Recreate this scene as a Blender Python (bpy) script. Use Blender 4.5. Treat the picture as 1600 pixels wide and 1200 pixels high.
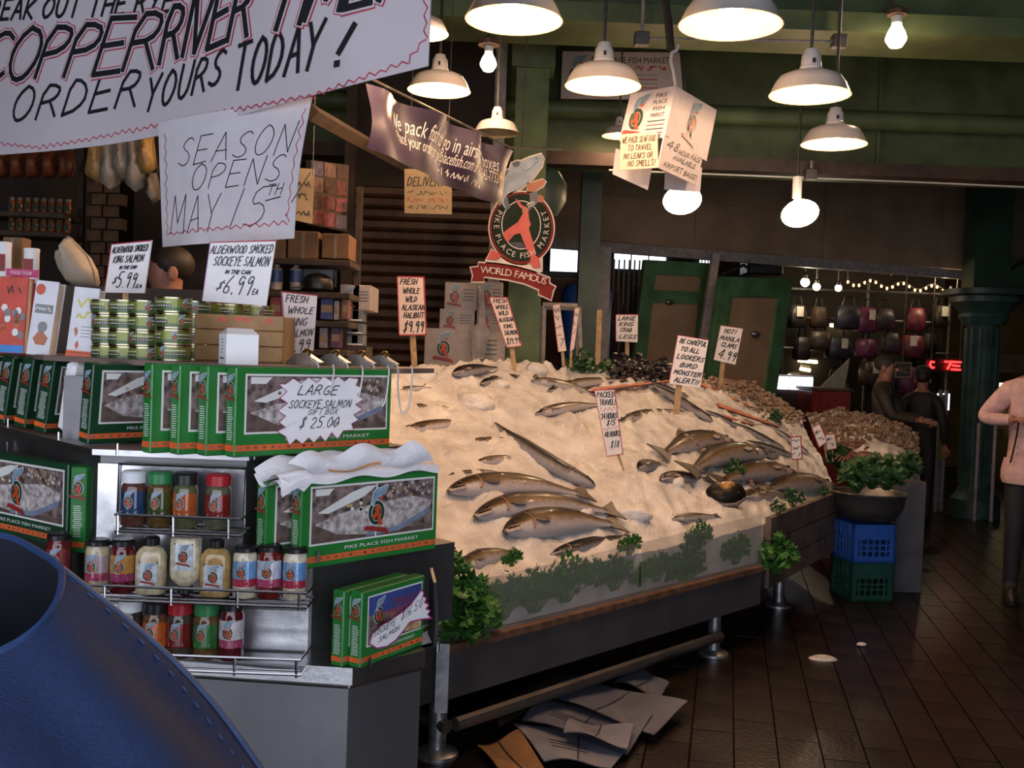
import bpy, math, random
from mathutils import Vector, Matrix, noise
from mathutils.bvhtree import BVHTree
V = Vector
R = random.Random(7)
for o in list(bpy.data.objects):
    bpy.data.objects.remove(o)
SC = bpy.context.scene
COL = SC.collection

# ------------------------------------------------------------------ camera
FPX = 1600.0
CAMZ = 1.6
PITCH, ROLL = math.radians(1.65), math.radians(2.15)
CF = V((0, math.cos(PITCH), -math.sin(PITCH)))
_u0 = V((0, math.sin(PITCH), math.cos(PITCH)))
_r0 = V((1, 0, 0))
CR = _r0 * math.cos(ROLL) + _u0 * math.sin(ROLL)
CU = -_r0 * math.sin(ROLL) + _u0 * math.cos(ROLL)
CO = V((0, 0, CAMZ))
cam_data = bpy.data.cameras.new('camera')
cam_data.sensor_width = 36
cam_data.lens = 36 * FPX / 1600
cam = bpy.data.objects.new('camera', cam_data)
COL.objects.link(cam)
cam.matrix_world = Matrix(((CR.x, CU.x, -CF.x, CO.x), (CR.y, CU.y, -CF.y, CO.y), (CR.z, CU.z, -CF.z, CO.z), (0, 0, 0, 1)))
cam_data.clip_start = 0.05
SC.camera = cam

# ------------------------------------------------------------------ world: overcast daylight from the open street side
W = bpy.data.worlds.new('World')
SC.world = W
W.use_nodes = True
_bg = W.node_tree.nodes['Background']
_bg.inputs[0].default_value = (0.82, 0.86, 1.0, 1)
_bg.inputs[1].default_value = 2.9
vs = SC.view_settings
vs.view_transform = 'Standard'
vs.look = 'None'
vs.exposure = 0.0
vs.gamma = 1.0
vs.use_curve_mapping = False
LAMP_W = 26.0


# ------------------------------------------------------------------ pixel helpers (1600x1200 frame)
def ray(x, y):
    return CF + CR * ((x - 800) / FPX) + CU * ((600 - y) / FPX)


def at(x, y, Y):
    d = ray(x, y)
    return CO + d * (Y / d.y)


def onz(x, y, z):
    d = ray(x, y)
    return CO + d * ((z - CAMZ) / d.z)


def onplane(x, y, p, n):
    d = ray(x, y)
    return CO + d * ((p - CO).dot(n) / d.dot(n))


# ------------------------------------------------------------------ materials
MATS = {}


def mat(name, c, r=0.6, metal=0.0, var=0.12, sc=18.0, bump=0.0, emit=0.0, trans=0.0, coat=0.0, c2=None, alpha=1.0, spec=0.5, dist=0.0, bsc=None, sub=0.0):
    if name in MATS:
        return MATS[name]
    m = bpy.data.materials.new(name)
    MATS[name] = m
    m.use_nodes = True
    nt = m.node_tree
    b = nt.nodes['Principled BSDF']
    b.inputs['Roughness'].default_value = r
    b.inputs['Metallic'].default_value = metal
    b.inputs['Specular IOR Level'].default_value = spec
    if coat:
        b.inputs['Coat Weight'].default_value = coat
        b.inputs['Coat Roughness'].default_value = 0.12
    if trans:
        b.inputs['Transmission Weight'].default_value = trans
    if sub:
        b.inputs['Subsurface Weight'].default_value = sub
        b.inputs['Subsurface Radius'].default_value = (0.03, 0.03, 0.03)
    if alpha < 1:
        b.inputs['Alpha'].default_value = alpha
    if emit:
        b.inputs['Emission Color'].default_value = (*c, 1)
        b.inputs['Emission Strength'].default_value = emit
    tc = nt.nodes.new('ShaderNodeTexCoord')
    nz = nt.nodes.new('ShaderNodeTexNoise')
    nz.inputs['Scale'].default_value = sc
    nz.inputs['Detail'].default_value = 5
    nz.inputs['Distortion'].default_value = dist
    nt.links.new(tc.outputs['Object'], nz.inputs['Vector'])
    rp = nt.nodes.new('ShaderNodeValToRGB')
    if c2 is None:
        lo = tuple(max(0, x * (1 - var)) for x in c)
        hi = tuple(min(1, x * (1 + var)) for x in c)
    else:
        lo, hi = c, c2
    rp.color_ramp.elements[0].position = 0.35
    rp.color_ramp.elements[1].position = 0.65
    rp.color_ramp.elements[0].color = (*lo, 1)
    rp.color_ramp.elements[1].color = (*hi, 1)
    nt.links.new(nz.outputs['Fac'], rp.inputs['Fac'])
    nt.links.new(rp.outputs['Color'], b.inputs['Base Color'])
    if bump:
        bp = nt.nodes.new('ShaderNodeBump')
        bp.inputs['Strength'].default_value = bump
        bp.inputs['Distance'].default_value = 0.01
        if bsc:
            n2 = nt.nodes.new('ShaderNodeTexNoise')
            n2.inputs['Scale'].default_value = bsc
            n2.inputs['Detail'].default_value = 6
            nt.links.new(tc.outputs['Object'], n2.inputs['Vector'])
            nt.links.new(n2.outputs['Fac'], bp.inputs['Height'])
        else:
            nt.links.new(nz.outputs['Fac'], bp.inputs['Height'])
        nt.links.new(bp.outputs['Normal'], b.inputs['Normal'])
    return m


def ramp_mat(name, axis, stops, r=0.3, var=0.25, sc=60, coat=0.0):
    """Colour runs along a local axis of the object (fish flank: back to belly)."""
    if name in MATS:
        return MATS[name]
    m = bpy.data.materials.new(name)
    MATS[name] = m
    m.use_nodes = True
    nt = m.node_tree
    b = nt.nodes['Principled BSDF']
    b.inputs['Roughness'].default_value = r
    b.inputs['Coat Weight'].default_value = coat
    b.inputs['Specular IOR Level'].default_value = .22
    at_ = nt.nodes.new('ShaderNodeAttribute')
    at_.attribute_name = 'band'
    nz = nt.nodes.new('ShaderNodeTexNoise')
    nz.inputs['Scale'].default_value = sc
    nz.inputs['Detail'].default_value = 4
    tc = nt.nodes.new('ShaderNodeTexCoord')
    nt.links.new(tc.outputs['Object'], nz.inputs['Vector'])
    ma = nt.nodes.new('ShaderNodeMath')
    ma.operation = 'MULTIPLY_ADD'
    ma.inputs[1].default_value = var
    nt.links.new(nz.outputs['Fac'], ma.inputs[0])
    nt.links.new(at_.outputs['Fac'], ma.inputs[2])
    sb = nt.nodes.new('ShaderNodeMath')
    sb.operation = 'SUBTRACT'
    sb.inputs[1].default_value = var * 0.5
    nt.links.new(ma.outputs[0], sb.inputs[0])
    rp = nt.nodes.new('ShaderNodeValToRGB')
    e = rp.color_ramp.elements
    while len(e) < len(stops):
        e.new(0.5)
    for k, (p, c) in enumerate(stops):
        e[k].position = p
        e[k].color = (*c, 1)
    nt.links.new(sb.outputs[0], rp.inputs['Fac'])
    nt.links.new(rp.outputs['Color'], b.inputs['Base Color'])
    return m


# ------------------------------------------------------------------ mesh builder
class MB:
    maxseg = 1e9
    jl = 0

    def __init__(s):
        s.v, s.f, s.m = [], [], []

    def add(s, vs_, fs, m=0):
        k = len(s.v)
        s.v += [tuple(p) for p in vs_]
        for f in fs:
            s.f.append(tuple(k + i for i in f))
            s.m.append(m)
        return s

    def poly(s, pts, m=0):
        return s.add(pts, [tuple(range(len(pts)))], m)

    def box(s, x0, x1, y0, y1, z0, z1, m=0):
        p = [(x0, y0, z0), (x1, y0, z0), (x1, y1, z0), (x0, y1, z0), (x0, y0, z1), (x1, y0, z1), (x1, y1, z1), (x0, y1, z1)]
        return s.add(p, [(0, 3, 2, 1), (4, 5, 6, 7), (0, 1, 5, 4), (1, 2, 6, 5), (2, 3, 7, 6), (3, 0, 4, 7)], m)

    def bbox(s, x0, x1, y0, y1, z0, z1, b=0.004, m=0):
        """box with chamfered vertical and horizontal edges"""
        k = len(s.v)
        def ring(z, i):
            return [(x0 + i + b, y0 + i, z), (x1 - i - b, y0 + i, z), (x1 - i, y0 + i + b, z), (x1 - i, y1 - i - b, z),
                    (x1 - i - b, y1 - i, z), (x0 + i + b, y1 - i, z), (x0 + i, y1 - i - b, z), (x0 + i, y0 + i + b, z)]
        rs = [ring(z0, b), ring(z0 + b, 0), ring(z1 - b, 0), ring(z1, b)]
        s.v += [p for r_ in rs for p in r_]
        for a in range(3):
            for i in range(8):
                j = (i + 1) % 8
                s.f.append((k + a * 8 + i, k + a * 8 + j, k + a * 8 + 8 + j, k + a * 8 + 8 + i)); s.m.append(m)
        s.f.append(tuple(k + i for i in range(7, -1, -1))); s.m.append(m)
        s.f.append(tuple(k + 24 + i for i in range(8))); s.m.append(m)
        return s

    def slab(s, pts, ex, m=0, mside=None):
        """polygon pts extruded by vector ex"""
        n = len(pts)
        pts = [V(p) for p in pts]
        ex = V(ex)
        k = len(s.v)
        s.v += [tuple(p) for p in pts] + [tuple(p + ex) for p in pts]
        s.f.append(tuple(k + i for i in range(n))); s.m.append(m)
        s.f.append(tuple(k + n + i for i in range(n - 1, -1, -1))); s.m.append(m)
        for i in range(n):
            j = (i + 1) % n
            s.f.append((k + j, k + i, k + n + i, k + n + j)); s.m.append(m if mside is None else mside)
        return s

    def tube(s, pts, r=0.01, n=8, m=0, closed=False, radii=None, flat=1.0):
        pts = [V(p) for p in pts]
        k = len(s.v)
        up = V((0, 0, 1))
        N = len(pts)
        prev = None
        for i, p in enumerate(pts):
            a = pts[(i - 1) % N] if (closed or i > 0) else p
            b = pts[(i + 1) % N] if (closed or i < N - 1) else p
            t = (b - a)
            t = t.normalized() if t.length > 1e-9 else V((0, 0, 1))
            if prev is None:
                x = t.cross(up)
                if x.length < 1e-3:
                    x = t.cross(V((1, 0, 0)))
            else:
                x = prev - t * prev.dot(t)
            x.normalize()
            prev = x
            y = t.cross(x)
            rr = radii[i] if radii else r
            for q in range(n):
                an = 2 * math.pi * q / n
                s.v.append(tuple(p + x * (math.cos(an) * rr) + y * (math.sin(an) * rr * flat)))
        segs = N if closed else N - 1
        for i in range(segs):
            i2 = (i + 1) % N
            for q in range(n):
                q2 = (q + 1) % n
                s.f.append((k + i * n + q, k + i * n + q2, k + i2 * n + q2, k + i2 * n + q)); s.m.append(m)
        if not closed:
            s.f.append(tuple(k + q for q in range(n - 1, -1, -1))); s.m.append(m)
            s.f.append(tuple(k + (N - 1) * n + q for q in range(n))); s.m.append(m)
        return s

    def lathe(s, prof, n=20, m=0, c=(0, 0, 0), sx=1.0, sy=1.0, se=2.0, a0=0.0, a1=None, caps=True):
        """revolve (r,z) profile about z; se>2 squares the section"""
        k = len(s.v)
        full = a1 is None
        cnt = n if full else n + 1
        for (r, z) in prof:
            for q in range(cnt):
                an = 2 * math.pi * q / n if full else a0 + (a1 - a0) * q / n
                cx, sn = math.cos(an), math.sin(an)
                if se != 2.0:
                    cx = math.copysign(abs(cx) ** (2 / se), cx)
                    sn = math.copysign(abs(sn) ** (2 / se), sn)
                s.v.append((c[0] + r * cx * sx, c[1] + r * sn * sy, c[2] + z))
        for i in range(len(prof) - 1):
            for q in range(cnt if full else n):
                q2 = (q + 1) % cnt if full else q + 1
                s.f.append((k + i * cnt + q, k + i * cnt + q2, k + (i + 1) * cnt + q2, k + (i + 1) * cnt + q)); s.m.append(m)
        if full and caps:
            if prof[0][0] > 1e-6:
                s.f.append(tuple(k + q for q in range(cnt - 1, -1, -1))); s.m.append(m)
            if prof[-1][0] > 1e-6:
                s.f.append(tuple(k + (len(prof) - 1) * cnt + q for q in range(cnt))); s.m.append(m)
        return s

    def grid(s, nx, ny, fn, m=0):
        k = len(s.v)
        for j in range(ny + 1):
            for i in range(nx + 1):
                s.v.append(tuple(fn(i / nx, j / ny)))
        for j in range(ny):
            for i in range(nx):
                a = k + j * (nx + 1) + i
                s.f.append((a, a + 1, a + nx + 2, a + nx + 1)); s.m.append(m)
        return s

    def ell(s, c, rx, ry, rz, n=8, k=6, m=0):
        prof = [(max(1e-4, math.sin(math.pi * i / k)), -math.cos(math.pi * i / k)) for i in range(k + 1)]
        b = len(s.v)
        s.lathe(prof, n, m, caps=False)
        for i in range(b, len(s.v)):
            x, y, z = s.v[i]
            s.v[i] = (c[0] + x * rx, c[1] + y * ry, c[2] + z * rz)
        return s

    # printing on a surface map S(x, y, layer)
    def pp(s, S, pts, m=0, l=1):
        return s.poly([S(x, y, l) for x, y in pts], m)

    def pr(s, S, x0, y0, x1, y1, m=0, l=1):
        return s.pp(S, [(x0, y0), (x1, y0), (x1, y1), (x0, y1)], m, l)

    def frame(s, S, x0, y0, x1, y1, w, m=0, l=1):
        s.pr(S, x0, y0, x1, y0 + w, m, l); s.pr(S, x0, y1 - w, x1, y1, m, l)
        s.pr(S, x0, y0 + w, x0 + w, y1 - w, m, l); s.pr(S, x1 - w, y0 + w, x1, y1 - w, m, l)
        return s

    def stroke(s, S, pts, w, m=0, l=1):
        for (a, b) in zip(pts[:-1], pts[1:]):
            dx, dy = b[0] - a[0], b[1] - a[1]
            d = math.hypot(dx, dy)
            if d < 1e-7:
                continue
            if d > s.maxseg:
                n = int(d / s.maxseg) + 1
                s.stroke(S, [(a[0] + dx * i / n, a[1] + dy * i / n) for i in range(n + 1)], w, m, l)
                continue
            ux, uy = dx / d, dy / d
            e = w * 0.32
            ax, ay, bx, by = a[0] - ux * e, a[1] - uy * e, b[0] + ux * e, b[1] + uy * e
            hx, hy = -uy * w / 2, ux * w / 2
            s.jl = (s.jl + 1) % 40
            lj = l + s.jl * .006
            s.pp(S, [(ax - hx, ay - hy), (bx - hx, by - hy), (bx + hx, by + hy), (ax + hx, ay + hy)], m, lj)
        return s

    def ellipse(s, S, cx, cy, rx, ry, m=0, l=1, n=24):
        return s.pp(S, [(cx + rx * math.cos(2 * math.pi * i / n), cy + ry * math.sin(2 * math.pi * i / n)) for i in range(n)], m, l)

    def build(s, name, mats, parent=None, smooth=False, ang=0.6, loc=None):
        me = bpy.data.meshes.new(name)
        vv = s.v
        if loc is not None:
            vv = [(a - loc[0], b - loc[1], c - loc[2]) for a, b, c in vv]
        me.from_pydata(vv, [], s.f)
        if not isinstance(mats, (list, tuple)):
            mats = [mats]
        for q in mats:
            me.materials.append(q)
        if len(mats) > 1:
            me.polygons.foreach_set('material_index', s.m)
        if smooth:
            me.polygons.foreach_set('use_smooth', [True] * len(s.f))
            me.set_sharp_from_angle(angle=ang)
        me.update()
        o = bpy.data.objects.new(name, me)
        COL.objects.link(o)
        if parent is not None:
            o.parent = parent
        if loc is not None:
            o.location = loc
        return o


def tag(o, label=None, cat=None, group=None, kind=None):
    if label: o['label'] = label
    if cat: o['category'] = cat
    if group: o['group'] = group
    if kind: o['kind'] = kind
    return o


def thing(name, label, cat, loc=(0, 0, 0), rz=0.0, group=None, mw=None, kind=None):
    o = bpy.data.objects.new(name, None)
    o.empty_display_size = 0.05
    COL.objects.link(o)
    if mw is not None:
        o.matrix_world = mw
    else:
        o.location = loc
        o.rotation_euler = (0, 0, rz)
    return tag(o, label, cat, group, kind)


def struct(name, mb, mats, parent=None, smooth=False):
    o = mb.build(name, mats, parent, smooth)
    if parent is None:
        o['kind'] = 'structure'
    return o


def dup(o, label=None, mw=None, parent=None):
    c = o.copy()
    COL.objects.link(c)
    c.parent = parent
    if mw is not None:
        c.matrix_world = mw
    if label:
        c['label'] = label
    for ch in list(o.children):
        dup_child(ch, c)
    return c


def dup_child(o, parent):
    c = o.copy()
    COL.objects.link(c)
    c.parent = parent
    for ch in list(o.children):
        dup_child(ch, c)
    return c


def fr(o, x, z=V((0, 0, 1)), scale=1.0):
    """matrix: origin o, local x along x, local z near z, local y = z cross x"""
    x = V(x).normalized()
    z = V(z)
    y = z.cross(x).normalized()
    z = x.cross(y)
    return Matrix(((x.x * scale, y.x * scale, z.x * scale, o[0]), (x.y * scale, y.y * scale, z.y * scale, o[1]), (x.z * scale, y.z * scale, z.z * scale, o[2]), (0, 0, 0, 1)))


def planeS(o, ex, ey, n, k=0.0005):
    o, ex, ey, n = V(o), V(ex), V(ey), V(n)
    return lambda x, y, l=1: o + ex * x + ey * y + n * (l * k)


def cylS(r, a0=-math.pi / 2, c=(0, 0, 0), k=0.0004):
    """wrap x (metres of arc) about z at radius r, x=0 facing -Y"""
    def S(x, y, l=1):
        a = a0 + x / r
        q = r + l * k
        return V((c[0] + q * math.cos(a), c[1] + q * math.sin(a), c[2] + y))
    return S


# ------------------------------------------------------------------ hand lettering (strokes) and print (built-in font)
_G = {
 'A': '0,0 .3,1 .58,0|.1,.36 .5,.38', 'B': '0,0 .02,1 .36,.97 .46,.78 .34,.56 .02,.5|.34,.56 .52,.32 .4,.05 0,0',
 'C': '.56,.82 .4,1 .16,.86 0,.46 .1,.1 .32,0 .56,.16', 'D': '0,0 .02,1 .34,.92 .56,.54 .4,.14 0,0',
 'E': '.5,1 .02,1 0,0 .5,.02|.01,.52 .4,.54', 'F': '.52,1 .02,1 0,0|.01,.5 .4,.54', 'G': '.56,.84 .36,1 .08,.76 0,.4 .14,.05 .4,.02 .56,.2 .56,.42 .32,.42',
 'H': '0,0 .02,1|.5,0 .52,1|0,.48 .52,.54', 'I': '.08,0 .1,1', 'J': '.4,1 .4,.2 .25,0 .05,.14', 'K': '0,0 .02,1|.5,1 .04,.46 .52,0',
 'L': '.02,1 0,0 .48,.03', 'M': '0,0 .08,1 .34,.3 .62,1 .7,0', 'N': '0,0 .04,1 .5,.02 .54,1', 'O': '.3,1 .08,.8 0,.44 .12,.08 .32,0 .52,.2 .6,.56 .5,.88 .3,1',
 'P': '0,0 .02,1 .4,.95 .5,.74 .36,.5 .02,.46', 'Q': '.3,1 .05,.75 0,.4 .14,.06 .34,0 .54,.24 .58,.6 .48,.9 .3,1|.36,.2 .62,-.08',
 'R': '0,0 .02,1 .4,.95 .48,.74 .34,.52 .02,.48|.26,.5 .56,0', 'S': '.52,.86 .34,1 .1,.86 .12,.62 .42,.42 .48,.16 .26,0 0,.14',
 'T': '0,.98 .6,1|.3,.99 .28,0', 'U': '.02,1 0,.3 .18,0 .42,.1 .52,.4 .54,1', 'V': '0,1 .26,0 .56,1', 'W': '0,1 .16,0 .38,.7 .54,0 .78,1', 'X': '0,0 .54,1|.04,1 .52,0',
 'Y': '0,1 .28,.5 .58,1|.28,.5 .2,0', 'Z': '.02,.98 .52,1 0,0 .52,.03', '0': '.3,1 .06,.76 .02,.36 .18,0 .42,.16 .5,.62 .3,1', '1': '.06,0 .16,1', '2': '.02,.8 .2,1 .44,.86 .38,.5 0,0 .5,.03',
 '3': '.04,.9 .28,1 .44,.78 .2,.54 .46,.36 .36,.06 0,.06', '4': '.44,0 .48,1|.48,1 .02,.34 .58,.4', '5': '.5,1 .1,1 .04,.56 .34,.58 .46,.28 .26,0 0,.08', '6': '.44,1 .12,.6 0,.2 .18,0 .42,.14 .34,.42 .06,.34',
 '7': '.02,.98 .52,1 .16,0', '8': '.26,.52 .06,.78 .26,1 .44,.8 .26,.52 .02,.22 .22,0 .46,.2 .26,.52', '9': '.46,.84 .24,1 .04,.72 .22,.5 .46,.84 .36,0', '!': '.2,1 .1,.32|.06,.08 .07,.0', '$': '.5,.82 .3,.92 .1,.74 .42,.36 .3,.08 .02,.2|.36,1.08 .18,-.08',
 '.': '.05,.06 .06,0', ',': '.08,.08 .02,-.12', "'": '.06,1 .04,.8', '-': '.04,.48 .36,.5', '/': '0,0 .4,1', '?': '.05,.8 .25,1 .42,.8 .24,.5 .22,.3|.2,.05 .21,0', '#': '.12,0 .2,1|.36,0 .44,1|0,.35 .5,.38|.04,.66 .54,.68',
}
GL = {}
for _k, _s in _G.items():
    st = [[tuple(float(q) for q in p.split(',')) for p in seg.split()] for seg in _s.split('|')]
    GL[_k] = (st, max(p[0] for seg in st for p in seg))


def hand_strokes(text, x, y, h, slant=0.22, sp=0.2, jit=0.035, fit=None, rise=0.0):
    out, cx = [], 0.0
    for ch in text:
        if ch == ' ':
            cx += 0.36
            continue
        st, w = GL.get(ch.upper(), GL['-'])
        k = 1.0 + R.uniform(-jit, jit) * 2
        for seg in st:
            out.append([(cx + (px_ + py_ * slant + R.uniform(-jit, jit) * .6), py_ * k + R.uniform(-jit, jit)) for px_, py_ in seg])
        cx += w + sp
    tot = max(cx - sp, 1e-3)
    sx = h if fit is None else fit / tot
    res = []
    for seg in out:
        if len(seg) >= 6:
            q = [seg[0]]
            for (a, b) in zip(seg[:-1], seg[1:]):
                q.append((a[0] * .72 + b[0] * .28, a[1] * .72 + b[1] * .28))
                q.append((a[0] * .28 + b[0] * .72, a[1] * .28 + b[1] * .72))
            q.append(seg[-1])
            seg = q
        res.append([(x + a * sx, y + b * h + rise * a * sx) for a, b in seg])
    return res


def hand(mb, S, text, x, y, h, w, m=1, l=1, **kw):
    for seg in hand_strokes(text, x, y, h, **kw):
        mb.stroke(S, seg, w, m, l)


def scrib(mb, S, x0, x1, y, h, w, m=1, l=1):
    """unreadable scrawl"""
    pts, x = [], x0
    while x < x1:
        pts.append((x, y + h * R.choice((0, .1, .8, 1, .5))))
        x += h * R.uniform(.18, .4)
        if R.random() < .16:
            mb.stroke(S, pts, w, m, l); pts = []
            x += h * .35
    mb.stroke(S, pts, w, m, l)


_TX = {}


def glyphs(text):
    if text in _TX:
        return _TX[text]
    cu = bpy.data.curves.new('t', 'FONT')
    cu.body = text
    cu.resolution_u = 2
    ob = bpy.data.objects.new('t', cu)
    COL.objects.link(ob)
    dg = bpy.context.evaluated_depsgraph_get()
    me = bpy.data.meshes.new_from_object(ob.evaluated_get(dg))
    d = ([(v.co.x, v.co.y) for v in me.vertices], [tuple(p.vertices) for p in me.polygons])
    bpy.data.objects.remove(ob)
    bpy.data.meshes.remove(me)
    bpy.data.curves.remove(cu)
    _TX[text] = d
    return d


def ptext(mb, S, text, x, y, h, m=1, l=1, fit=None, center=False):
    vs_, fs = glyphs(text)
    if not vs_:
        return
    x0 = min(p[0] for p in vs_); x1 = max(p[0] for p in vs_)
    sx = h / 0.72 if fit is None else fit / (x1 - x0)
    ox = x - (sx * (x1 - x0) / 2 if center else 0)
    mb.add([S(ox + (a - x0) * sx, y + b * h / 0.72, l) for a, b in vs_], fs, m)


def sheet(name, label, cat, q, mats, draw=None, thick=0.003, group=None, curl=None, nx=8, ny=8, sag=None):
    """A flat or gently curved sheet through four world corners TL,TR,BR,BL; mats[0]=face.
    draw(mb, S, w, h) prints onto it in metres from its lower left corner."""
    TL, TR, BR, BL = [V(p) for p in q]
    w = ((TR - TL).length + (BR - BL).length) / 2
    h = ((TL - BL).length + (TR - BR).length) / 2
    c = (TL + TR + BR + BL) / 4
    n = (TR - TL).cross(TL - BL)
    n = -n.normalized()
    if n.dot(CO - c) < 0:
        n = -n
    def S(x, y, l=0):
        u, v = x / w, y / h
        p = BL.lerp(BR, u).lerp(TL.lerp(TR, u), v)
        d = curl(u, v) if curl else 0.0
        return p - c + n * (d + l * 0.0009)
    root = thing(name, label, cat, loc=c, group=group)
    mb = MB()
    S0 = S
    if sag:
        S = lambda x, y, l=0: S0(x, y, l) - V((0, 0, sag(x / w) * (1 - y / h)))
    mb.grid(nx, ny, lambda u, v: S(u * w, v * h, 0), 0)
    mb.grid(nx, ny, lambda u, v: S((1 - u) * w, v * h, 0) - n * thick, 0)
    for k in range(nx):
        for (v_) in (0, 1):
            a, b = S(k / nx * w, v_ * h), S((k + 1) / nx * w, v_ * h)
            mb.poly([a, b, b - n * thick, a - n * thick])
    for k in range(ny):
        for (u_) in (0, 1):
            a, b = S(u_ * w, k / ny * h), S(u_ * w, (k + 1) / ny * h)
            mb.poly([a, b, b - n * thick, a - n * thick])
    mb.build('panel', mats[0], root, smooth=curl is not None)
    if draw:
        pm = MB()
        draw(pm, S0, w, h)
        if pm.f:
            pm.build('lettering', mats, root)
    return root

# ================================================================== THE SETTING
m_mortar = mat('mortar', (0.003, 0.0025, 0.0025), 0.95, var=.3, spec=.05)
m_tile = mat('floor_tile', (0.011, 0.007, 0.0065), 0.3, var=.5, sc=3.5, bump=.3, bsc=40, c2=(0.021, 0.014, 0.012), spec=.3)
m_gbeam = mat('beam_green', (0.09, 0.125, 0.055), 0.5, var=.25, sc=4, bump=.15, bsc=30)
m_gdark = mat('dark_green_paint', (0.02, 0.05, 0.035), 0.45, var=.3, sc=5)
m_door_green = mat('door_green_paint', (0.06, 0.16, 0.08), 0.5, var=.25, sc=6)
m_soffit = mat('soffit_board', (0.3, 0.22, 0.155), 0.8, var=.15, sc=3, bump=.1, bsc=50)
m_rail = mat('rail_grey', (0.3, 0.29, 0.3), 0.5, var=.2)
m_brown = mat('brown_trim', (0.07, 0.045, 0.035), 0.6, var=.3, sc=8)
m_tan = mat('tan_board', (0.28, 0.2, 0.13), 0.75, var=.12, sc=4, bump=.05)
m_ceiling = mat('ceiling_paint', (0.045, 0.06, 0.035), 0.8, var=.3, sc=2)
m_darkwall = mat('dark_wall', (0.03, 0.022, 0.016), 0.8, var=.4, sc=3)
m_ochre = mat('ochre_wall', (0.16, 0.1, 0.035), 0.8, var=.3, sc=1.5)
m_steel = mat('stainless_steel', (0.5, 0.5, 0.51), 0.34, metal=1, var=.16, sc=6, bump=.06, bsc=90)
m_steel_dark = mat('dull_steel', (0.16, 0.155, 0.16), 0.42, metal=.85, var=.25, sc=5, bump=.08)
m_galv = mat('galvanized_pipe', (0.42, 0.43, 0.45), 0.4, metal=.9, var=.3, sc=20, bump=.1)
m_wire = mat('chrome_wire', (0.6, 0.6, 0.62), 0.22, metal=1, var=.05)
m_white = mat('white_paint', (0.72, 0.72, 0.72), 0.5, var=.05)
m_black = mat('black_plastic', (0.012, 0.012, 0.013), 0.35, var=.3)
m_ink = mat('black_ink', (0.012, 0.012, 0.015), 0.5, var=.2)
m_red_ink = mat('red_ink', (0.42, 0.03, 0.06), 0.5, var=.15)
m_paper = mat('white_paper', (0.74, 0.71, 0.74), 0.75, var=.04, sc=5)
m_cardw = mat('white_card', (0.88, 0.87, 0.87), 0.6, var=.04, sc=5)
m_glowwin = mat('daylight_window', (0.86, 0.86, 1.0), 0.3, var=.02, emit=2.2)
m_rust = mat('rusty_rim', (0.2, 0.11, 0.07), 0.5, metal=.4, var=.4, sc=15)

# floor: mortar bed plus tiles laid 12 degrees off the view axis
mb = MB().box(-7, 11, -1.5, 19, -0.12, -0.006)
floor = struct('floor', mb, m_mortar)
TA = math.radians(11.9)
td, te = V((math.sin(TA), math.cos(TA), 0)), V((math.cos(TA), -math.sin(TA), 0))
tl, tw, gap = 0.36, 0.178, 0.008
tm = MB().box(-tw / 2 + gap / 2, tw / 2 - gap / 2, -tl / 2 + gap / 2, tl / 2 - gap / 2, -0.012, 0)
cells = []
for i in range(-30, 62):
    for j in range(2, 50):
        c = te * (i * tw) + td * (j * tl + (tl / 2 if i % 2 else 0))
        if not (-4.5 < c.x < 10.5 and 1.2 < c.y < 17):
            continue
        d = c - CO
        sx = 800 + FPX * d.dot(CR) / d.dot(CF)
        sy = 600 - FPX * d.dot(CU) / d.dot(CF)
        vis = 640 < sx < 1640 and sy < 1260 and (sx > 1040 or sy > 1010)
        cells.append((0 if vis else 1, c.y, c))
cells.sort(key=lambda t: (t[0], t[1]))
first = None
field = MB()
rot = Matrix.Rotation(-TA, 4, 'Z')
for k, (nv, _, c) in enumerate(cells):
    dz = R.uniform(-0.0012, 0)
    if k < 300 and not nv:
        if first is None:
            first = tm.build('tile', m_tile, floor)
            o = first
        else:
            o = first.copy()
            COL.objects.link(o)
            o.parent = floor
        o.matrix_basis = Matrix.Translation((c.x, c.y, dz)) @ Matrix.Rotation(-TA, 4, 'Z') @ Matrix.Rotation(R.uniform(-.003, .003), 4, 'X')
    else:
        b = [V(p) for p in tm.v]
        field.add([rot @ p + V((c.x, c.y, dz)) for p in b], tm.f)
ft = field.build('tile_field', m_tile, floor)
ft['kind'] = 'stuff'

struct('ceiling', MB().box(-7, 11, -1.1, 19, 4.7, 4.85), m_ceiling)
# unseen walls added to block sky light, leaving one opening behind the camera
struct('sky_blocker_right', MB().box(5.2, 5.4, -1.1, 8.2, 0, 4.7), m_brown)
wf = struct('sky_blocker_front', MB().box(2.3, 5.2, -1.1, -.95, 0, 4.7), m_brown)
MB().box(-3.4, 2.3, -1.1, -.95, 3.5, 4.7).build('sky_blocker_header', m_brown, wf)
MB().box(-7, -3.4, -1.1, -.95, 0, 4.7).build('pier', m_brown, wf)  # unseen, added to narrow the daylight opening
struct('sky_blocker_right_far', MB().box(10.9, 11.1, 8.0, 17.2, 0, 4.7), m_ochre)  # unseen, added to keep sky light off the background
struct('sky_blocker_right_return', MB().box(5.4, 11, 8.0, 8.2, 0, 4.7), m_brown)
struct('sky_blocker_left_front', MB().box(-7.2, -7.0, -1.1, 2.0, 0, 4.7), m_darkwall)  # unseen, added to close the left side to the sky

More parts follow.
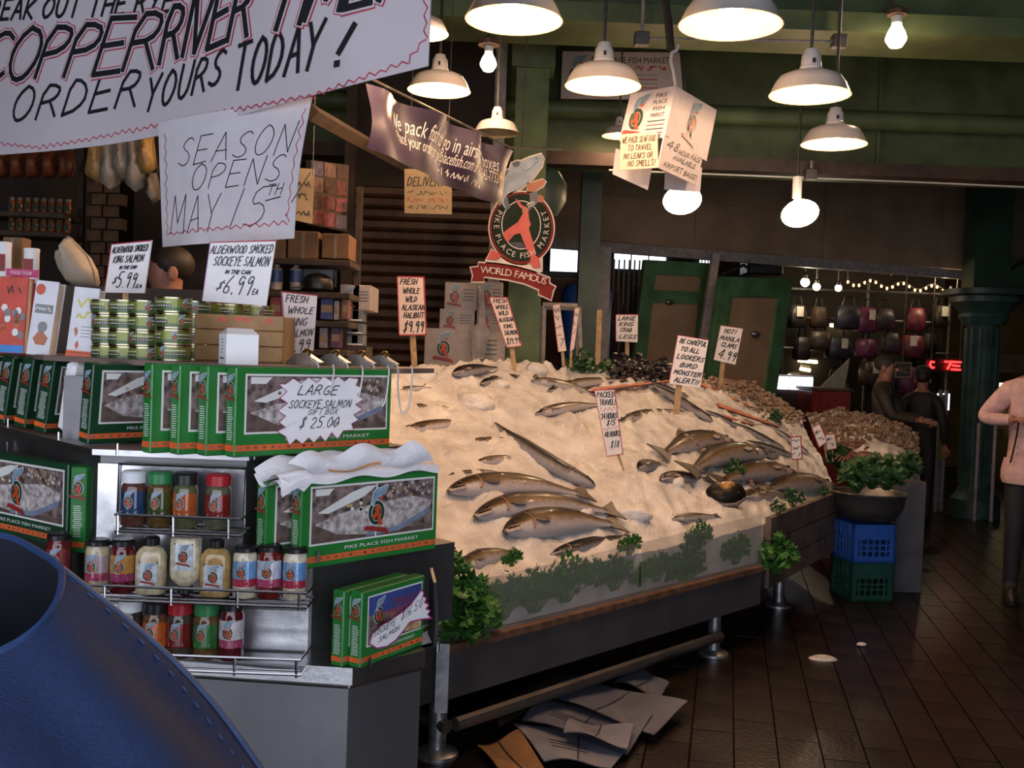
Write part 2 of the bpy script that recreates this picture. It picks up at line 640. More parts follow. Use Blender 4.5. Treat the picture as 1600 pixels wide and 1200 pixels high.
# near cross beam and the deep green girder behind it
bm_ = MB()
bm_.box(-5, 9, 6.45, 6.75, 3.78, 4.7).box(-5, 9, 6.35, 6.85, 3.66, 3.78)
o = struct('beam_1', bm_, m_gbeam)
bm_ = MB()
bm_.box(-5, 10, 8.35, 8.5, 3.12, 4.7)
gd = struct('beam_2', bm_, m_gbeam)
gt = at(1200, 262, 8.3).z
MB().box(-5, 10, 8.15, 8.5, gt - .06, gt + .04).build('lower_flange', m_brown, gd)
for px_ in (700, 1040, 1375):
    p = at(px_, 120, 8.34)
    MB().box(p.x - .012, p.x + .012, 8.3, 8.35, 3.2, 4.7).build('seam_strip', m_gbeam, gd)
pz = at(1200, 178, 8.1).z
pp_ = MB().tube([(-5, 8.18, pz), (10, 8.18, pz)], 0.075, 14)
tag(pp_.build('ceiling_pipe', m_gbeam, None, True), 'long green pipe running along the face of the green girder', 'pipe')
mb = MB()
a, b = at(1200, 275, 8.12), at(1600, 296, 8.12)
a.x, b.x = 0.7, 6
mb.tube([a, V((3.3, 8.12, a.z - .005)), b], .007, 6)
tag(mb.build('conduit', m_white, None, True), 'thin white conduit along the lower edge of the green girder', 'conduit')

g = MB().tube([at(x, y, 6.4) for x, y in ((1225, 43), (1262, 44), (1292, 42), (1318, 34), (1342, 25), (1366, 21), (1392, 21))], .009, 5)
tag(g.build('cable', mat('black_cable', (.01, .012, .01), .6), None, True), 'black cable looping along the near green beam to the round bulb', 'cable')
for k, (x, y, lb_) in enumerate(((1003, 60, 'square metal junction box above the hanging signs'), (1312, 64, 'square metal junction box right of the white dome lamp'), (1268, 272, 'junction box at the lower flange over the flood bulb'))):
    p = at(x, y, 8.05 if k == 2 else 6.3)
    rt = thing('junction_box', lb_, 'junction box', loc=p, group='junction boxes')
    MB().bbox(-.045, .045, -.02, .05, -.04, .04, .005).build('box', m_steel_dark, rt)
    MB().tube([(0, .01, .04), (0, .01, (4.7 if k < 2 else 3.2) - p.z)], .012, 6).build('riser', m_rail, rt)
g = MB().tube([at(1012, 60, 6.3), at(1304, 65, 6.3)], .008, 5)
tag(g.build('conduit', m_rail, None, True), 'pale conduit joining the two upper junction boxes', 'conduit')
# beige soffit boards under the roof behind
s0, s1 = V((-1.2, 9.85, 0)), V((8.0, 13.1, 0))
sd = (s1 - s0).normalized()
sn = V((sd.y, -sd.x, 0))
L_ = (s1 - s0).length
zb = 2.78
so = struct('wall_upper', MB().slab([s0 + V((0, 0, zb)), s1 + V((0, 0, zb)), s1 + V((0, 0, 4.7)), s0 + V((0, 0, 4.7))], -sn * .1), m_soffit)
for k in range(6):
    a = s0 + sd * (L_ * k / 6 + .012)
    b = s0 + sd * (L_ * (k + 1) / 6 - .012)
    for (z0, z1) in ((zb + .02, 3.27), (3.29, 4.6)):
        MB().slab([a + V((0, 0, z0)), b + V((0, 0, z0)), b + V((0, 0, z1)), a + V((0, 0, z1))], sn * .02).build('soffit_board', m_soffit, so)
struct('trim_1', MB().slab([s0 + sn * .03 + V((0, 0, zb - .1)), s1 + sn * .03 + V((0, 0, zb - .1)), s1 + sn * .03 + V((0, 0, zb)), s0 + sn * .03 + V((0, 0, zb))], sn * .08), m_rail)

# far walls
struct('wall_back', MB().box(-7, 11, 17.0, 17.2, 0, 4.7), m_ochre)
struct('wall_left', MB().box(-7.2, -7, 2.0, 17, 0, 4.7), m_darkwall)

# columns
p = at(920, 400, 9.3)
mb = MB().box(p.x - .09, p.x + .09, 9.2, 9.4, 0, 4.7).box(p.x - .13, p.x + .13, 9.16, 9.44, 0, .12)
struct('column_1', mb, m_gdark)
p = at(822, 400, 7.3)
mb = MB().box(p.x - .115, p.x + .115, 7.2, 7.42, 0, 4.0)
c1 = struct('column_2', mb, mat('column_green', (0.11, 0.17, 0.06), .5, var=.25, sc=6))
MB().box(p.x - .15, p.x + .15, 7.16, 7.46, 3.6, 3.85).build('capital', m_gbeam, c1)
a = at(850, 300, 7.28)
mb = MB().lathe([(.02, -.2), (.1, -.17), (.16, -.06), (.16, .06), (.1, .15), (.02, .18)], 12, 0, (a.x, 7.28, a.z), sy=.5)
mb.build('bracket', m_gdark, c1, True)
p = at(945, 400, 10.35)
struct('column_3', MB().box(p.x - .06, p.x + .06, 10.3, 10.42, 0, 2.72), m_rail)
a, b = at(1118, 398, 10.2), at(1090, 590, 10.0)
d = (b - a).normalized()
e = a + d * ((.02 - a.z) / d.z)
tag(MB().tube([a, e], .055, 4).build('leaning_pole', m_rail), 'pale grey pole leaning between the two green framed doors', 'pole')
# fluted teal column with capital at the right
tc_ = at(1532, 600, 11.3)
m_teal = mat('teal_paint', (0.03, 0.075, 0.07), .5, var=.3, sc=6)
mb = MB().lathe([(.26, 0), (.26, .2), (.2, .26), (.17, .35), (.17, 2.1), (.2, 2.15)], 14, 0, (tc_.x, 11.3, 0))
col4 = struct('column_4', mb, m_teal, smooth=True)
for k in range(12):
    an = k * math.pi / 6
    MB().tube([(tc_.x + .17 * math.cos(an), 11.3 + .17 * math.sin(an), .36), (tc_.x + .17 * math.cos(an), 11.3 + .17 * math.sin(an), 2.08)], .02, 5).build('flute', m_teal, col4)
MB().lathe([(.2, 2.12), (.24, 2.2), (.23, 2.24), (.3, 2.34), (.34, 2.36), (.34, 2.42), (.42, 2.44), (.42, 2.5)], 14, 0, (tc_.x, 11.3, 0), se=3).build('capital', m_teal, col4, True)
mb = MB().slab([(tc_.x - .1, 11.2, 2.5), (tc_.x + .25, 11.2, 2.5), (tc_.x + 1.6, 11.2, 3.3), (tc_.x + 1.6, 11.2, 3.6)], (0, .2, 0))
mb.build('bracket_arm', m_gdark, col4)
MB().box(tc_.x - .2, tc_.x + .2, 11.15, 11.45, 2.5, 4.7).build('upper_post', m_gdark, col4)
# lower beam far right with lit stalls beyond
struct('trim_2', MB().box(tc_.x + .1, 10.5, 13.2, 13.4, at(1570, 582, 13.2).z, at(1570, 553, 13.2).z), m_brown)

# bright daylight windows in the far wall
def window(n, x0, y0, x1, y1, Y, bars=0):
    a, b = at(x0, y1, Y), at(x1, y0, Y)
    mb = MB()
    w_ = .06
    mb.box(a.x - w_, b.x + w_, Y - .05, Y + .05, b.z, b.z + w_).box(a.x - w_, b.x + w_, Y - .05, Y + .05, a.z - w_, a.z)
    mb.box(a.x - w_, a.x, Y - .05, Y + .05, a.z, b.z).box(b.x, b.x + w_, Y - .05, Y + .05, a.z, b.z)
    o = struct('window_%d' % n, mb, m_gdark)
    for k in range(bars + 1):
        xa = a.x + (b.x - a.x) * k / (bars + 1)
        xb = a.x + (b.x - a.x) * (k + 1) / (bars + 1)
        MB().box(xa + .01, xb - .01, Y - .01, Y + .01, a.z, b.z).build('pane', m_glowwin, o)
    return o
window(1, 858, 366, 905, 424, 12.5)
window(2, 958, 384, 1042, 420, 14.0, 2)
window(3, 1092, 388, 1112, 412, 14.0, 3)
# brown partition under window 1, dark partition behind the bags
a, b = at(840, 560, 12.6), at(960, 430, 12.6)
struct('wall_partition', MB().box(a.x, b.x, 12.6, 12.75, 0, b.z), mat('redbrown_board', (0.12, 0.05, 0.025), .7, var=.3, sc=4))

# two tall green framed doors with tan panels standing behind the ice
def framed_door(n, TL, TR, Y0, Y1, lean, split, xb):
    a, b = at(*TL, Y0), at(*TR, Y1)
    ex = (b - a).normalized()
    dn = V((lean, 0, -1)).normalized()
    hgt = (a.z - .03) / -dn.z
    w = (b - a).length
    nn = ex.cross(V((0, 0, 1))).normalized()
    if nn.y > 0:
        nn = -nn
    S = lambda x, y, k: a + ex * x + dn * y + nn * k
    st = .13 * w / .75
    root = MB().slab([S(0, 0, 0), S(w, 0, 0), S(w, hgt, 0), S(0, hgt, 0)], -nn * .03).build('door_%d' % n, m_tan)
    root['kind'] = 'structure'
    def bar(nm, x0, y0, x1, y1, k=.025):
        MB().slab([S(x0, y0, k), S(x1, y0, k), S(x1, y1, k), S(x0, y1, k)], -nn * (k + .035)).build(nm, m_door_green, root)
    bar('stile', 0, 0, st, hgt); bar('stile', w - st, 0, w, hgt)
    bar('top_rail', st, 0, w - st, st)
    for y in split:
        bar('cross_rail', st, y, w - st, y + st * .9)
    bar('bottom_rail', st, hgt - st * 1.4, w - st, hgt)
    ex2 = S(w * xb[0], xb[1], .03)
    kb = MB().ell(ex2, .05, .02, .03, 10, 6)
    kb.tube([ex2, ex2 + nn * .06], .012, 6)
    kb.build('latch', m_steel_dark, root, True)
framed_door(1, (1006, 406), (1117, 412), 10.4, 10.7, -.07, (.3,), (.4, .42))
framed_door(2, (1126, 432), (1236, 436), 9.6, 10.3, -.1, (), (.55, .55))

# ================================================================== LAMPS
m_enamel = mat('lamp_enamel', (0.62, 0.58, 0.55), 0.28, var=.08, sc=8)
m_enamel_in = mat('lamp_enamel_inside', (0.42, 0.33, 0.16), 0.5, var=.03)
m_porc = mat('porcelain', (0.72, 0.7, 0.68), 0.3, var=.05)
m_bulb = mat('bulb_glow', (1.0, 0.72, 0.38), 0.3, var=.01, emit=14)
m_bulb_w = mat('bulb_glow_white', (1.0, 0.86, 0.6), 0.3, var=.01, emit=9)
m_rod = mat('lamp_rod', (0.1, 0.095, 0.09), 0.5, metal=.5, var=.3)


def plight(parent, p, w, col=(1.0, 0.6, 0.35), r=0.035):
    ld = bpy.data.lights.new('bulb_light', 'POINT')
    ld.energy = w
    ld.color = col
    ld.shadow_soft_size = r
    lo = bpy.data.objects.new('bulb_light', ld)
    COL.objects.link(lo)
    lo.parent = parent
    lo.location = p
    return lo


def pendant(label, px_, py_, wpx, z=2.85, Y=None, lit=1.0, top=4.68, tilt=(0, 0)):
    c = at(px_, py_, Y) if Y else onz(px_, py_, z)
    rr = wpx / 2 / FPX * c.y
    root = thing('pendant_lamp', label, 'lamp', loc=c, group='dome pendant lamps over the fish counter')
    k = rr / .18
    sh = MB()
    out = [(.045, .108), (.062, .105), (.105, .095), (.138, .08), (.157, .052), (.18, .003), (.184, 0)]
    inn = [(.18, 0), (.153, .048), (.134, .075), (.1, .09), (.045, .1)]
    sh.lathe([(r_ * k, z_ * k) for r_, z_ in out], 32, 0, caps=False)
    sh.lathe([(r_ * k, z_ * k) for r_, z_ in out[-1:] + inn], 32, 1, caps=False)
    shd = sh.build('lamp_shade', [m_enamel, m_enamel_in], root, True, 0.9)
    nk = MB().lathe([(.05 * k, .1 * k), (.05 * k, .125 * k), (.046 * k, .13 * k), (.043 * k, .175 * k), (.034 * k, .19 * k), (.03 * k, .205 * k), (.012, .21 * k)], 16).build('neck', m_porc, root, True)
    MB().box(-.006 * k, .006 * k, -.053 * k, -.044 * k, .135 * k, .155 * k).build('switch_slot', m_black, nk)
    MB().tube([(0, 0, .2 * k), (0, 0, top - c.z)], .0085 * max(k, .8), 8).build('rod', m_rod, root, True)
    MB().lathe([(.05, 0), (.05, .03), (.02, .05)], 12, 0, (0, 0, top - c.z - .05)).build('ceiling_cap', m_rod, root, True)
    if lit:
        MB().ell((0, 0, .048 * k), .045 * k, .045 * k, .05 * k, 14, 8).build('bulb', m_bulb, root, True)
        plight(root, (0, 0, -.012), LAMP_W * lit)
    root.rotation_euler = (tilt[0], tilt[1], 0)
    return root


pendant('large white dome lamp cut by the frame top left of centre', 803, 32, 150)
pendant('large white dome lamp at the top edge above the hanging box signs', 1141, 40, 158)
pendant('weathered grey dome lamp hanging before the white market sign', 942, 135, 117)
pendant('white dome lamp on a rod above the small bulb-lit lamp at far side', 1265, 149, 123)
pendant('small white dome lamp just below the larger one near the green pipe', 1303, 226, 99)
pendant('white dome lamp above the dark blue banner', 686, 142, 97)
pendant('dome lamp half hidden behind the big white paper banner', 656, 52, 88)
pendant('unlit glossy white dome lamp right of the dark blue banner', 776, 208, 70, lit=0.0)
pendant('dim dome lamp peeking out left of the hanging box signs', 967, 213, 52, Y=7.9, lit=.4)


def flood(label, px_, py_, Y, w, h):
    c = at(px_, py_, Y)
    root = thing('flood_lamp', label, 'lamp', loc=c, group='reflector flood lamps at the back')
    r_ = w / 2 / FPX * Y
    # face tilted down towards the shop front
    M_ = Matrix.Rotation(math.radians(-40), 4, 'X') @ Matrix.Rotation(math.radians(0), 4, 'Y')
    b = MB().lathe([(.02, .17), (.03, .12), (.05, .09), (r_ * .85, .03), (r_, 0), (r_ * .9, -.012), (r_ * .5, -.022), (.001, -.028)], 20)
    b.v = [tuple(M_ @ V(p)) for p in b.v]
    b.build('bulb', m_bulb_w, root, True)
    t = M_ @ V((0, 0, .17))
    MB().tube([t, t + V((0, 0, .1)), t + V((0, 0, .16))], .035, 10).build('socket', m_porc, root, True)
    MB().tube([t + V((0, 0, .16)), V((t.x, t.y, 4.68 - c.z))], .01, 6).build('rod', m_rod, root, True)
    plight(root, M_ @ V((0, 0, -.07)), LAMP_W * .8)
flood('glowing flood bulb directly below the hanging box signs', 1066, 313, 7.4, 60, 45)
flood('glowing flood bulb on a white socket under the girder', 1250, 334, 7.6, 58, 36)

# bare bulbs
def bare(label, px_, py_, Y, r_, mount):
    c = at(px_, py_, Y)
    root = thing('bare_bulb', label, 'light bulb', loc=c, group='bare bulbs')
    MB().lathe([(.001, -r_), (r_ * .6, -r_ * .82), (r_ * .98, -r_ * .25), (r_, .1 * r_), (r_ * .8, r_ * .65), (r_ * .5, r_ * 1.2), (r_ * .42, r_ * 1.5)], 16).build('bulb', m_bulb_w, root, True)
    MB().lathe([(r_ * .5, r_ * 1.45), (r_ * .55, r_ * 2.1), (r_ * .3, r_ * 2.3)], 12).build('socket', m_porc, root, True)
    MB().lathe([(.06, r_ * 2.2), (.06, r_ * 2.2 + .03), (.02, r_ * 2.2 + .05)], 12).build('mounting_box', m_rust, root, True)
    MB().tube([(0, 0, r_ * 2.2), (0, mount, r_ * 2.2 + .05), (0, mount, 4.68 - c.z)], .012, 6).build('arm', m_rod, root, True)
    plight(root, (0, -.01, -r_ - .03), LAMP_W * .35)
bare('bare pear shaped bulb below the large dome lamp', 763, 100, 5.6, .045, .1)
bare('bare round bulb under the green cross beam', 1400, 60, 6.2, .062, .1)

# ================================================================== ICE TABLE
m_ice = mat('crushed_ice', (0.56, 0.53, 0.51), 0.4, var=.1, sc=7, bump=1.0, bsc=70, c2=(0.8, 0.78, 0.77))
m_acryl = mat('hazy_acrylic', (0.4, 0.42, 0.41), 0.2, var=.1, alpha=.2)
m_plank = mat('weathered_plank', (0.12, 0.085, 0.07), 0.6, var=.4, sc=5, bump=.2)
m_wood = mat('stake_wood', (0.42, 0.28, 0.14), 0.6, var=.25, sc=25)
FR = [V((-.5, 3.745, .64)), V((-.26, 4.0, .64)), V((1.40, 5.80, .66)), V((2.36, 7.38, .68)), V((2.39, 7.46, .68)), V((2.41, 7.52, .68))]
BK = [V((-.78, 5.64, 1.50)), V((-.60, 5.83, 1.505)), V((.24, 6.72, 1.545)), V((1.29, 8.07, 1.50)), V((2.09, 8.8, 1.38)), V((2.36, 8.3, 1.15))]
TT = [0, .12, .5, .8, .92, 1.0]


def poly_at(P, t):
    for i in range(len(TT) - 1):
        if t <= TT[i + 1]:
            u = (t - TT[i]) / (TT[i + 1] - TT[i])
            return P[i].lerp(P[i + 1], u)
    return P[-1].copy()


def ice_pt(t, s):
    a, b = poly_at(FR, t), poly_at(BK, t)
    p = a.lerp(b, s)
    p.z = a.z + (b.z - a.z) * (s ** .9)
    q = V((p.x, p.y, p.z))
    n1 = noise.noise(q * 2.4) * .045 + noise.noise(V((q.x * 9 + q.y * 4, q.y * 3.5 - q.x * 2, q.z * 5))) * .026 + noise.noise(q * 15.0) * .022 + abs(noise.noise(q * 31.0)) * .02
    if s > .86:
        n1 += max(0, noise.noise(q * 9.0 + V((0, 3, 0)))) * .07
    p.z += n1 * min(1, s * 12 + .25)
    return p


NX, NY = 250, 120
ice = MB()
ice.grid(NX, NY, lambda u, v: ice_pt(u, v))
for u0 in range(NX):       # front face behind the acrylic, and the back slope
    a, b = ice_pt(u0 / NX, 0), ice_pt((u0 + 1) / NX, 0)
    ice.poly([V((a.x, a.y, .46)), V((b.x, b.y, .46)), b, a])
    a, b = ice_pt(u0 / NX, 1), ice_pt((u0 + 1) / NX, 1)
    ice.poly([b + V((-.12, .12, -.35)), a + V((-.12, .12, -.35)), a, b])
for v0 in range(NY):
    for e in (0, 1):
        a, b = ice_pt(e, v0 / NY), ice_pt(e, (v0 + 1) / NY)
        ice.poly([V((a.x, a.y, .46)), V((b.x, b.y, .46)), b, a])
ICE_BVH = BVHTree.FromPolygons([V(p) for p in ice.v], ice.f)
o = ice.build('crushed_ice', m_ice, None, True, 3.0)
tag(o, 'sloping bed of crushed ice covering the fish table', 'ice', kind='stuff')


def ridge_at(x, s_=.97):
    best = None
    for i in range(301):
        p = ice_pt(i / 300, s_)
        d = p - CO
        sx = 800 + FPX * d.dot(CR) / d.dot(CF)
        if best is None or abs(sx - x) < best[0]:
            best = (abs(sx - x), p)
    return best[1]


def hit(x, y):
    d = ray(x, y).normalized()
    h = ICE_BVH.ray_cast(CO, d)
    if h[0] is None:
        q = ICE_BVH.find_nearest(CO + d * 6.5)
        return q[0], V((-.1, -.35, .9)).normalized()
    # smooth normal: average of neighbours
    return h[0], V((.38, -.42, .85)).normalized()


for k, (x, y, s_, lb_) in enumerate(((664, 584, .075, 'tall lump of ice at the foot of the halibut stake'), (744, 626, .085, 'broad white lump of ice left of centre'), (782, 600, .05, 'rough lump of ice below the ridge heads'), (838, 574, .06, 'lump of ice on the ridge by the salmon stake'), (975, 548, .045, 'small clear lump of ice by the mussels'), (1056, 752, .05, 'lump of ice by the small dark fish'), (905, 800, .06, 'lump of ice right of the three salmon tails'), (990, 800, .07, 'smooth lump of ice before the far guard'))):
    p, n = hit(x, y)
    g = MB().ell((0, 0, 0), 1, 1, 1, 18, 12)
    for i, q in enumerate(g.v):
        q = V(q)
        d = 1 + .35 * noise.noise(q * 1.6 + V((k * 7, 0, 0))) + .16 * noise.noise(q * 4 + V((k * 3, 0, 0)))
        g.v[i] = tuple(V((q.x * s_ * 1.3, q.y * s_, q.z * s_ * .8)) * d)
    o = g.build('ice_chunk', m_ice, None, True, 3)
    o.location = p - n * s_ * .25
    tag(o, lb_, 'ice', 'lumps of ice')


u1 = (FR[2] - FR[1]); u1.z = 0; u1.normalize()
n1_ = V((u1.y, -u1.x, 0))           # outwards normal of the front facet
u2 = (FR[3] - FR[2]); u2.z = 0; u2.normalize()
n2_ = V((u2.y, -u2.x, 0))
P0, P1, P2 = [V((p.x, p.y, 0)) for p in FR[1:4]]
A0 = V((FR[0].x, FR[0].y, 0))
m_fascia = mat('fascia_steel', (.085, .08, .085), .45, metal=.25, var=.2, sc=4, bump=.05)
tab = thing('fish_table', 'long steel ice table with plank end panel and pipe legs', 'table', loc=(0, 0, 0))


def wallslab(mb, a, b, n, z0, z1, t):
    mb.slab([a + V((0, 0, z0)), b + V((0, 0, z0)), b + V((0, 0, z1)), a + V((0, 0, z1))], -n * t)


mb = MB(); wallslab(mb, P0 + n1_ * .05, P1 + n1_ * .05 + u1 * .03, n1_, .235, .425, .03); mb.build('front_fascia', m_fascia, tab)
mb = MB(); wallslab(mb, P0 + n1_ * .065, P1 + n1_ * .065 + u1 * .03, n1_, .425, .455, .07); mb.build('rim', m_rust, tab)
mb = MB(); wallslab(mb, A0 + n1_ * .03 + V((0, 0, 0)), P0 + n1_ * .03, n1_, .235, .45, .03); mb.build('front_fascia', m_steel_dark, tab)
for k in range(3):
    mb = MB()
    za = .3 + k * .14
    wallslab(mb, P1 + n2_ * .06 + u2 * .15, P2 + n2_ * .06, n2_, za, za + .132, .035)
    mb.build('plank', m_plank, tab)
mb = MB(); wallslab(mb, P1 + n2_ * .04, P1 + n2_ * .04 + u2 * .2, n2_, .235, .45, .04); mb.build('corner_fascia', m_steel_dark, tab)
mb = MB(); wallslab(mb, P2 + n2_ * .05, P2 + V((-.3, .9, 0)), u2, .3, .6, .03); mb.build('end_panel', m_plank, tab)
mb = MB().slab([A0 + V((0, 0, .40)), P0 + V((0, 0, .40)), P1 + V((0, 0, .40)), P2 + V((0, 0, .40)), V((2.36, 8.3, .40)), V((2.05, 8.75, .40)), V((1.29, 8.07, .40)), V((.24, 6.72, .40)), V((-.78, 5.64, .40))], (0, 0, .045))
mb.build('tray', m_steel_dark, tab)
# tray back wall
mb = MB()
for a, b in ((BK[0], BK[1]), (BK[1], BK[2]), (BK[2], BK[3]), (BK[3], BK[4])):
    a2, b2 = V((a.x - .14, a.y + .14, 0)), V((b.x - .14, b.y + .14, 0))
    mb.slab([a2 + V((0, 0, .4)), b2 + V((0, 0, .4)), b2 + V((0, 0, b.z - .2)), a2 + V((0, 0, a.z - .2))], V((-.02, .02, 0)))
mb.build('back_board', m_plank, tab)
# corner post at the near end
p = P0 + n1_ * .05
MB().box(p.x - .03, p.x + .02, p.y - .03, p.y + .03, .2, .47).build('corner_post', m_galv, tab)
lb = [onz(697, 1187, 0), onz(1128, 1027, 0), onz(1228, 950, 0)]
lb += [lb[0] + V((-.85, .8, 0)), lb[1] + V((-.85, .8, 0)), lb[2] + V((-.7, .5, 0))]
for q in lb:
    q = q + V((-.04, .04, 0))
    mb = MB().tube([(q.x, q.y, .03), (q.x, q.y, .3)], .036, 12)
    mb.lathe([(.085, 0), (.085, .015), (.05, .035)], 14, 0, (q.x, q.y, 0))
    mb.build('leg', m_galv, tab, True)
MB().tube([lb[0] + V((.03, .03, .13)), lb[1] + V((-.02, -.02, .12))], .028, 8).build('stretcher', m_steel_dark, tab, True)
MB().tube([lb[3] + V((0, 0, .13)), lb[4] + V((0, 0, .12))], .028, 8).build('stretcher', m_steel_dark, tab, True)
MB().tube([lb[0] + V((0, 0, .13)), lb[3] + V((0, 0, .12))], .028, 8).build('stretcher', m_steel_dark, tab, True)

# acrylic splash guards along the rim
def acr(label, x0, x1, ybl, ybr, ytl, ytr):
    o_ = P0 + n1_ * .035
    q = [onplane(x0, ytl, o_, n1_), onplane(x1, ytr, o_, n1_), onplane(x1, ybr, o_, n1_), onplane(x0, ybl, o_, n1_)]
    q[2].z = q[3].z = .457
    g = MB().slab(q, -n1_ * .006).build('splash_guard', m_acryl)
    tag(g, label, 'splash guard', 'clear acrylic guards along the ice table')
acr('near hazy acrylic guard with greens behind it on the table rim', 755, 998, 990, 940, 906, 849)
acr('far hazy acrylic guard on the table rim next to the plank end', 1003, 1190, 940, 898, 848, 804)

# ================================================================== FISH
sal_stops = [(0.0, (0.5, 0.48, 0.5)), (.2, (0.36, 0.34, 0.37)), (.33, (0.2, 0.17, 0.16)), (.45, (0.12, 0.072, 0.026)), (.66, (0.024, 0.014, 0.006))]
rock_stops = [(0.0, (0.42, 0.4, 0.42)), (.24, (0.22, 0.18, 0.17)), (.42, (0.13, 0.08, 0.032)), (.64, (0.024, 0.014, 0.006))]
dark_stops = [(0.0, (0.3, 0.3, 0.33)), (.2, (0.1, 0.095, 0.1)), (.36, (0.016, 0.013, 0.013)), (.9, (0.006, 0.005, 0.005))]
m_sal = ramp_mat('salmon_skin', 1, sal_stops, .34, .3, 55, .12)
m_rock = ramp_mat('rockfish_skin', 1, rock_stops, .36, .35, 40, .12)
m_dark = ramp_mat('dark_fish_skin', 1, dark_stops, .42, .22, 45, .05)
m_fin = mat('fish_fin', (0.06, 0.045, 0.035), .4, var=.4, sc=60)
m_fin_pale = mat('pale_fin', (0.3, 0.27, 0.27), .4, var=.3, sc=60)
m_gill = mat('fish_gill', (0.2, 0.09, 0.07), .4, var=.3, sc=60)
m_eye = mat('fish_eye', (0.012, 0.012, 0.014), .08, var=.1)
m_mouth = mat('fish_mouth', (0.16, 0.14, 0.14), .35, var=.4, sc=80)
PROF = {
    'salmon': [(0, .10), (.03, .30), (.08, .52), (.16, .76), (.26, .92), (.40, 1), (.55, .94), (.7, .7), (.82, .44), (.9, .32), (.95, .30)],
    'rock': [(0, .12), (.04, .38), (.1, .66), (.2, .92), (.34, 1), (.5, .93), (.65, .7), (.78, .42), (.88, .28), (.94, .26)],
    'slender': [(0, .1), (.03, .45), (.1, .75), (.25, .95), (.45, 1), (.65, .85), (.8, .6), (.92, .32), (1, .15)],
}


def interp(P, u):
    for (a, x), (b, y) in zip(P[:-1], P[1:]):
        if u <= b:
            return x + (y - x) * (u - a) / (b - a)
    return P[-1][1]


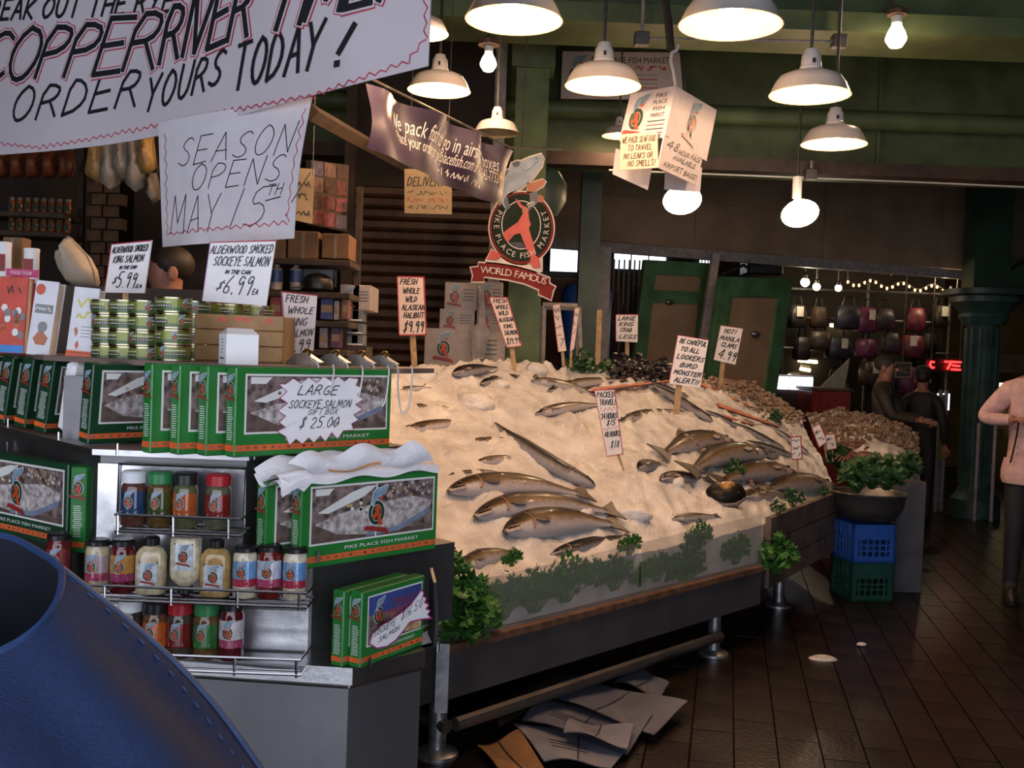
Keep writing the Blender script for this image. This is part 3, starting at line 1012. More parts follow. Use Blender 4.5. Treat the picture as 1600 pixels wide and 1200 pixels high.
def fish(label, hx, hy, tx, ty, hpx, kind='salmon', skin=None, bend=.06, sink=.25, up=1, tail=True, group='fish lying on the ice', mouth=True, thick=.6, dorsal=True, lift=0.0):
    H, n = hit(hx, hy)
    T, _ = hit(tx, ty)
    x = T - H
    n = (n - x.normalized() * n.dot(x.normalized())).normalized()
    L = x.length
    ht = hpx / FPX * ((H.y + T.y) / 2) / 2 * 1.12
    tk = ht * thick
    skin = skin or m_sal
    root = thing('fish', label, 'fish', group=group, mw=fr((H + n * (tk * (1 - 2 * sink) + lift)), x, n))
    P = PROF[kind]
    def cen(u):
        return V((u * L, up * bend * L * (4 * u * (1 - u)) , 0))
    # the body is one continuous surface
    b = MB()
    nu, nv = 26, 16
    band = []
    for i in range(nu + 1):
        u = P[-1][0] * i / nu
        hh = ht * interp(P, u)
        tt = tk * interp(P, u) ** .8 * (1 if u < .7 else 1 - (u - .7) * 2.4)
        c = cen(u)
        for q in range(nv):
            an = 2 * math.pi * q / nv
            b.v.append((c.x, c.y + up * hh * math.sin(an) * (1.0 if math.sin(an) > 0 else .92), c.z + tt * math.cos(an)))
            bv = .5 + .5 * math.sin(an)
            if u < .2:
                bv = bv + .16 * (1 - u / .2) if bv > .38 else bv - .2
            band.append(min(1, max(0, bv)))
    for i in range(nu):
        for q in range(nv):
            q2 = (q + 1) % nv
            b.f.append((i * nv + q, i * nv + q2, (i + 1) * nv + q2, (i + 1) * nv + q) if up > 0 else (i * nv + q2, i * nv + q, (i + 1) * nv + q, (i + 1) * nv + q2)); b.m.append(0)
    b.f.append(tuple(range(nv))); b.f.append(tuple(nu * nv + q for q in range(nv))); b.m += [0, 0]
    o = b.build('body', skin, root, True, 2.0)
    at_ = o.data.attributes.new('band', 'FLOAT', 'POINT')
    at_.data.foreach_set('value', band)
    e = P[-1][0]
    if tail:
        c = cen(e)
        w = ht * .95
        pts = [(c.x - .03 * L, c.y + up * ht * .24), (c.x + .05 * L, c.y + up * w * .7), (c.x + .10 * L, c.y + up * w), (c.x + .075 * L, c.y), (c.x + .10 * L, c.y - up * w * .9), (c.x + .05 * L, c.y - up * w * .6), (c.x - .03 * L, c.y - up * ht * .24)]
        MB().slab([(a_, b_, tk * .1) for a_, b_ in pts], (0, 0, -tk * .12)).build('tail_fin', m_fin, root)
    if dorsal:
        c, c2 = cen(.42), cen(.56)
        pts = [(c.x, c.y + up * ht * .94), (c.x + .03 * L, c.y + up * ht * 1.18), (c2.x, c2.y + up * ht * 1.05), (c2.x, c2.y + up * ht * .85)]
        MB().slab([(a_, b_, tk * .05) for a_, b_ in pts], (0, 0, -tk * .1)).build('dorsal_fin', m_fin, root)
    # pectoral fin lies on the flank
    c = cen(.24)
    pts = [(c.x, c.y - up * ht * .18), (c.x + .05 * L, c.y - up * ht * .02), (c.x + .115 * L, c.y - up * ht * .16), (c.x + .09 * L, c.y - up * ht * .42), (c.x + .03 * L, c.y - up * ht * .4)]
    MB().slab([(a_, b_, tk * (.93 if k < 1 else 1.0)) for k, (a_, b_) in enumerate(pts)], (0, 0, tk * .05)).build('pectoral_fin', m_fin_pale if kind == 'rock' else m_fin, root)
    # gill cover edge
    g = []
    for k in range(7):
        f = -0.75 + 1.4 * k / 6
        u = .19 + .035 * (1 - f * f)
        c = cen(u)
        hh, tt = ht * interp(P, u), tk * interp(P, u) ** .8
        g.append((c.x, c.y + up * hh * math.sin(f), c.z + tt * math.cos(f) * 1.0))
    MB().tube(g, .006 * L, 5, flat=.7).build('gill_cover', m_gill, o, True)
    c = cen(.085)
    hh, tt = ht * interp(P, .085), tk * interp(P, .085) ** .8
    MB().ell((c.x, c.y + up * hh * .3, tt * .93), .013 * L, .013 * L, .008 * L, 8, 6).build('eye', m_eye, o, True)
    if mouth:
        g = []
        for k in range(6):
            u = .005 + .02 * k
            c = cen(u)
            hh, tt = ht * interp(P, u), tk * interp(P, u) ** .8
            f = -.25 - .12 * k / 5
            g.append((c.x, c.y + up * hh * math.sin(f), tt * math.cos(f)))
        MB().tube(g, .006 * L, 5).build('mouth', m_eye, o, True)
        c = cen(.0)
        a_, b_, d_ = V(g[0]), V(g[-1]), V(g[2])
        jaw = MB().slab([a_ + V((-.012 * L, up * ht * .02, 0)), a_ + V((.0, -up * ht * .2, 0)), b_ + V((0, -up * ht * .26, .002)), b_], (0, 0, .004))
        jaw.build('lower_jaw', m_fin_pale, o)
    return root


GS = 'whole salmon on the ice'
fish('silver salmon highest of the three in front with its tail by the dark fish', 697, 772, 912, 778, 46, bend=.075, sink=.3, group=GS)
fish('brown backed salmon in the middle of the three at the front', 738, 812, 958, 806, 46, bend=.085, sink=.3, group=GS)
fish('golden brown salmon lowest of the three with open gill', 783, 838, 960, 826, 54, bend=.06, sink=.25, group=GS)
fish('salmon head poking out of the ice behind the near acrylic guard', 718, 888, 812, 862, 32, bend=.05, sink=.55, group=GS)
fish('dark salmon lying right under the lowest front salmon', 860, 866, 985, 836, 20, bend=.02, sink=.55, group=GS, skin=m_dark)
# long dark curved fish above the salmon
fish('long dark slender fish curving down the ice above the front salmon', 928, 764, 772, 664, 34, 'slender', m_dark, bend=-.07, sink=.3, up=-1, tail=False, mouth=False, group=GS)
# salmon sunk in rows with only their backs showing
for k, (a, b, c, d, h, lb_) in enumerate([
        (622, 674, 740, 656, 22, 'salmon sunk in the ice just right of the upper gift box'),
        (630, 640, 705, 634, 18, 'small salmon back showing in the ice under the white lump'),
        (728, 690, 818, 688, 18, 'salmon back buried in ice left of the dark slender fish'),
        (742, 722, 822, 714, 16, 'salmon back buried deep above the three front salmon'),
        (608, 616, 668, 602, 14, 'salmon back in the ice near the hanging white cords'),
        (700, 742, 800, 738, 14, 'faint salmon back right above the highest front salmon')]):
    fish(lb_, a, b, c, d, h, bend=.03, sink=.74, group='salmon buried in ice', skin=m_sal, mouth=False, dorsal=False)
# fish along the ridge
fish('dark fish head at the ridge left of centre', 706, 588, 780, 578, 22, 'rock', m_dark, bend=.04, sink=.2, group='fish at the ridge', tail=False)
fish('second dark fish head beside the one at the ridge', 750, 602, 840, 592, 20, 'rock', m_dark, bend=.04, sink=.35, group='fish at the ridge')
fish('large pale salmon lying along the ridge under the price signs', 830, 596, 955, 578, 22, bend=.05, sink=.4, group='fish at the ridge')
fish('salmon under the ridge with dark tail tip', 855, 612, 978, 594, 18, bend=.03, sink=.45, group='fish at the ridge')
fish('salmon half covered by ice behind the packed travel sign', 836, 648, 942, 632, 20, bend=.03, sink=.5, group='fish at the ridge')
fish('salmon half covered by ice right of the packed travel sign', 965, 660, 1060, 640, 16, bend=.03, sink=.58, group='fish at the ridge')
# rockfish at the right
GR = 'rockfish at the plank end'
fish('golden rockfish with raised back farthest from the guard', 1140, 700, 1030, 720, 44, 'rock', m_rock, bend=.06, sink=.12, up=-1, group=GR)
fish('golden rockfish in the middle of the pile with pale fin', 1190, 722, 1072, 752, 44, 'rock', m_rock, bend=.06, sink=.1, up=-1, group=GR, lift=.02)
fish('tan rockfish lying before the leaning white price tag', 1236, 748, 1120, 764, 40, 'rock', m_rock, bend=.05, sink=.15, up=-1, group=GR, lift=.01)
fish('pale cod with pointed head at the plank end corner', 1298, 766, 1196, 772, 40, 'salmon', m_rock, bend=.05, sink=.2, up=-1, group=GR)
fish('small dark fish left of the rockfish pile', 996, 734, 1034, 726, 22, 'rock', m_dark, bend=.04, sink=.3, group=GR)
fish('small dark fish nose down left of the round black fish', 1030, 752, 1110, 752, 24, 'rock', m_dark, bend=.05, sink=.35, group=GR)
fish('slim fish at the front of the ice near the far acrylic guard', 1050, 812, 1120, 806, 14, bend=.02, sink=.45, group=GR)
fish('grey fish half hidden behind the round black fish', 1160, 780, 1240, 778, 26, 'rock', m_rock, bend=.03, sink=.3, group=GR)
fish('dark fish between the black strips and the rockfish', 1215, 715, 1140, 698, 20, 'rock', m_dark, bend=.03, sink=.3, up=-1, group=GR)
# round black fish facing the viewer, mouth first
H, n = hit(1130, 782)
rt = thing('fish', 'round black fish facing forward with a golden top', 'fish', group=GR, mw=fr(H + n * .02, V((.9, .2, .1)), n))
b = MB().lathe([(.01, -.02), (.09, -.03), (.125, .01), (.12, .05), (.085, .085), (.03, .1), (.005, .102)], 20, 0, sy=.72)
for i, p in enumerate(b.v):
    b.v[i] = (p[0], p[1], p[2] + .008 * math.sin(p[0] * 90))
o = b.build('body', m_dark, rt, True, 2)
a_ = o.data.attributes.new('band', 'FLOAT', 'POINT'); a_.data.foreach_set('value', [.75 if p[2] < .085 else .6 for p in b.v])
MB().tube([(-.1, -.05, .03), (-.05, -.088, .025), (.02, -.096, .025), (.09, -.06, .03)], .012, 6).build('mouth', m_mouth, rt, True)
for sx in (-.05, .05):
    MB().ell((sx, -.05, .075), .014, .014, .012, 8, 6).build('eye', m_eye, rt, True)
MB().ell((0, .0, .092), .05, .035, .02, 10, 6).build('dorsal_patch', mat('golden_scale', (.3, .16, .04), .3, var=.4, sc=60), rt, True)

# black strips of long fish down the right side, pink fillets between
for k, (a, b, c, d, h, lb_) in enumerate([
        (1112, 662, 1010, 600, 20, 'long black fish running down the ice under the bird monster sign'),
        (1075, 622, 985, 590, 12, 'long black fish above the longest black one at the back'),
        (1150, 668, 1100, 642, 12, 'short black fish right of the leaning wooden stake'),
        (1225, 706, 1140, 660, 15, 'long black fish at the plank end, upper of the pair'),
        (1240, 716, 1165, 690, 14, 'long black fish at the plank end, lower of the pair'),
        (1262, 712, 1205, 668, 13, 'long black fish highest along the plank end')]):
    fish(lb_, a, b, c, d, h, 'slender', m_dark, bend=.015, sink=.2, up=-1, tail=False, mouth=False, group='long black fish')
m_pink = mat('salmon_fillet', (.62, .22, .13), .35, var=.2, sc=30)
for k, (a, b, c, d, h, lb_) in enumerate([
        (950, 556, 1060, 596, 12, 'orange salmon fillet along the ridge behind the price stakes'),
        (1120, 634, 1215, 668, 13, 'pink fillet lying among the black fish'),
        (1080, 596, 1180, 640, 9, 'pink fillet above the black fish near the shellfish'),
        (1128, 652, 1175, 666, 8, 'short pink fillet under the longer pink one')]):
    A, n = hit(a, b); B, _ = hit(c, d)
    x = B - A; L = x.length
    w = h / FPX * A.y
    rt = thing('fillet', lb_, 'fish fillet', group='pink fillets', mw=fr(A + n * .012, x, n))
    g = MB()
    g.grid(12, 5, lambda u, v: V((u * L, (v - .5) * w * (1 - .75 * u ** 2), .014 * math.sin(math.pi * min(1, max(0, v))) * (1 - u * .6) + .004 * math.sin(u * 40))))
    g.grid(12, 5, lambda u, v: V((u * L, (.5 - v) * w * (1 - .75 * u ** 2), -.01)))
    g.build('flesh', m_pink, rt, True, 2)
    MB().tube([(u_ * L, -.52 * w * (1 - .75 * u_ ** 2), -.002) for u_ in [i / 8 for i in range(9)]], .006, 5).build('skin_edge', m_fin, rt, True)

# shellfish pile at the far end, and a dark crab-shell heap at the ridge: uncountable
m_shell = mat('shellfish', (.16, .1, .065), .4, var=.6, sc=45, c2=(.34, .25, .18))
def pile(name, label, pts, n, sz, m, flat=.6, hgt=.04, ridge=False):
    g = MB()
    for k in range(n):
        a = R.random() * (len(pts) - 1)
        i = int(a)
        c0, c1 = pts[i], pts[min(i + 1, len(pts) - 1)]
        x = c0[0] + (c1[0] - c0[0]) * (a - i) + R.gauss(0, c0[2])
        y = c0[1] + (c1[1] - c0[1]) * (a - i) + R.gauss(0, c0[3])
        p, nn = hit(x, y)
        if ridge:
            p = ridge_at(x, R.uniform(.9, 1.0))
        s_ = sz * R.uniform(.7, 1.3)
        b0 = len(g.v)
        g.ell((0, 0, 0), s_, s_ * R.uniform(.5, .8), s_ * flat, 7, 4)
        q = Matrix.Rotation(R.random() * 6.3, 4, 'Z') @ Matrix.Rotation(R.uniform(-.7, .7), 4, 'X')
        off = p + nn * R.uniform(0, hgt)
        for i in range(b0, len(g.v)):
            g.v[i] = tuple(q @ V(g.v[i]) + off)
    return tag(g.build(name, m, None, True), label, 'shellfish', kind='stuff')
pile('shellfish_pile', 'brown heap of small clams spread along the far end of the ice', [(1112, 592, 12, 5), (1160, 608, 14, 7), (1205, 628, 14, 8), (1250, 652, 8, 8)], 950, .022, m_shell)
pile('mussel_pile', 'dark heap of mussels on the ridge below the crab sign', [(965, 548, 8, 4), (1000, 553, 8, 5), (1045, 563, 6, 4)], 260, .035, mat('mussel_shell', (.02, .016, .02), .3, var=.6, sc=30), hgt=.09, ridge=True)

# ================================================================== GREEN GARNISH
m_leaf = mat('parsley_leaf', (.035, .15, .022), .55, var=.45, sc=40)
m_leaf2 = mat('dark_kale_leaf', (.025, .085, .025), .5, var=.45, sc=40)


def leaf_mesh(n, r, seed, droop=0.0):
    rr = random.Random(seed)
    g = MB()
    for k in range(n):
        a = rr.random() * 6.283
        e = rr.random() ** .6
        h = rr.uniform(.1, 1) * r
        c = V((math.cos(a) * e * r, math.sin(a) * e * r * .55, h * (1 - .5 * e) - droop * e * r))
        s_ = rr.uniform(.13, .24) * r
        q = Matrix.Rotation(rr.random() * 6.3, 3, 'Z') @ Matrix.Rotation(rr.uniform(-1.2, 1.2), 3, 'X') @ Matrix.Rotation(rr.uniform(-1, 1), 3, 'Y')
        pts = [(-.3, 0, 0), (-.9, .5, .15), (-.4, .6, 0), (-.2, 1.1, .2), (.1, .7, .05), (.5, 1.0, .2), (.45, .5, 0), (.9, .3, .15), (.3, 0, 0)]
        g.poly([c + q @ (V(p) * s_) for p in pts])
        if k % 6 == 0:
            g.tube([V((c.x * .2, c.y * .2, -r * .25)), c * .6, c], r * .018, 4)
    return g


CL = {}
def clump(label, p, r, seed=0, m=None, droop=0.0, n=90, ys=1.0):
    key = (seed, droop, n)
    root = thing('parsley_bunch', label, 'parsley', loc=p, rz=(R.random() * .5 if ys == 1 else 0) + math.atan2(u1.y, u1.x), group='green garnish bunches')
    if key not in CL:
        CL[key] = leaf_mesh(n, 1.0, seed, droop)
    g = MB(); g.v = [(a * r, b * r * ys, c * r) for a, b, c in CL[key].v]; g.f = CL[key].f; g.m = CL[key].m
    o = g.build('leaves', m or m_leaf, root)
    return root


gp = P0 + n1_ * .012
for k, (x, y, r, sd_, lb_) in enumerate([
        (700, 925, .13, 1, 'bushy parsley bunch spilling over the near table corner'),
        (728, 950, .11, 2, 'parsley bunch drooping over the rim beside the near guard'),
        (676, 880, .09, 3, 'parsley sprig standing between gift box and ice'),
        (785, 925, .09, 1, 'parsley bunch behind the near guard at its close end'),
        (835, 915, .09, 2, 'parsley bunch second from the close end of the near guard'),
        (885, 895, .10, 3, 'parsley bunch with tips above the middle of the near guard'),
        (922, 888, .06, 1, 'small parsley bunch between two larger ones behind the near guard'),
        (960, 888, .08, 2, 'parsley bunch near the joint of the two guards'),
        (1000, 895, .05, 3, 'parsley showing in the gap between the two acrylic guards'),
        (1026, 880, .07, 1, 'parsley bunch just past the guard joint'),
        (1072, 876, .10, 2, 'large parsley bunch in the middle of the far guard'),
        (1092, 832, .07, 3, 'parsley tuft rising above the far guard'),
        (1150, 852, .08, 1, 'parsley bunch at the far end of the far guard'),
        (1206, 858, .10, 2, 'parsley bunch outside the far guard at the plank corner'),
        (800, 868, .035, 3, 'tiny parsley sprig under the lowest front salmon'),
        (984, 846, .05, 1, 'thin parsley sprig standing at the guard joint')]):
    c = onplane(x, y, gp, n1_)
    r *= 1.9 if k > 2 else 1.7
    out = x < 740 or x > 1195
    clump(lb_, c - V((0, 0, r * .45)) + n1_ * (.04 if out else .002), r, sd_, m=m_leaf, n=230, ys=1.0 if out else .16)
for x, y, r, lb_ in ((1240, 786, .1, 'fringe of greens on the plank end near its middle'), (1288, 772, .07, 'greens at the tip of the plank end'), (1216, 800, .08, 'greens hanging at the top of the plank end corner')):
    c = onplane(x, y, P1 + n2_ * .05, n2_)
    clump(lb_, c, r, 4, m_leaf2)
for x, y, r, lb_ in ((912, 548, .17, 'big dark kale bunch behind the ridge beside the tall stake'), (950, 552, .12, 'kale bunch at the foot of the crab sign'), (1212, 650, .1, 'kale bunch beside the clam heap'), (985, 562, .08, 'small kale bunch before the mussel heap'), (1232, 612, .12, 'kale at the far corner under the second green door')):
    p = hit(x, y + 8)[0] if x > 1200 else ridge_at(x)
    clump(lb_, p, r, 5, m_leaf2, n=120)

# ================================================================== PRINTED EMBLEM (leaping fish over ring with red figure and ribbon)
m_em_ring = mat('print_dark_green', (.02, .045, .03), .4, var=.15)
m_em_red = mat('print_orange_red', (.55, .07, .02), .4, var=.15)
m_em_fish = mat('print_fish_blue', (.22, .33, .42), .35, var=.2, sc=60)
m_em_rib = mat('print_ribbon_red', (.3, .03, .025), .4, var=.15)
m_em_white = mat('print_white', (.75, .75, .72), .5, var=.04)
EMB = [m_em_ring, m_em_red, m_em_fish, m_em_rib, m_em_white]
_FISH = [(.24, .50), (.26, .475), (.245, .43), (.19, .36), (.15, .32), (.10, .29), (.03, .27), (-.03, .23), (-.06, .16), (-.085, .12), (-.12, .13), (-.13, .2), (-.12, .29), (-.10, .35), (-.105, .4), (-.07, .395), (-.05, .42), (-.04, .44), (0, .455), (.06, .45), (.15, .48)]


def ebase(S, cx, cy, h):
    return lambda x, y, l: S(cx + x * h, cy + y * h, l)


def emblem(mb, S, cx, cy, h, i0, l0=1, ribbon=True, dl=1.0):
    """h = full height; material slots i0.. = EMB"""
    E = ebase(S, cx, cy, h)
    mb.ellipse(E, 0, -.02, .215, .25, i0 + 4, l0, 20)
    mb.ellipse(E, 0, -.02, .2, .235, i0 + 0, l0 + dl, 20)
    mb.ellipse(E, 0, -.02, .128, .16, i0 + 4, l0 + 2 * dl, 18)
    mb.ellipse(E, 0, -.02, .118, .15, i0 + 0, l0 + 3 * dl, 18)
    for j, pts in enumerate(([(-.03, .14), (.05, .11), (.085, .03), (.04, -.03), (-.05, .03)], [(.03, .05), (-.12, -.08), (-.09, -.16), (.0, -.08), (.04, -.02)], [(-.01, .0), (.07, .0), (.15, -.26), (.05, -.26)])):
        mb.pp(E, pts, i0 + 1, l0 + (4 + .2 * j) * dl)
    mb.pp(E, [(.05, .28), (.15, .30), (.13, .25), (.08, .22)], i0 + 1, l0 + 4 * dl)
    mb.pp(E, [(p[0] * 1.08 - .004, p[1] * 1.06 - .015) for p in _FISH], i0 + 4, l0 + 4 * dl)
    mb.pp(E, _FISH, i0 + 2, l0 + 5 * dl)
    if ribbon:
        mb.pp(E, [(-.3, -.27), (-.24, -.25), (.22, -.32), (.3, -.39), (.28, -.46), (.22, -.41), (-.22, -.34), (-.31, -.34)], i0 + 3, l0 + 5 * dl)
    return mb


# ================================================================== DISPLAY STAND
A42 = math.radians(42)
ud = V((math.sin(A42), math.cos(A42), 0))
vd = V((-math.cos(A42), math.sin(A42), 0))
CZ, T2, T3, T4 = .955, 1.142, 1.37, 1.557
C1, C2 = V((-.300, 2.05, 0)), V((-.165, 2.195, 0))
LC = V((-.87, 2.10, 0))            # left corner
ld = V((-.68, .733, 0)).normalized()
stand = thing('display_stand', 'tiered stainless display stand with angled corners in the foreground', 'display stand', loc=(0, 0, 0))


def pl(pts, z):
    return [V((p[0], p[1], z)) for p in pts]


base = [LC + ld * .9, LC + V((.03, .02, 0)), C1 + V((-.01, .02, 0)), C2 + V((-.01, .015, 0)), V((-.5, 3.0, 0)), V((-1.2, 3.1, 0))]
m_cab = mat('cabinet_steel', (.17, .17, .18), .42, metal=.75, var=.15, sc=3, bump=.03, bsc=200)
MB().slab(pl(base, 0.0), (0, 0, .915)).build('cabinet_body', m_cab, stand)
m_edge = mat('bright_steel_edge', (.75, .76, .78), .25, metal=1, var=.05)
mb = MB()
for a, b in ((LC + V((.03, .02, 0)), C1 + V((-.01, .02, 0))), (C1 + V((-.01, .02, 0)), C2 + V((-.01, .015, 0)))):
    mb.tube([a + V((0, 0, .912)), b + V((0, 0, .912))], .006, 6)
mb.build('edge_bead', m_edge, stand, True)
top = [LC + ld * .92 + V((-.02, -.02, 0)), LC, C1, C2, V((-.48, 3.02, 0)), V((-1.2, 3.12, 0))]
MB().slab(pl(top, .92), (0, 0, .035)).build('counter_ledge', m_steel, stand)
# two stepped blocks carrying the gift boxes
B2 = V((-.405, 2.15, 0)); B3 = V((-.552, 2.15, 0))
BL_ = V((-.88, 2.15, 0))
mb = MB().slab(pl([BL_ + ld * .8, BL_, B2, B2 + ud * .42, V((-.62, 2.95, 0)), V((-1.2, 3.0, 0))], CZ), (0, 0, T2 - CZ))
mb.build('lower_tier', m_steel_dark, stand)
mb = MB().slab(pl([BL_ + ld * .8 + V((.02, .02, 0)), BL_ + V((.02, 0, 0)), B3, B3 + ud * .42, V((-.68, 2.9, 0)), V((-1.2, 2.95, 0))], T2), (0, 0, T3 - T2 - .012))
mb.build('upper_tier', m_steel_dark, stand)
MB().slab(pl([BL_ + ld * .82, BL_ + V((.01, -.02, 0)), B3 + V((.01, -.02, 0)), B3 + ud * .44 + V((.01, 0, 0)), V((-.66, 2.92, 0)), V((-1.2, 2.97, 0))], T3 - .012), (0, 0, .012)).build('shelf_plate', m_steel, stand)
# polished front panels behind the racks
m_panel = mat('scuffed_steel_panel', (.52, .52, .54), .3, metal=.9, var=.35, sc=7, bump=.12, bsc=35)
MB().box(-.88, -.41, 2.142, 2.15, CZ + .005, T2 + .03).build('front_panel', m_panel, stand)
MB().box(-.86, -.552, 2.138, 2.15, T2 + .03, T3 - .03).build('front_panel', m_panel, stand)
MB().box(-.87, -.415, 2.136, 2.145, 1.045, 1.05).build('panel_joint', m_steel_dark, stand)
# end bracket beside the small gift boxes
mb = MB().slab([V((-.172, 2.33, CZ)), V((-.150, 2.22, CZ)), V((-.148, 2.23, CZ + .05)), V((-.158, 2.27, CZ + .13)), V((-.172, 2.33, CZ + .15))], (.006, .004, 0))
mb.build('end_bracket', m_steel_dark, stand)
# inner core that carries the top board
MB().slab(pl([(-.86, 2.42), (-.62, 2.42), (-.5, 2.6), (-.75, 2.85), (-1.1, 2.85)], T3), (0, 0, T4 - T3 - .016)).build('core', m_steel_dark, stand)
m_board = mat('worn_top_board', (.2, .135, .115), .5, var=.25, sc=9)
brd = [V((-.70, 2.19, 0)), V((-.562, 2.085, 0)), V((-.262, 2.42, 0)), V((-.20, 2.62, 0)), V((-.60, 3.0, 0)), V((-1.5, 3.0, 0)), V((-1.1, 2.4, 0))]
MB().slab(pl(brd, T4 - .012), (0, 0, .012)).build('top_board', m_board, stand)
TOPZ = T4

# price rails: small upright shelf pins
for x, y, Y in ((397, 712, 2.12), (497, 873, 2.1), (645, 852, 2.34), (578, 1040, 2.05), (685, 1013, 2.2), (12, 664, 2.6), (91, 686, 2.3), (183, 705, 2.1), (11, 700, 2.6)):
    p = at(x, y, Y)
    MB().tube([p + V((0, 0, -.008)), p + V((0, 0, .016))], .003, 6).build('shelf_pin', m_wire, stand)

# ---------------------------------------------------------------- gift boxes
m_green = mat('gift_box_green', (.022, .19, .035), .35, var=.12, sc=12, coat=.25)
m_green_shade = mat('gift_box_green_shaded', (.01, .052, .022), .35, var=.15, sc=12, coat=.25)  # same box green with the left face's shade put into the colour
m_orange = mat('print_orange', (.75, .13, .03), .4, var=.1)
m_photo_dark = mat('photo_dark', (.05, .035, .035), .4, sc=55, c2=(.3, .22, .2))
m_photo_ice = mat('photo_ice', (.25, .2, .2), .4, sc=70, c2=(.68, .62, .6))
m_photo_floor = mat('photo_floor', (.12, .085, .07), .4, var=.3, sc=40)
m_photo_blue = mat('photo_blue_edge', (.2, .24, .34), .4, var=.2)
m_photo_sky = mat('photo_dusk_sky', (.05, .08, .28), .4, var=.25, sc=8)
m_photo_lights = mat('photo_lights', (.35, .18, .06), .4, sc=60, c2=(.7, .5, .25))
GB = [m_green, m_orange, m_em_white, m_photo_dark, m_photo_ice, m_photo_floor, m_photo_blue, m_photo_sky, m_photo_lights, m_ink] + EMB


def giftbox_proto(L, H, T, dark=False, scene='ice', split=True):
    """returns dict of meshes: local x along length, y depth, z up; front at y=0, spine at x=0"""
    body = MB().bbox(0, L, 0, T, 0, H, .0025)
    f = MB()
    S = planeS((0, 0, 0), (1, 0, 0), (0, 0, 1), (0, -1, 0))
    k = H / .184
    ox = .008 * k
    f.pr(S, 0.003, .012 * k, L - .003, .024 * k, 1, 1)
    for i in range(int(L / .02)):
        f.pr(S, .008 + i * .02, .0155 * k, .016 + i * .02, .0205 * k, 3, 2)
    ptext(f, S, 'PIKE PLACE FISH MARKET', L * .3, .031 * k, .0075 * k, 2, 1, fit=L * .55)
    a, b, c, d = .022 * k, .046 * k, L - .012 * k, H - .014 * k
    if scene == 'ice':
        f.pr(S, a, b, c, d, 2, 1)
        w = .0045 * k
        x0, y0, x1, y1 = a + w, b + w, c - w, d - w
        W_, H_ = x1 - x0, y1 - y0
        q = lambda pts: [(x0 + u * W_, y0 + v * H_) for u, v in pts]
        f.pr(S, x0, y0, x1, y1, 3, 2)
        f.pp(S, q([(0, 0), (1, 0), (1, .12), (.45, .06), (.12, .3), (0, .34)]), 5, 3)
        f.pp(S, q([(.02, .34), (.2, .12), (.42, .06), (.7, .1), (.97, .42), (.98, .58), (.8, .7), (.5, .62), (.2, .5)]), 4, 4)
        f.pp(S, q([(.42, .02), (.7, .05), (.97, .34), (.97, .45), (.7, .15), (.44, .09)]), 6, 5)
        f.pp(S, q([(.04, .55), (.3, .88), (.42, .97), (.5, .97), (.4, .78), (.12, .52)]), 2, 5)
        f.pp(S, q([(.02, .86), (.12, .86), (.16, .98), (.02, .98)]), 2, 5)
        for i in range(26):
            u, v = R.uniform(.55, .97), R.uniform(.72, .97)
            f.ellipse(S, x0 + u * W_, y0 + v * H_, .004 * k, .0045 * k, 4 if i % 3 else 8, 5, 6)
        for i in range(12):
            u, v = R.uniform(.2, .55), R.uniform(.5, .72)
            f.ellipse(S, x0 + u * W_, y0 + v * H_, .005 * k, .004 * k, 2 if i % 2 else 8, 5, 6)
        if split:
            f.pr(S, (x0 + x1) / 2 - .002, y0, (x0 + x1) / 2 + .002, y1, 2, 6)
        emblem(f, S, (x0 + x1) / 2, (y0 + y1) / 2 - .004 * k, H * .62, 10, 7)
    else:
        f.pr(S, a, b, c, d, 2, 1)
        w = .004 * k
        x0, y0, x1, y1 = a + w, b + w, c - w, d - w
        W_, H_ = x1 - x0, y1 - y0
        q = lambda pts: [(x0 + u * W_, y0 + v * H_) for u, v in pts]
        f.pr(S, x0, y0, x1, y1, 7, 2)
        f.pp(S, q([(0, 0), (1, 0), (1, .42), (.6, .5), (.3, .6), (0, .62)]), 3, 3)
        f.pp(S, q([(.5, .05), (1, .02), (1, .3), (.55, .36)]), 8, 4)
        ptext(f, S, 'PUBLIC', x0 + .45 * W_, y0 + .68 * H_, .02 * k, 14 - 1, 4, fit=.45 * W_)
        ptext(f, S, 'MARKET', x0 + .32 * W_, y0 + .5 * H_, .017 * k, 11, 4, fit=.5 * W_)
        emblem(f, S, x0 + .17 * W_, y0 + .6 * H_, H * .46, 10, 5, ribbon=False)
    s = MB()
    S2 = planeS((0, T, 0), (0, -1, 0), (0, 0, 1), (-1, 0, 0))
    s.pr(S2, .002, .012 * k, T - .002, .024 * k, 1, 1)
    emblem(s, S2, T / 2, H - .045 * k, .06 * k, 10, 1)
    for i in range(16):
        y = H - .085 * k - i * .0046 * k
        if y < .03 * k:
            break
        s.pr(S2, T * R.uniform(.2, .28), y, T * R.uniform(.7, .82), y + .0016 * k, 2, 1)
    return body, f, s, (m_green_shade if dark else m_green)


class BoxKind:
    def __init__(s, *a, **k):
        s.p = giftbox_proto(*a, **k)
        s.first = None

    def place(s, label, o, x, up=V((0, 0, 1)), group=None, name='gift_box'):
        mw = fr(o, x, up)
        if s.first is None:
            root = thing(name, label, 'gift box', mw=mw, group=group)
            body, f, sp, m = s.p
            body.build('carton', m, root)
            f.build('front_print', GB if m is m_green else [m_green_shade] + GB[1:], root)
            sp.build('spine_print', GB, root)
            s.first = root
            return root
        r = dup(s.first, label, mw)
        if group: r['group'] = group
        return r


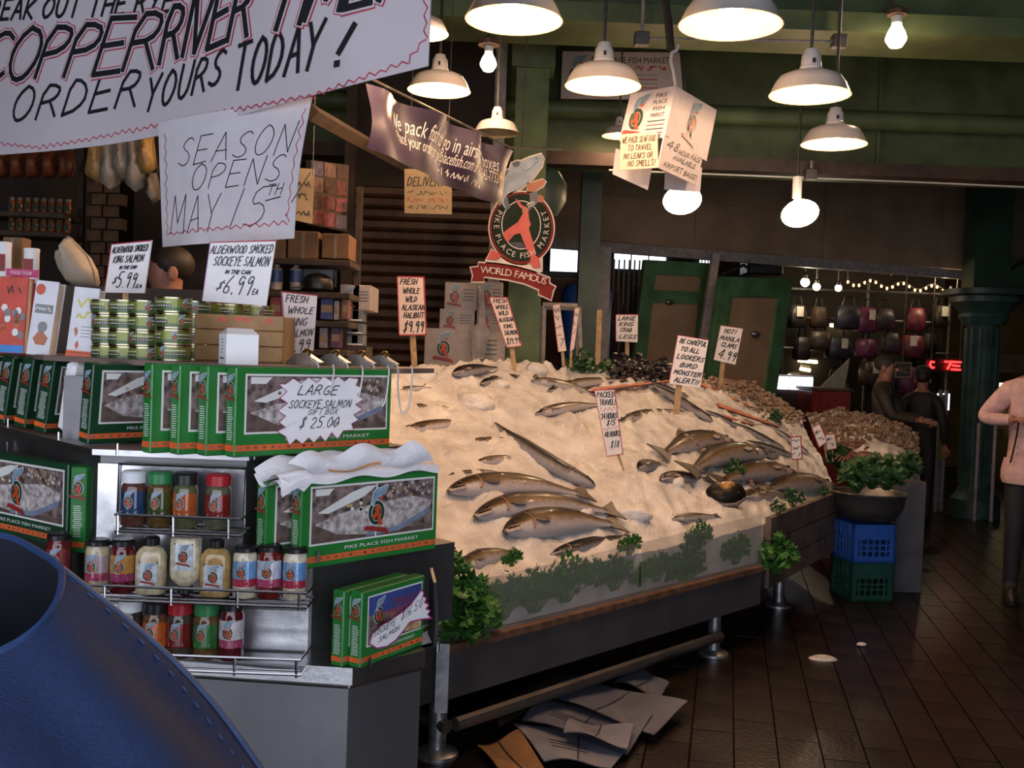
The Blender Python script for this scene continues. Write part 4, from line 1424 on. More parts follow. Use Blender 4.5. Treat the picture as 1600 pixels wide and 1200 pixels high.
big = BoxKind(.415, .184, .034)
p0 = onz(365, 716, T3)
for k, lb_ in enumerate(('large green salmon gift box in front carrying the starburst price card', 'second green gift box behind the one with the starburst card',
                         'third green gift box behind the starburst card box', 'hindmost green gift box of the upper tier row')):
    big.place(lb_, p0 + V((-.0585 * k, .006 * k, .001)), ud, group='green gift boxes on the upper tier')
mid = BoxKind(.385, .184, .034)
p0 = onz(467, 893, T2)
for k, lb_ in enumerate(('green gift box with fish stall picture under the white towel', 'green gift box just behind the towel covered one')):
    mid.place(lb_, p0 + V((-.072 * k, .004, .001)), ud, group='green gift boxes on the lower tier')
small = BoxKind(.215, .155, .03, scene='dusk')
p0 = onz(562, 1046, CZ)
us = V((math.sin(math.radians(31)), math.cos(math.radians(31)), 0))
for k, lb_ in enumerate(('small green gift box with dusk market picture on the counter ledge', 'small green gift box behind the one with the fish price card')):
    small.place(lb_, p0 + V((-.037 * k, .004 * k, .001)), us, group='small green gift boxes')
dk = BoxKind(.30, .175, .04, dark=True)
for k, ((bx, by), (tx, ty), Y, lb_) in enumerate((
        ((137, 682), (172, 572), 2.2, 'shade-tinted green gift box leaning nearest the can stacks'),
        ((70, 664), (105, 563), 2.42, 'leaning shade-tinted gift box beside the white sheet'),
        ((38, 656), (73, 556), 2.52, 'leaning shade-tinted gift box second from the white sheet'),
        ((6, 650), (42, 553), 2.62, 'leaning shade-tinted gift box third from the white sheet'),
        ((-24, 644), (12, 549), 2.72, 'leaning shade-tinted gift box cut by the frame edge'))):
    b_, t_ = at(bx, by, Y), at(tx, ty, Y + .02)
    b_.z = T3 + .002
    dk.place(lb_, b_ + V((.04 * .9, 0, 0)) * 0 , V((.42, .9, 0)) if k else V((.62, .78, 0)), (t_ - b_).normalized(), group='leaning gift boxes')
wb = thing('white_sheet', 'white cardboard sheet wedged between the leaning shade-tinted gift boxes', 'cardboard', mw=fr(at(100, 676, 2.36), V((.5, .86, 0)), (at(142, 572, 2.38) - at(105, 668, 2.36)).normalized()))
MB().bbox(0, .22, 0, .032, 0, .165, .008).build('panel', m_cardw, wb)
dk2 = BoxKind(.40, .184, .036, dark=True)
e_ = at(103, 868, 2.2)
xx = V((.82, -.57, 0)).normalized()
dk2.place('shade-tinted gift box facing out over the blue bag', V((e_.x, e_.y, T2 + .002)) - xx * .40, xx, group='gift boxes at the frame edge')
lo = BoxKind(.30, .184, .036)
for (bx, Y, lb_) in ((106, 2.16, 'upright green gift box with spine forward beside the shade-tinted front box'), (149, 2.16, 'upright green gift box with spine forward beside the rack of four spices')):
    q = at(bx, 880, Y)
    q.z = T2 + .002
    lo.place(lb_, q + V((.036, 0, 0)) * .95, V((.16, .987, 0)), group='upright gift boxes')

# ---------------------------------------------------------------- price cards pinned on the boxes
m_card = mat('price_card', (.93, .92, .94), .6, var=.03)
m_mag = mat('magenta_marker', (.45, .03, .2), .5, var=.15)


def shapecard(name, label, o, ex, ey, n, outline, rim, draw, cat='price card'):
    root = thing(name, label, cat, loc=o)
    S = planeS((0, 0, 0), ex, ey, n, .0008)
    cx = sum(p[0] for p in outline) / len(outline); cy = sum(p[1] for p in outline) / len(outline)
    b = MB()
    for k in range(len(outline)):
        a, c = outline[k], outline[(k + 1) % len(outline)]
        b.poly([S(cx, cy, 0), S(*a, 0), S(*c, 0)])
        b.poly([S(cx, cy, -1), S(*c, -1), S(*a, -1)])
        b.poly([S(*a, 0), S(*a, -1), S(*c, -1), S(*c, 0)])
    b.build('card', m_card, root)
    g = MB()
    for k in range(len(outline)):
        g.stroke(S, [outline[k], outline[(k + 1) % len(outline)]], rim, 2, 1)
    draw(g, S)
    g.build('lettering', [m_card, m_ink, m_mag], root)
    return root


nf = -vd
q0 = onz(365, 716, T3) + nf * .008
TL, TR, BR, BL = [onplane(x, y, q0, nf) for x, y in ((432, 592), (562, 585), (562, 672), (440, 692))]
o_ = onplane(500, 640, q0, nf)
ol = []
zig = [(435, 600), (448, 612), (437, 622), (449, 630), (434, 642), (446, 650), (436, 660), (446, 668), (432, 674), (446, 682), (452, 696), (462, 686), (472, 694), (482, 684), (490, 692), (500, 681), (508, 690), (518, 676), (527, 686), (536, 673), (552, 672), (549, 662), (560, 656), (552, 648), (566, 640), (555, 632), (568, 624), (558, 617), (565, 606), (556, 602), (560, 592), (545, 590), (538, 596), (528, 588), (518, 596), (506, 588), (494, 598), (482, 589), (470, 599), (458, 591), (446, 600)]
for x, y in zig:
    d = onplane(x, y, q0, nf) - o_
    ol.append((d.dot(ud), d.z))


def dr(g, S):
    f = lambda x, y: ((onplane(x, y, q0, nf) - o_).dot(ud), (onplane(x, y, q0, nf) - o_).z)
    for t, xa, xb, y, h, w in (('LARGE', 464, 524, 617, 15, .0022), ('SOCKEYE SALMON', 450, 546, 638, 12, .0018), ('GIFT BOX', 480, 525, 648, 9, .0014), ('$ 25.00', 466, 526, 670, 17, .002), ('EA', 516, 528, 664, 6, .0012)):
        a, b = f(xa, y), f(xb, y - (xb - xa) * .03)
        hand(g, S, t, a[0], a[1], h / FPX * 2.2, w, 1, 2, fit=b[0] - a[0], slant=.35, rise=0)
shapecard('starburst_card', 'white starburst card reading large sockeye salmon gift box', o_, ud, V((0, 0, 1)), nf, ol, .0015, dr)

ns = V((us.y, -us.x, 0))
q1 = onz(562, 1046, CZ) + ns * .007
o_ = onplane(625, 970, q1, ns)
ol = [((onplane(x, y, q1, ns) - o_).dot(us), (onplane(x, y, q1, ns) - o_).z) for x, y in ((577, 1006), (582, 990), (597, 976), (612, 967), (628, 956), (642, 944), (658, 922), (662, 926), (660, 932), (666, 934), (663, 941), (670, 945), (665, 951), (672, 954), (668, 960), (674, 966), (655, 968), (640, 972), (630, 985), (618, 1000), (604, 1010), (588, 1013))]


def dr2(g, S):
    f = lambda x, y: ((onplane(x, y, q1, ns) - o_).dot(us), (onplane(x, y, q1, ns) - o_).z)
    for t, xa, ya, xb, yb, h in (('SMALL', 587, 983, 612, 968, 8), ('SOCKEYE', 583, 995, 616, 976, 8), ('SALMON', 590, 1004, 622, 984, 7), ('$16.50', 625, 970, 658, 948, 13)):
        a, b = f(xa, ya), f(xb, yb)
        hand(g, S, t, a[0], a[1], h / FPX * 2.2, .0014, 1, 2, fit=b[0] - a[0], rise=(b[1] - a[1]) / (b[0] - a[0]))
shapecard('fish_shaped_card', 'white fish shaped card reading small sockeye with price on the small box', o_, us, V((0, 0, 1)), ns, ol, .003, dr2)

# ---------------------------------------------------------------- towel draped on the lower tier boxes
m_towel = mat('white_towel', (.9, .87, .9), .85, var=.06, sc=14, bump=.3, bsc=60)
m_tstripe = mat('towel_orange_stripe', (.85, .42, .18), .85, var=.1)
tq = [onplane(x, y, onz(467, 893, T2), nf) for x, y in ((420, 712), (648, 690), (676, 728), (428, 748))]
tw_root = thing('towel', 'folded white towel with an orange stripe lying on the green gift boxes', 'towel', loc=(0, 0, 0))


def towel_fn(u, v):
    # v 0 = front hem, 1 = back ; u along the boxes
    a = onz(467, 893, T2) - ud * .055
    p = a + ud * (u * (.43 - .03 * v)) + vd * (-.012 + v * .10)
    z = T2 + .186 + .014 + .009 * math.sin(v * math.pi * 2.2 + u * 2) + .005 * math.sin(u * 17 + v * 6) + .02 * v
    if u < .16:
        z -= (.16 - u) * .12
    if v < .06:
        z -= .012
    return V((p.x, p.y, z))


g = MB(); g.grid(46, 16, towel_fn); g.grid(46, 16, lambda u, v: towel_fn(1 - u, v) - V((0, 0, .012)))
for i in range(46):
    a, b = towel_fn(i / 46, 0), towel_fn((i + 1) / 46, 0)
    g.poly([a, b, b - V((0, 0, .012)), a - V((0, 0, .012))])
g.build('cloth', m_towel, tw_root, True, 2)
def fold_fn(u, v):
    b_ = towel_fn(.02 + .78 * u + .14 * v, .0)
    return b_ + nf * (.006 + .012 * math.sin(v * 3.1)) + V((0, 0, .052 - .045 * v + .006 * math.sin(u * 14)))
g = MB(); g.grid(36, 8, fold_fn); g.grid(36, 8, lambda u, v: fold_fn(1 - u, v) - nf * .004)
g.build('folded_edge', m_towel, tw_root, True, 2)
g = MB(); g.grid(24, 1, lambda u, v: fold_fn(.12 + .42 * u, .82 + v * .12) + nf * .0025); g.build('stripe', m_tstripe, tw_root, True)
cr = onz(467, 893, T2)
tip = [onplane(x, y, cr + nf * .006, nf) for x, y in ((440, 748), (522, 733), (500, 745), (484, 756), (473, 768))]
MB().slab(tip, nf * .004).build('hanging_corner', m_towel, tw_root)

# ---------------------------------------------------------------- wire racks
def rack(label, x0, x1, ytop, ybot, Yf, Yb, zfloor_pts, posts, back=None):
    root = thing('wire_rack', label, 'wire rack', group='wire racks on the stand front')
    a, b = at(x0, ytop, Yf), at(x1, ytop + (x1 - x0) * .036, Yf)
    c, d = at(x0, ybot, Yf), at(x1, ybot + (x1 - x0) * .036, Yf)
    a.z = b.z = (a.z + b.z) / 2
    c.z = d.z = (c.z + d.z) / 2
    bk = V((0, Yb - Yf, 0))
    r_ = .0032
    MB().tube([a + bk, a, b, b + bk], r_, 6).build('top_rail', m_wire, root, True)
    MB().tube([c + bk, c, d, d + bk], r_, 6).build('bottom_rail', m_wire, root, True)
    for k in range(3):
        q = bk * (.25 + .3 * k)
        MB().tube([c + q, d + q], r_ * .8, 6).build('floor_wire', m_wire, root, True)
    for f in posts:
        MB().tube([c.lerp(d, f) + V((0, 0, -.006)), a.lerp(b, f)], r_, 6).build('upright', m_wire, root, True)
    if back:
        e0, e1 = at(back[0], back[2], Yb), at(back[1], back[2] + 6, Yb)
        e0.z = e1.z
        MB().tube([V((e0.x, Yb, c.z)), e0, e1, V((e1.x, Yb, c.z))], r_, 6).build('back_frame', m_wire, root, True)
    return c.z
ZR1 = rack('upper wire rack holding four spice shakers', 180, 376, 804, 830, 2.03, 2.132, None, (0.02, .46, .9), (186, 384, 726))
ZR2 = rack('middle wire rack holding jars and mustard bottles', 128, 480, 914, 936, 2.03, 2.132, None, (.1, .395, .69, .965))
ZR3 = rack('lower wire rack on the counter ledge with five shakers', 240, 470, 1023, 1046, 2.03, 2.132, None, (.09, .55, .97))

# ---------------------------------------------------------------- jars and bottles
capm = {'white': mat('white_cap', (.72, .74, .78), .35, var=.04), 'green': mat('green_cap', (.03, .2, .07), .35, var=.08), 'black': m_black, 'red': mat('red_cap', (.38, .015, .025), .35, var=.08)}
JC = {}
def jcol(c):
    if c not in JC:
        JC[c] = mat('jar_tint_%d' % len(JC), c, .14, var=.25, sc=70, coat=.6)
    return JC[c]


def jar(name, label, px_, zb, Y, r, h, cap, body, lab, group, cap_h=.2, lab2=None, cat='spice jar', lettering=True, cap_r=.98):
    c = at(px_, 700, Y)
    d = at(px_, 1000, Y)
    # pixel column at the jar's own height
    pz = zb + h / 2
    t = (pz - c.z) / (d.z - c.z)
    x = c.x + (d.x - c.x) * t
    root = thing(name, label, cat, loc=(x, Y, zb), rz=R.uniform(-.12, .12), group=group)
    hb = h * (1 - cap_h)
    b = MB().lathe([(r * .9, 0), (r, .003), (r, hb * .86), (r * .93, hb * .93), (r * .82, hb * .97), (r * .82, hb)], 24)
    b.build('jar_body', jcol(body), root, True, .9)
    MB().lathe([(r * cap_r, hb * .985), (r * cap_r, h - .004), (r * cap_r - .004, h)], 24).build('cap', capm[cap], root, True, .5)
    S = cylS(r)
    g = MB()
    aw = r * 1.35
    n = 14
    y0, y1 = hb * .26, hb * .8
    for k in range(n):
        xa, xb = -aw + 2 * aw * k / n, -aw + 2 * aw * (k + 1) / n
        g.pr(S, xa, y0, xb, y1, 0, 1)
        if lab2:
            g.pr(S, xa, y0, xb, y0 + (y1 - y0) * .3, 1, 1.4)
    em_ = emblem(MB(), S, -r * .1, (y0 + y1) / 2 + .004, (y1 - y0) * .95, 0, 2, ribbon=False, dl=.5)
    if lettering:
        for k in range(2):
            g.pr(S, -r * .6, y0 + .003 + k * .004, r * .6, y0 + .005 + k * .004, 2, 2)
    lo_ = g.build('label', [jcol(lab), jcol(lab2 or lab), m_em_white], root, True)
    em_.build('emblem', EMB, lo_)
    return root


JY, JR = 2.082, .0255
zr1, zr2, zr3 = ZR1 + .004, ZR2 + .004, max(ZR3 + .004, CZ + .001)
G1, G2, G3 = 'spice shakers in the upper rack', 'jars in the middle rack', 'shakers in the lower rack'
jar('spice_jar', 'white capped shaker with navy label in the upper rack', 209, zr1, JY, JR, .112, 'white', (.1, .04, .03), (.02, .05, .13), G1)
jar('spice_jar', 'green capped shaker with olive label in the upper rack', 250, zr1, JY, JR, .112, 'green', (.1, .06, .02), (.05, .07, .015), G1)
jar('spice_jar', 'black capped shaker with orange label in the upper rack', 290, zr1, JY, JR, .112, 'black', (.09, .1, .04), (.4, .09, .02), G1)
jar('spice_jar', 'red capped shaker standing apart in the upper rack', 341, zr1, JY, JR, .112, 'red', (.1, .1, .06), (.2, .015, .015), G1)
jar('spice_jar', 'white capped shaker half hidden by the blue bag in the lower rack', 203, zr3, JY, JR, .116, 'white', (.04, .025, .02), (.03, .03, .05), G3)
jar('spice_jar', 'black capped shaker with orange label in the lower rack', 243, zr3, JY, JR, .114, 'black', (.12, .05, .02), (.5, .11, .02), G3)
jar('spice_jar', 'red capped shaker with dark red label in the lower rack', 281, zr3, JY, JR, .114, 'red', (.06, .045, .03), (.16, .012, .012), G3)
jar('spice_jar', 'green capped shaker with green label in the lower rack', 322, zr3, JY, JR, .114, 'green', (.12, .06, .02), (.03, .14, .03), G3)
jar('sauce_jar', 'dark red sauce jar with white label and black lid in the lower rack', 362, zr3, JY, JR * .98, .118, 'black', (.09, .008, .012), (.55, .5, .52), G3, .12, cat='sauce jar', lab2=(.35, .06, .12))
JH = .108
jar('sauce_jar', 'cream sauce jar with pink label nearest the blue bag', 153, zr2, JY, JR * .97, JH, 'black', (.5, .42, .27), (.4, .3, .32), G2, .1, lab2=(.35, .05, .1), cat='sauce jar')
jar('sauce_jar', 'dark red sauce jar with purple and yellow label left of the mustards', 192, zr2, JY, JR * .97, JH + .002, 'black', (.11, .01, .012), (.45, .22, .05), G2, .1, lab2=(.3, .04, .12), cat='sauce jar')
jar('sauce_jar', 'cream jar with blue label right beside the tan mustard bottle', 383, zr2, JY, JR * .97, JH - .002, 'black', (.62, .56, .42), (.14, .3, .55), G2, .1, lab2=(.4, .03, .06), cat='sauce jar')
jar('sauce_jar', 'red sauce jar with pale label between the two cream blue-label jars', 421, zr2, JY, JR * .97, JH + .002, 'black', (.14, .012, .01), (.5, .52, .6), G2, .1, lab2=(.4, .06, .14), cat='sauce jar')
jar('sauce_jar', 'cream jar with blue label at the far end of the middle rack', 461, zr2, JY, JR * .97, JH, 'black', (.62, .56, .42), (.12, .28, .55), G2, .1, lab2=(.4, .03, .06), cat='sauce jar')
jar('sauce_jar', 'dark red jar just showing above the blue bag', 92, zr2, 2.12, JR * .97, JH + .002, 'black', (.12, .012, .01), (.2, .03, .03), G2, .1, cat='sauce jar')


def squeeze(label, px_, zb, col, flip=False):
    r, h = .031, .118
    c = at(px_, 890, JY)
    root = thing('mustard_bottle', label, 'mustard bottle', loc=(c.x, JY, zb), group='squeeze mustard bottles')
    b = MB().lathe([(r * .88, 0), (r, .004), (r, .075), (r * .93, .084), (r * .7, .093), (r * .45, .098), (r * .42, .102)], 28, sy=.62, se=2.8)
    cp = MB().lathe([(r * .5, .099), (r * .52, .114), (r * .4, .117), (r * .3, .118)], 20)
    S = planeS((0, -r * .62, 0), (1, 0, 0), (0, 0, 1), (0, -1, 0))
    S2 = lambda x, y, l=1: V((x, -r * .62 * (1 - (abs(x) / r) ** 2.8) ** (1 / 2.8) - .0004 * l, y))
    g = MB()
    for k in range(10):
        xa, xb = -r * .64 + r * 1.28 * k / 10, -r * .64 + r * 1.28 * (k + 1) / 10
        g.pr(S2, xa, .012, xb, .066, 0, 1)
    lm = jcol((.5, .55, .58))
    em_ = emblem(MB(), S2, 0, .042, .05, 0, 2, ribbon=True, dl=.5)
    g.stroke(S2, [(-.018, .066), (.018, .066)], .004, 1, 2)
    if flip:
        for q in (b, cp):
            q.v = [(x, -y, h - z) for x, y, z in q.v]
            q.f = [f for f in q.f]
        g.v = [(x, y, z + (h - .078)) for x, y, z in g.v]
        em_.v = [(x, y, z + (h - .078)) for x, y, z in em_.v]
    b.build('bottle_body', jcol(col), root, True, .8)
    cp.build('cap', m_black, root, True, .6)
    em_.build('emblem', EMB, g.build('label', [lm] + EMB, root, True))
squeeze('cream mustard bottle standing upright left of the upside-down one', 236, zr2, (.55, .45, .28))
squeeze('cream mustard bottle standing upside down on its cap', 290, zr2, (.58, .5, .34), True)
squeeze('tan mustard bottle standing upright right of the upside-down one', 337, zr2, (.42, .26, .09))

# ---------------------------------------------------------------- cans
m_tin = mat('tin_gold', (.62, .56, .36), .25, metal=1, var=.08)
m_canl = mat('can_label_green', (.16, .18, .028), .3, metal=.25, var=.25, sc=30, coat=.3)
m_canl2 = mat('can_label_dark', (.05, .1, .025), .35, var=.2, sc=30, coat=.3)
CR_, CH = .0395, .0353
can0 = None
def can(label, p, rz):
    global can0
    mw = Matrix.Translation(p) @ Matrix.Rotation(rz, 4, 'Z')
    if can0 is not None:
        return dup(can0, label, mw)
    root = thing('salmon_can', label, 'can', mw=mw, group='stacked cans of smoked salmon')
    MB().lathe([(CR_ * .94, 0), (CR_ * 1.0, .0012), (CR_, .003), (CR_ * .975, .004), (CR_ * .975, CH - .004), (CR_, CH - .003), (CR_, CH - .001), (CR_ * .93, CH - .0005), (CR_ * .92, CH - .003), (.001, CH - .003)], 28).build('tin', m_tin, root, True, .5)
    g = MB()
    S = cylS(CR_ * .98)
    n = 40
    for k in range(n):
        xa, xb = -math.pi * CR_ * .98 + 2 * math.pi * CR_ * .98 * k / n, -math.pi * CR_ * .98 + 2 * math.pi * CR_ * .98 * (k + 1) / n
        g.pr(S, xa, .0045, xb, .012, 1, 1)
        g.pr(S, xa, .012, xb, CH - .0045, 0, 1)
        if k % 13 < 9:
            g.pr(S, xa, .0125, xb, .0185, 2, 2)
            g.pr(S, xa, .0145, xa + (xb - xa) * .7, .0165, 3, 3)
            g.pr(S, xa, .0225, xa + (xb - xa) * .8, .0245, 3, 2)
    for a in (-.33, 0.34, 1.0):
        emblem(g, S, math.pi * CR_ * a, CH * .5, CH * .86, 4, 3, ribbon=False, dl=.4)
    g.build('label', [m_canl, m_canl2, m_ink, m_em_white] + EMB, root, True)
    can0 = root
    return root


names = ('bottom', 'second', 'third', 'fourth', 'top')
for (px_, Y, rows, z0, where) in ((170, 2.42, 5, 1.515, 'nearest the cookbooks'), (197, 2.40, 5, 1.515, 'second from the cookbooks'), (227, 2.38, 5, 1.515, 'third from the cookbooks'), (271, 2.30, 4, TOPZ, 'foremost beside the wooden crate')):
    for k in range(rows):
        c = at(px_, 480 + 24 * (rows - 1 - k), Y)
        nm = names[k] if rows == 5 else ('bottom', 'second', 'third', 'top')[k]
        can('green labelled salmon can, %s of the stack %s' % (nm, where), V((c.x + R.uniform(-.001, .001), Y + R.uniform(-.002, .002), z0 + k * (CH + .0004))), R.uniform(-.9, .9))
for (px_, Y, where) in ((302, 2.46, 'just behind the foremost stack'), (322, 2.56, 'behind the crate, left'), (362, 2.58, 'behind the crate, middle'), (403, 2.6, 'behind the crate, right')):
    for k in range(4):
        c = at(px_, 485, Y)
        can('green labelled salmon can, %s of the stack %s' % (('bottom', 'second', 'third', 'top')[k], where), V((c.x, Y, TOPZ + k * (CH + .0004))), R.uniform(-.9, .9))
# ledge under the left can stacks
MB().slab([at(160, 590, 2.36), at(250, 590, 2.34), at(250, 590, 2.46), at(160, 590, 2.48)], (0, 0, .001)).build('can_riser', m_steel_dark, stand)
for o in [q for q in stand.children if q.name.startswith('can_riser')]:
    bpy.data.objects.remove(o)
MB().box(-1.02, -.74, 2.33, 2.47, T3, 1.514).build('can_riser', m_steel_dark, stand)

# ================================================================== BIG PAPER BANNER
m_banner = mat('banner_paper', (.52, .47, .5), .8, var=.05, sc=3)
BM = [m_banner, m_ink, m_red_ink, mat('banner_paper_light', (.55, .5, .53), .8, var=.03)]
MB.maxseg = .03


def quadpx(pts, Ys):
    return [at(x, y, Y) for (x, y), Y in zip(pts, Ys)]


def wave(mb, S, pts, amp, n, w, m, l):
    for (a, b) in zip(pts[:-1], pts[1:]):
        dx, dy = b[0] - a[0], b[1] - a[1]
        d = math.hypot(dx, dy)
        k = max(2, int(d / n))
        q = []
        for i in range(k * 2 + 1):
            t = i / (k * 2)
            s_ = amp * (1 if i % 2 else -1) * R.uniform(.5, 1.3)
            q.append((a[0] + dx * t - dy / d * s_, a[1] + dy * t + dx / d * s_))
        mb.stroke(S, q, w, m, l)


# the right end hangs nearer to the viewer than the left end
BYL, BYR = 3.30, 2.30
bq = quadpx([(-130, -190), (672, -250), (668, 103), (-130, 252)], (3.48, BYR, BYR, 3.48))
zt = max(bq[0].z, bq[1].z)
bq[0].z = bq[1].z = zt
bcurl = lambda u, v: .018 * math.sin(u * 9) * (1 - v) + .012 * math.sin(u * 4 + v * 3)


def draw_banner(mb, S, w, h):
    # inverse map: pixel -> sheet coords by solving on the flat sheet plane
    TL, TR, BR, BL = [V(p) for p in bq]
    nn = (TR - TL).cross(TL - BL).normalized()
    def f(x, y):
        p = onplane(x, y, BL, nn)
        # bilinear inverse by Newton
        u, v = .5, .5
        for _ in range(12):
            q = BL.lerp(BR, u).lerp(TL.lerp(TR, u), v)
            du = (BR - BL).lerp(TR - TL, v)
            dv = (TL - BL).lerp(TR - BR, u)
            r_ = p - q
            a, b, c = du.dot(du), du.dot(dv), dv.dot(dv)
            e, g = r_.dot(du), r_.dot(dv)
            D = a * c - b * b
            u += (e * c - g * b) / D
            v += (a * g - b * e) / D
        return (u * w, v * h)
    def line(text, xa, ya, xb, yb, hpx, wid, style, slant=.22, sp=.2):
        a, b = f(xa, ya), f(xb, yb)
        mid = f((xa + xb) / 2, (ya + yb) / 2)
        up = f((xa + xb) / 2, (ya + yb) / 2 - hpx)
        hh = math.hypot(up[0] - mid[0], up[1] - mid[1])
        ss = hand_strokes(text, a[0], a[1], hh, slant=slant, sp=sp, fit=b[0] - a[0], rise=(b[1] - a[1]) / (b[0] - a[0]), jit=.02)
        for s_ in ss:
            if style == 'outline':
                mb.stroke(S, s_, wid * 2.0, 2, 1)
                mb.stroke(S, s_, wid * 1.6, 3, 2)
                mb.stroke(S, s_, wid, 1, 3)
            else:
                mb.stroke(S, s_, wid, 1, 1)
    line('BREAK OUT THE RYE', -22, 36, 262, 16, 33, .0105, 'plain', .3)
    line('COPPER', -22, 134, 236, 106, 82, .016, 'outline', .3, .06)
    line('RIVER', 246, 100, 388, 56, 88, .017, 'outline', .3, .08)
    line('TIME!', 416, 54, 606, -2, 86, .018, 'outline', .3, .1)
    line('ORDER', 26, 194, 208, 164, 52, .0105, 'plain', .3)
    line('YOURS', 222, 176, 344, 132, 52, .0105, 'plain', .3)
    line('TODAY', 366, 142, 502, 108, 72, .012, 'plain', .25)
    for s_ in ([(558, 40), (535, 85)], [(533, 102), (531, 104)]):
        q = [f(*p) for p in s_]
        mb.stroke(S, [q[0], q[1]] if s_[0][1] < 90 else [(q[0][0] - .004, q[0][1]), (q[0][0] + .004, q[0][1])], .017, 1, 1)
    pts = [f(x, y) for x, y in ((-100, 232), (0, 226), (70, 232), (240, 196), (400, 168), (500, 152), (640, 98), (664, 60), (666, -60))]
    wave(mb, S, pts, .006, .03, .003, 2, 1)


ban = sheet('paper_banner', 'big white hand lettered paper banner about copper river fish hanging top left', 'banner', bq, BM, draw_banner, .003, curl=bcurl, nx=50, ny=24, sag=lambda u: .052 * math.sin(math.pi * u))
# hanging cords
for t in (.06, .5, .96):
    p = bq[0].lerp(bq[1], t) - ban.location
    MB().tube([p + V((0, 0, -.02)), p + V((0, 0, 4.68 - bq[0].z))], .004, 5).build('hanging_cord', m_rod, ban)

sq = quadpx([(247, 192), (483, 150), (455, 372), (254, 386)], (2.78, 2.50, 2.54, 2.78))


def draw_season(mb, S, w, h):
    X = lambda px_: (px_ - 250) / 220 * w
    Yv = lambda py_: (385 - py_) / 205 * h
    for t, xa, xb, y, hh in (('SEASON', 285, 450, 258, 44), ('OPENS', 306, 440, 300, 38), ('MAY', 268, 350, 366, 58), ('15', 368, 422, 362, 56), ('TH', 424, 446, 318, 16), ('!', 448, 466, 352, 64)):
        hand(mb, S, t, X(xa), Yv(y), hh / 205 * h, .0028 if hh > 20 else .0024, 1, 1, fit=X(xb) - X(xa), slant=.25)
    mb.stroke(S, [(X(424), Yv(326)), (X(446), Yv(322))], .003, 1, 1)
    wave(mb, S, [(w * .06, h * .9), (w * .05, h * .1), (w * .95, h * .12), (w * .97, h * .92)], .005, .032, .0024, 2, 1)
sheet('paper_sign', 'white paper sign announcing the season opening below the big banner', 'sign', sq, [mat('sign_paper', (.58, .55, .58), .8, var=.04), m_ink, m_red_ink], draw_season, .002, curl=lambda u, v: .012 * math.sin(v * 3.2) * u + .01 * math.sin(u * 5), nx=16, ny=16)
MB.maxseg = 1e9

# ================================================================== PRICE SIGNS
m_sign = mat('price_sign_card', (.85, .82, .82), .6, var=.04)
m_sign_lamplit = mat('price_sign_lamp_tint', (.8, .66, .6), .6, var=.04)  # same card with the lamps' warm light put into the colour
m_purple = mat('purple_edge', (.22, .05, .22), .5, var=.1)
PS = [m_sign, m_ink, m_red_ink, m_purple]
PSP = [m_sign_lamplit, m_ink, m_red_ink, m_purple]


def lines(rows, rim=.003, sides='tl', w_=.0022, wavy=(), slant=.28):
    def d(mb, S, w, h):
        if rim:
            mb.pr(S, 0, h - rim, w, h, 2, 1)
            mb.pr(S, 0, 0, rim * .7, h, 3 if 'p' in sides else 2, 1)
            if 'a' in sides:
                mb.pr(S, 0, 0, w, rim, 2, 1); mb.pr(S, w - rim, 0, w, h, 2, 1)
        for (t, x0, x1, y, hh) in rows:
            if t == '~':
                scrib(mb, S, x0 * w, x1 * w, y * h, hh * h, w_, 1, 2)
                continue
            hand(mb, S, t, x0 * w, y * h, hh * h, w_ * (1.3 if hh > .16 else 1), 1, 2, fit=(x1 - x0) * w, slant=slant)
        for y in wavy:
            wave(mb, S, [(w * .08, y * h), (w * .92, y * h)], .006 * h / .2, .02, .002, 2, 2)
    return d


def psign(label, pts, Ys, rows, mats=PS, stake=None, **k):
    q = quadpx(pts, Ys)
    r_ = sheet('price_sign', label, 'price sign', q, mats, lines(rows, **k), .004, group='hand lettered price signs', nx=2, ny=2)
    if stake:
        # stake: (x top, x bottom, y bottom, width)
        xt, xb, yb, wd, Y = stake
        a, b = at(xt, (pts[2][1] + pts[3][1]) / 2 - 12, Y), at(xb, yb, Y)
        b = b + (b - a).normalized() * .05
        hw = V((wd / 2, 0, 0))
        o = r_.location
        MB().slab([a - hw - o, a + hw - o, b + hw - o, b - hw - o], (0, .008, 0)).build('stake', m_wood, r_)
    return r_


psign('white card pricing alderwood smoked king salmon in the can', [(174, 381), (237, 375), (225, 458), (163, 457)], (2.62, 2.58, 2.58, 2.62),
      [('ALDERWOOD SMOKED', .06, .94, .8, .12), ('KING SALMON', .12, .86, .6, .14), ('IN THE CAN', .3, .72, .47, .06), ('$', .16, .26, .18, .14), ('5.99', .28, .74, .1, .3), ('EA', .78, .92, .1, .06)], PS, (196, 190, 560, .012, 2.625))
psign('larger white card pricing alderwood smoked sockeye salmon in the can', [(328, 378), (431, 375), (416, 478), (315, 470)], (2.52, 2.5, 2.5, 2.52),
      [('ALDERWOOD SMOKED', .03, .97, .8, .13), ('SOCKEYE SALMON', .1, .94, .6, .15), ('IN THE CAN', .3, .68, .47, .06), ('$', .18, .28, .2, .14), ('6.99', .3, .72, .14, .3), ('EA', .76, .84, .16, .08)], sides='p')
psign('lamplight-tinted card pricing fresh whole king salmon by the wooden crate', [(440, 455), (496, 461), (490, 548), (445, 556)], (2.56, 2.6, 2.6, 2.56),
      [('FRESH', .1, .7, .84, .11), ('WHOLE', .14, .88, .66, .11), ('KING', .18, .7, .46, .12), ('SALMON', .12, .9, .28, .11), ('9.99', .1, .8, .04, .18)], PSP, sides='p', w_=.0024)
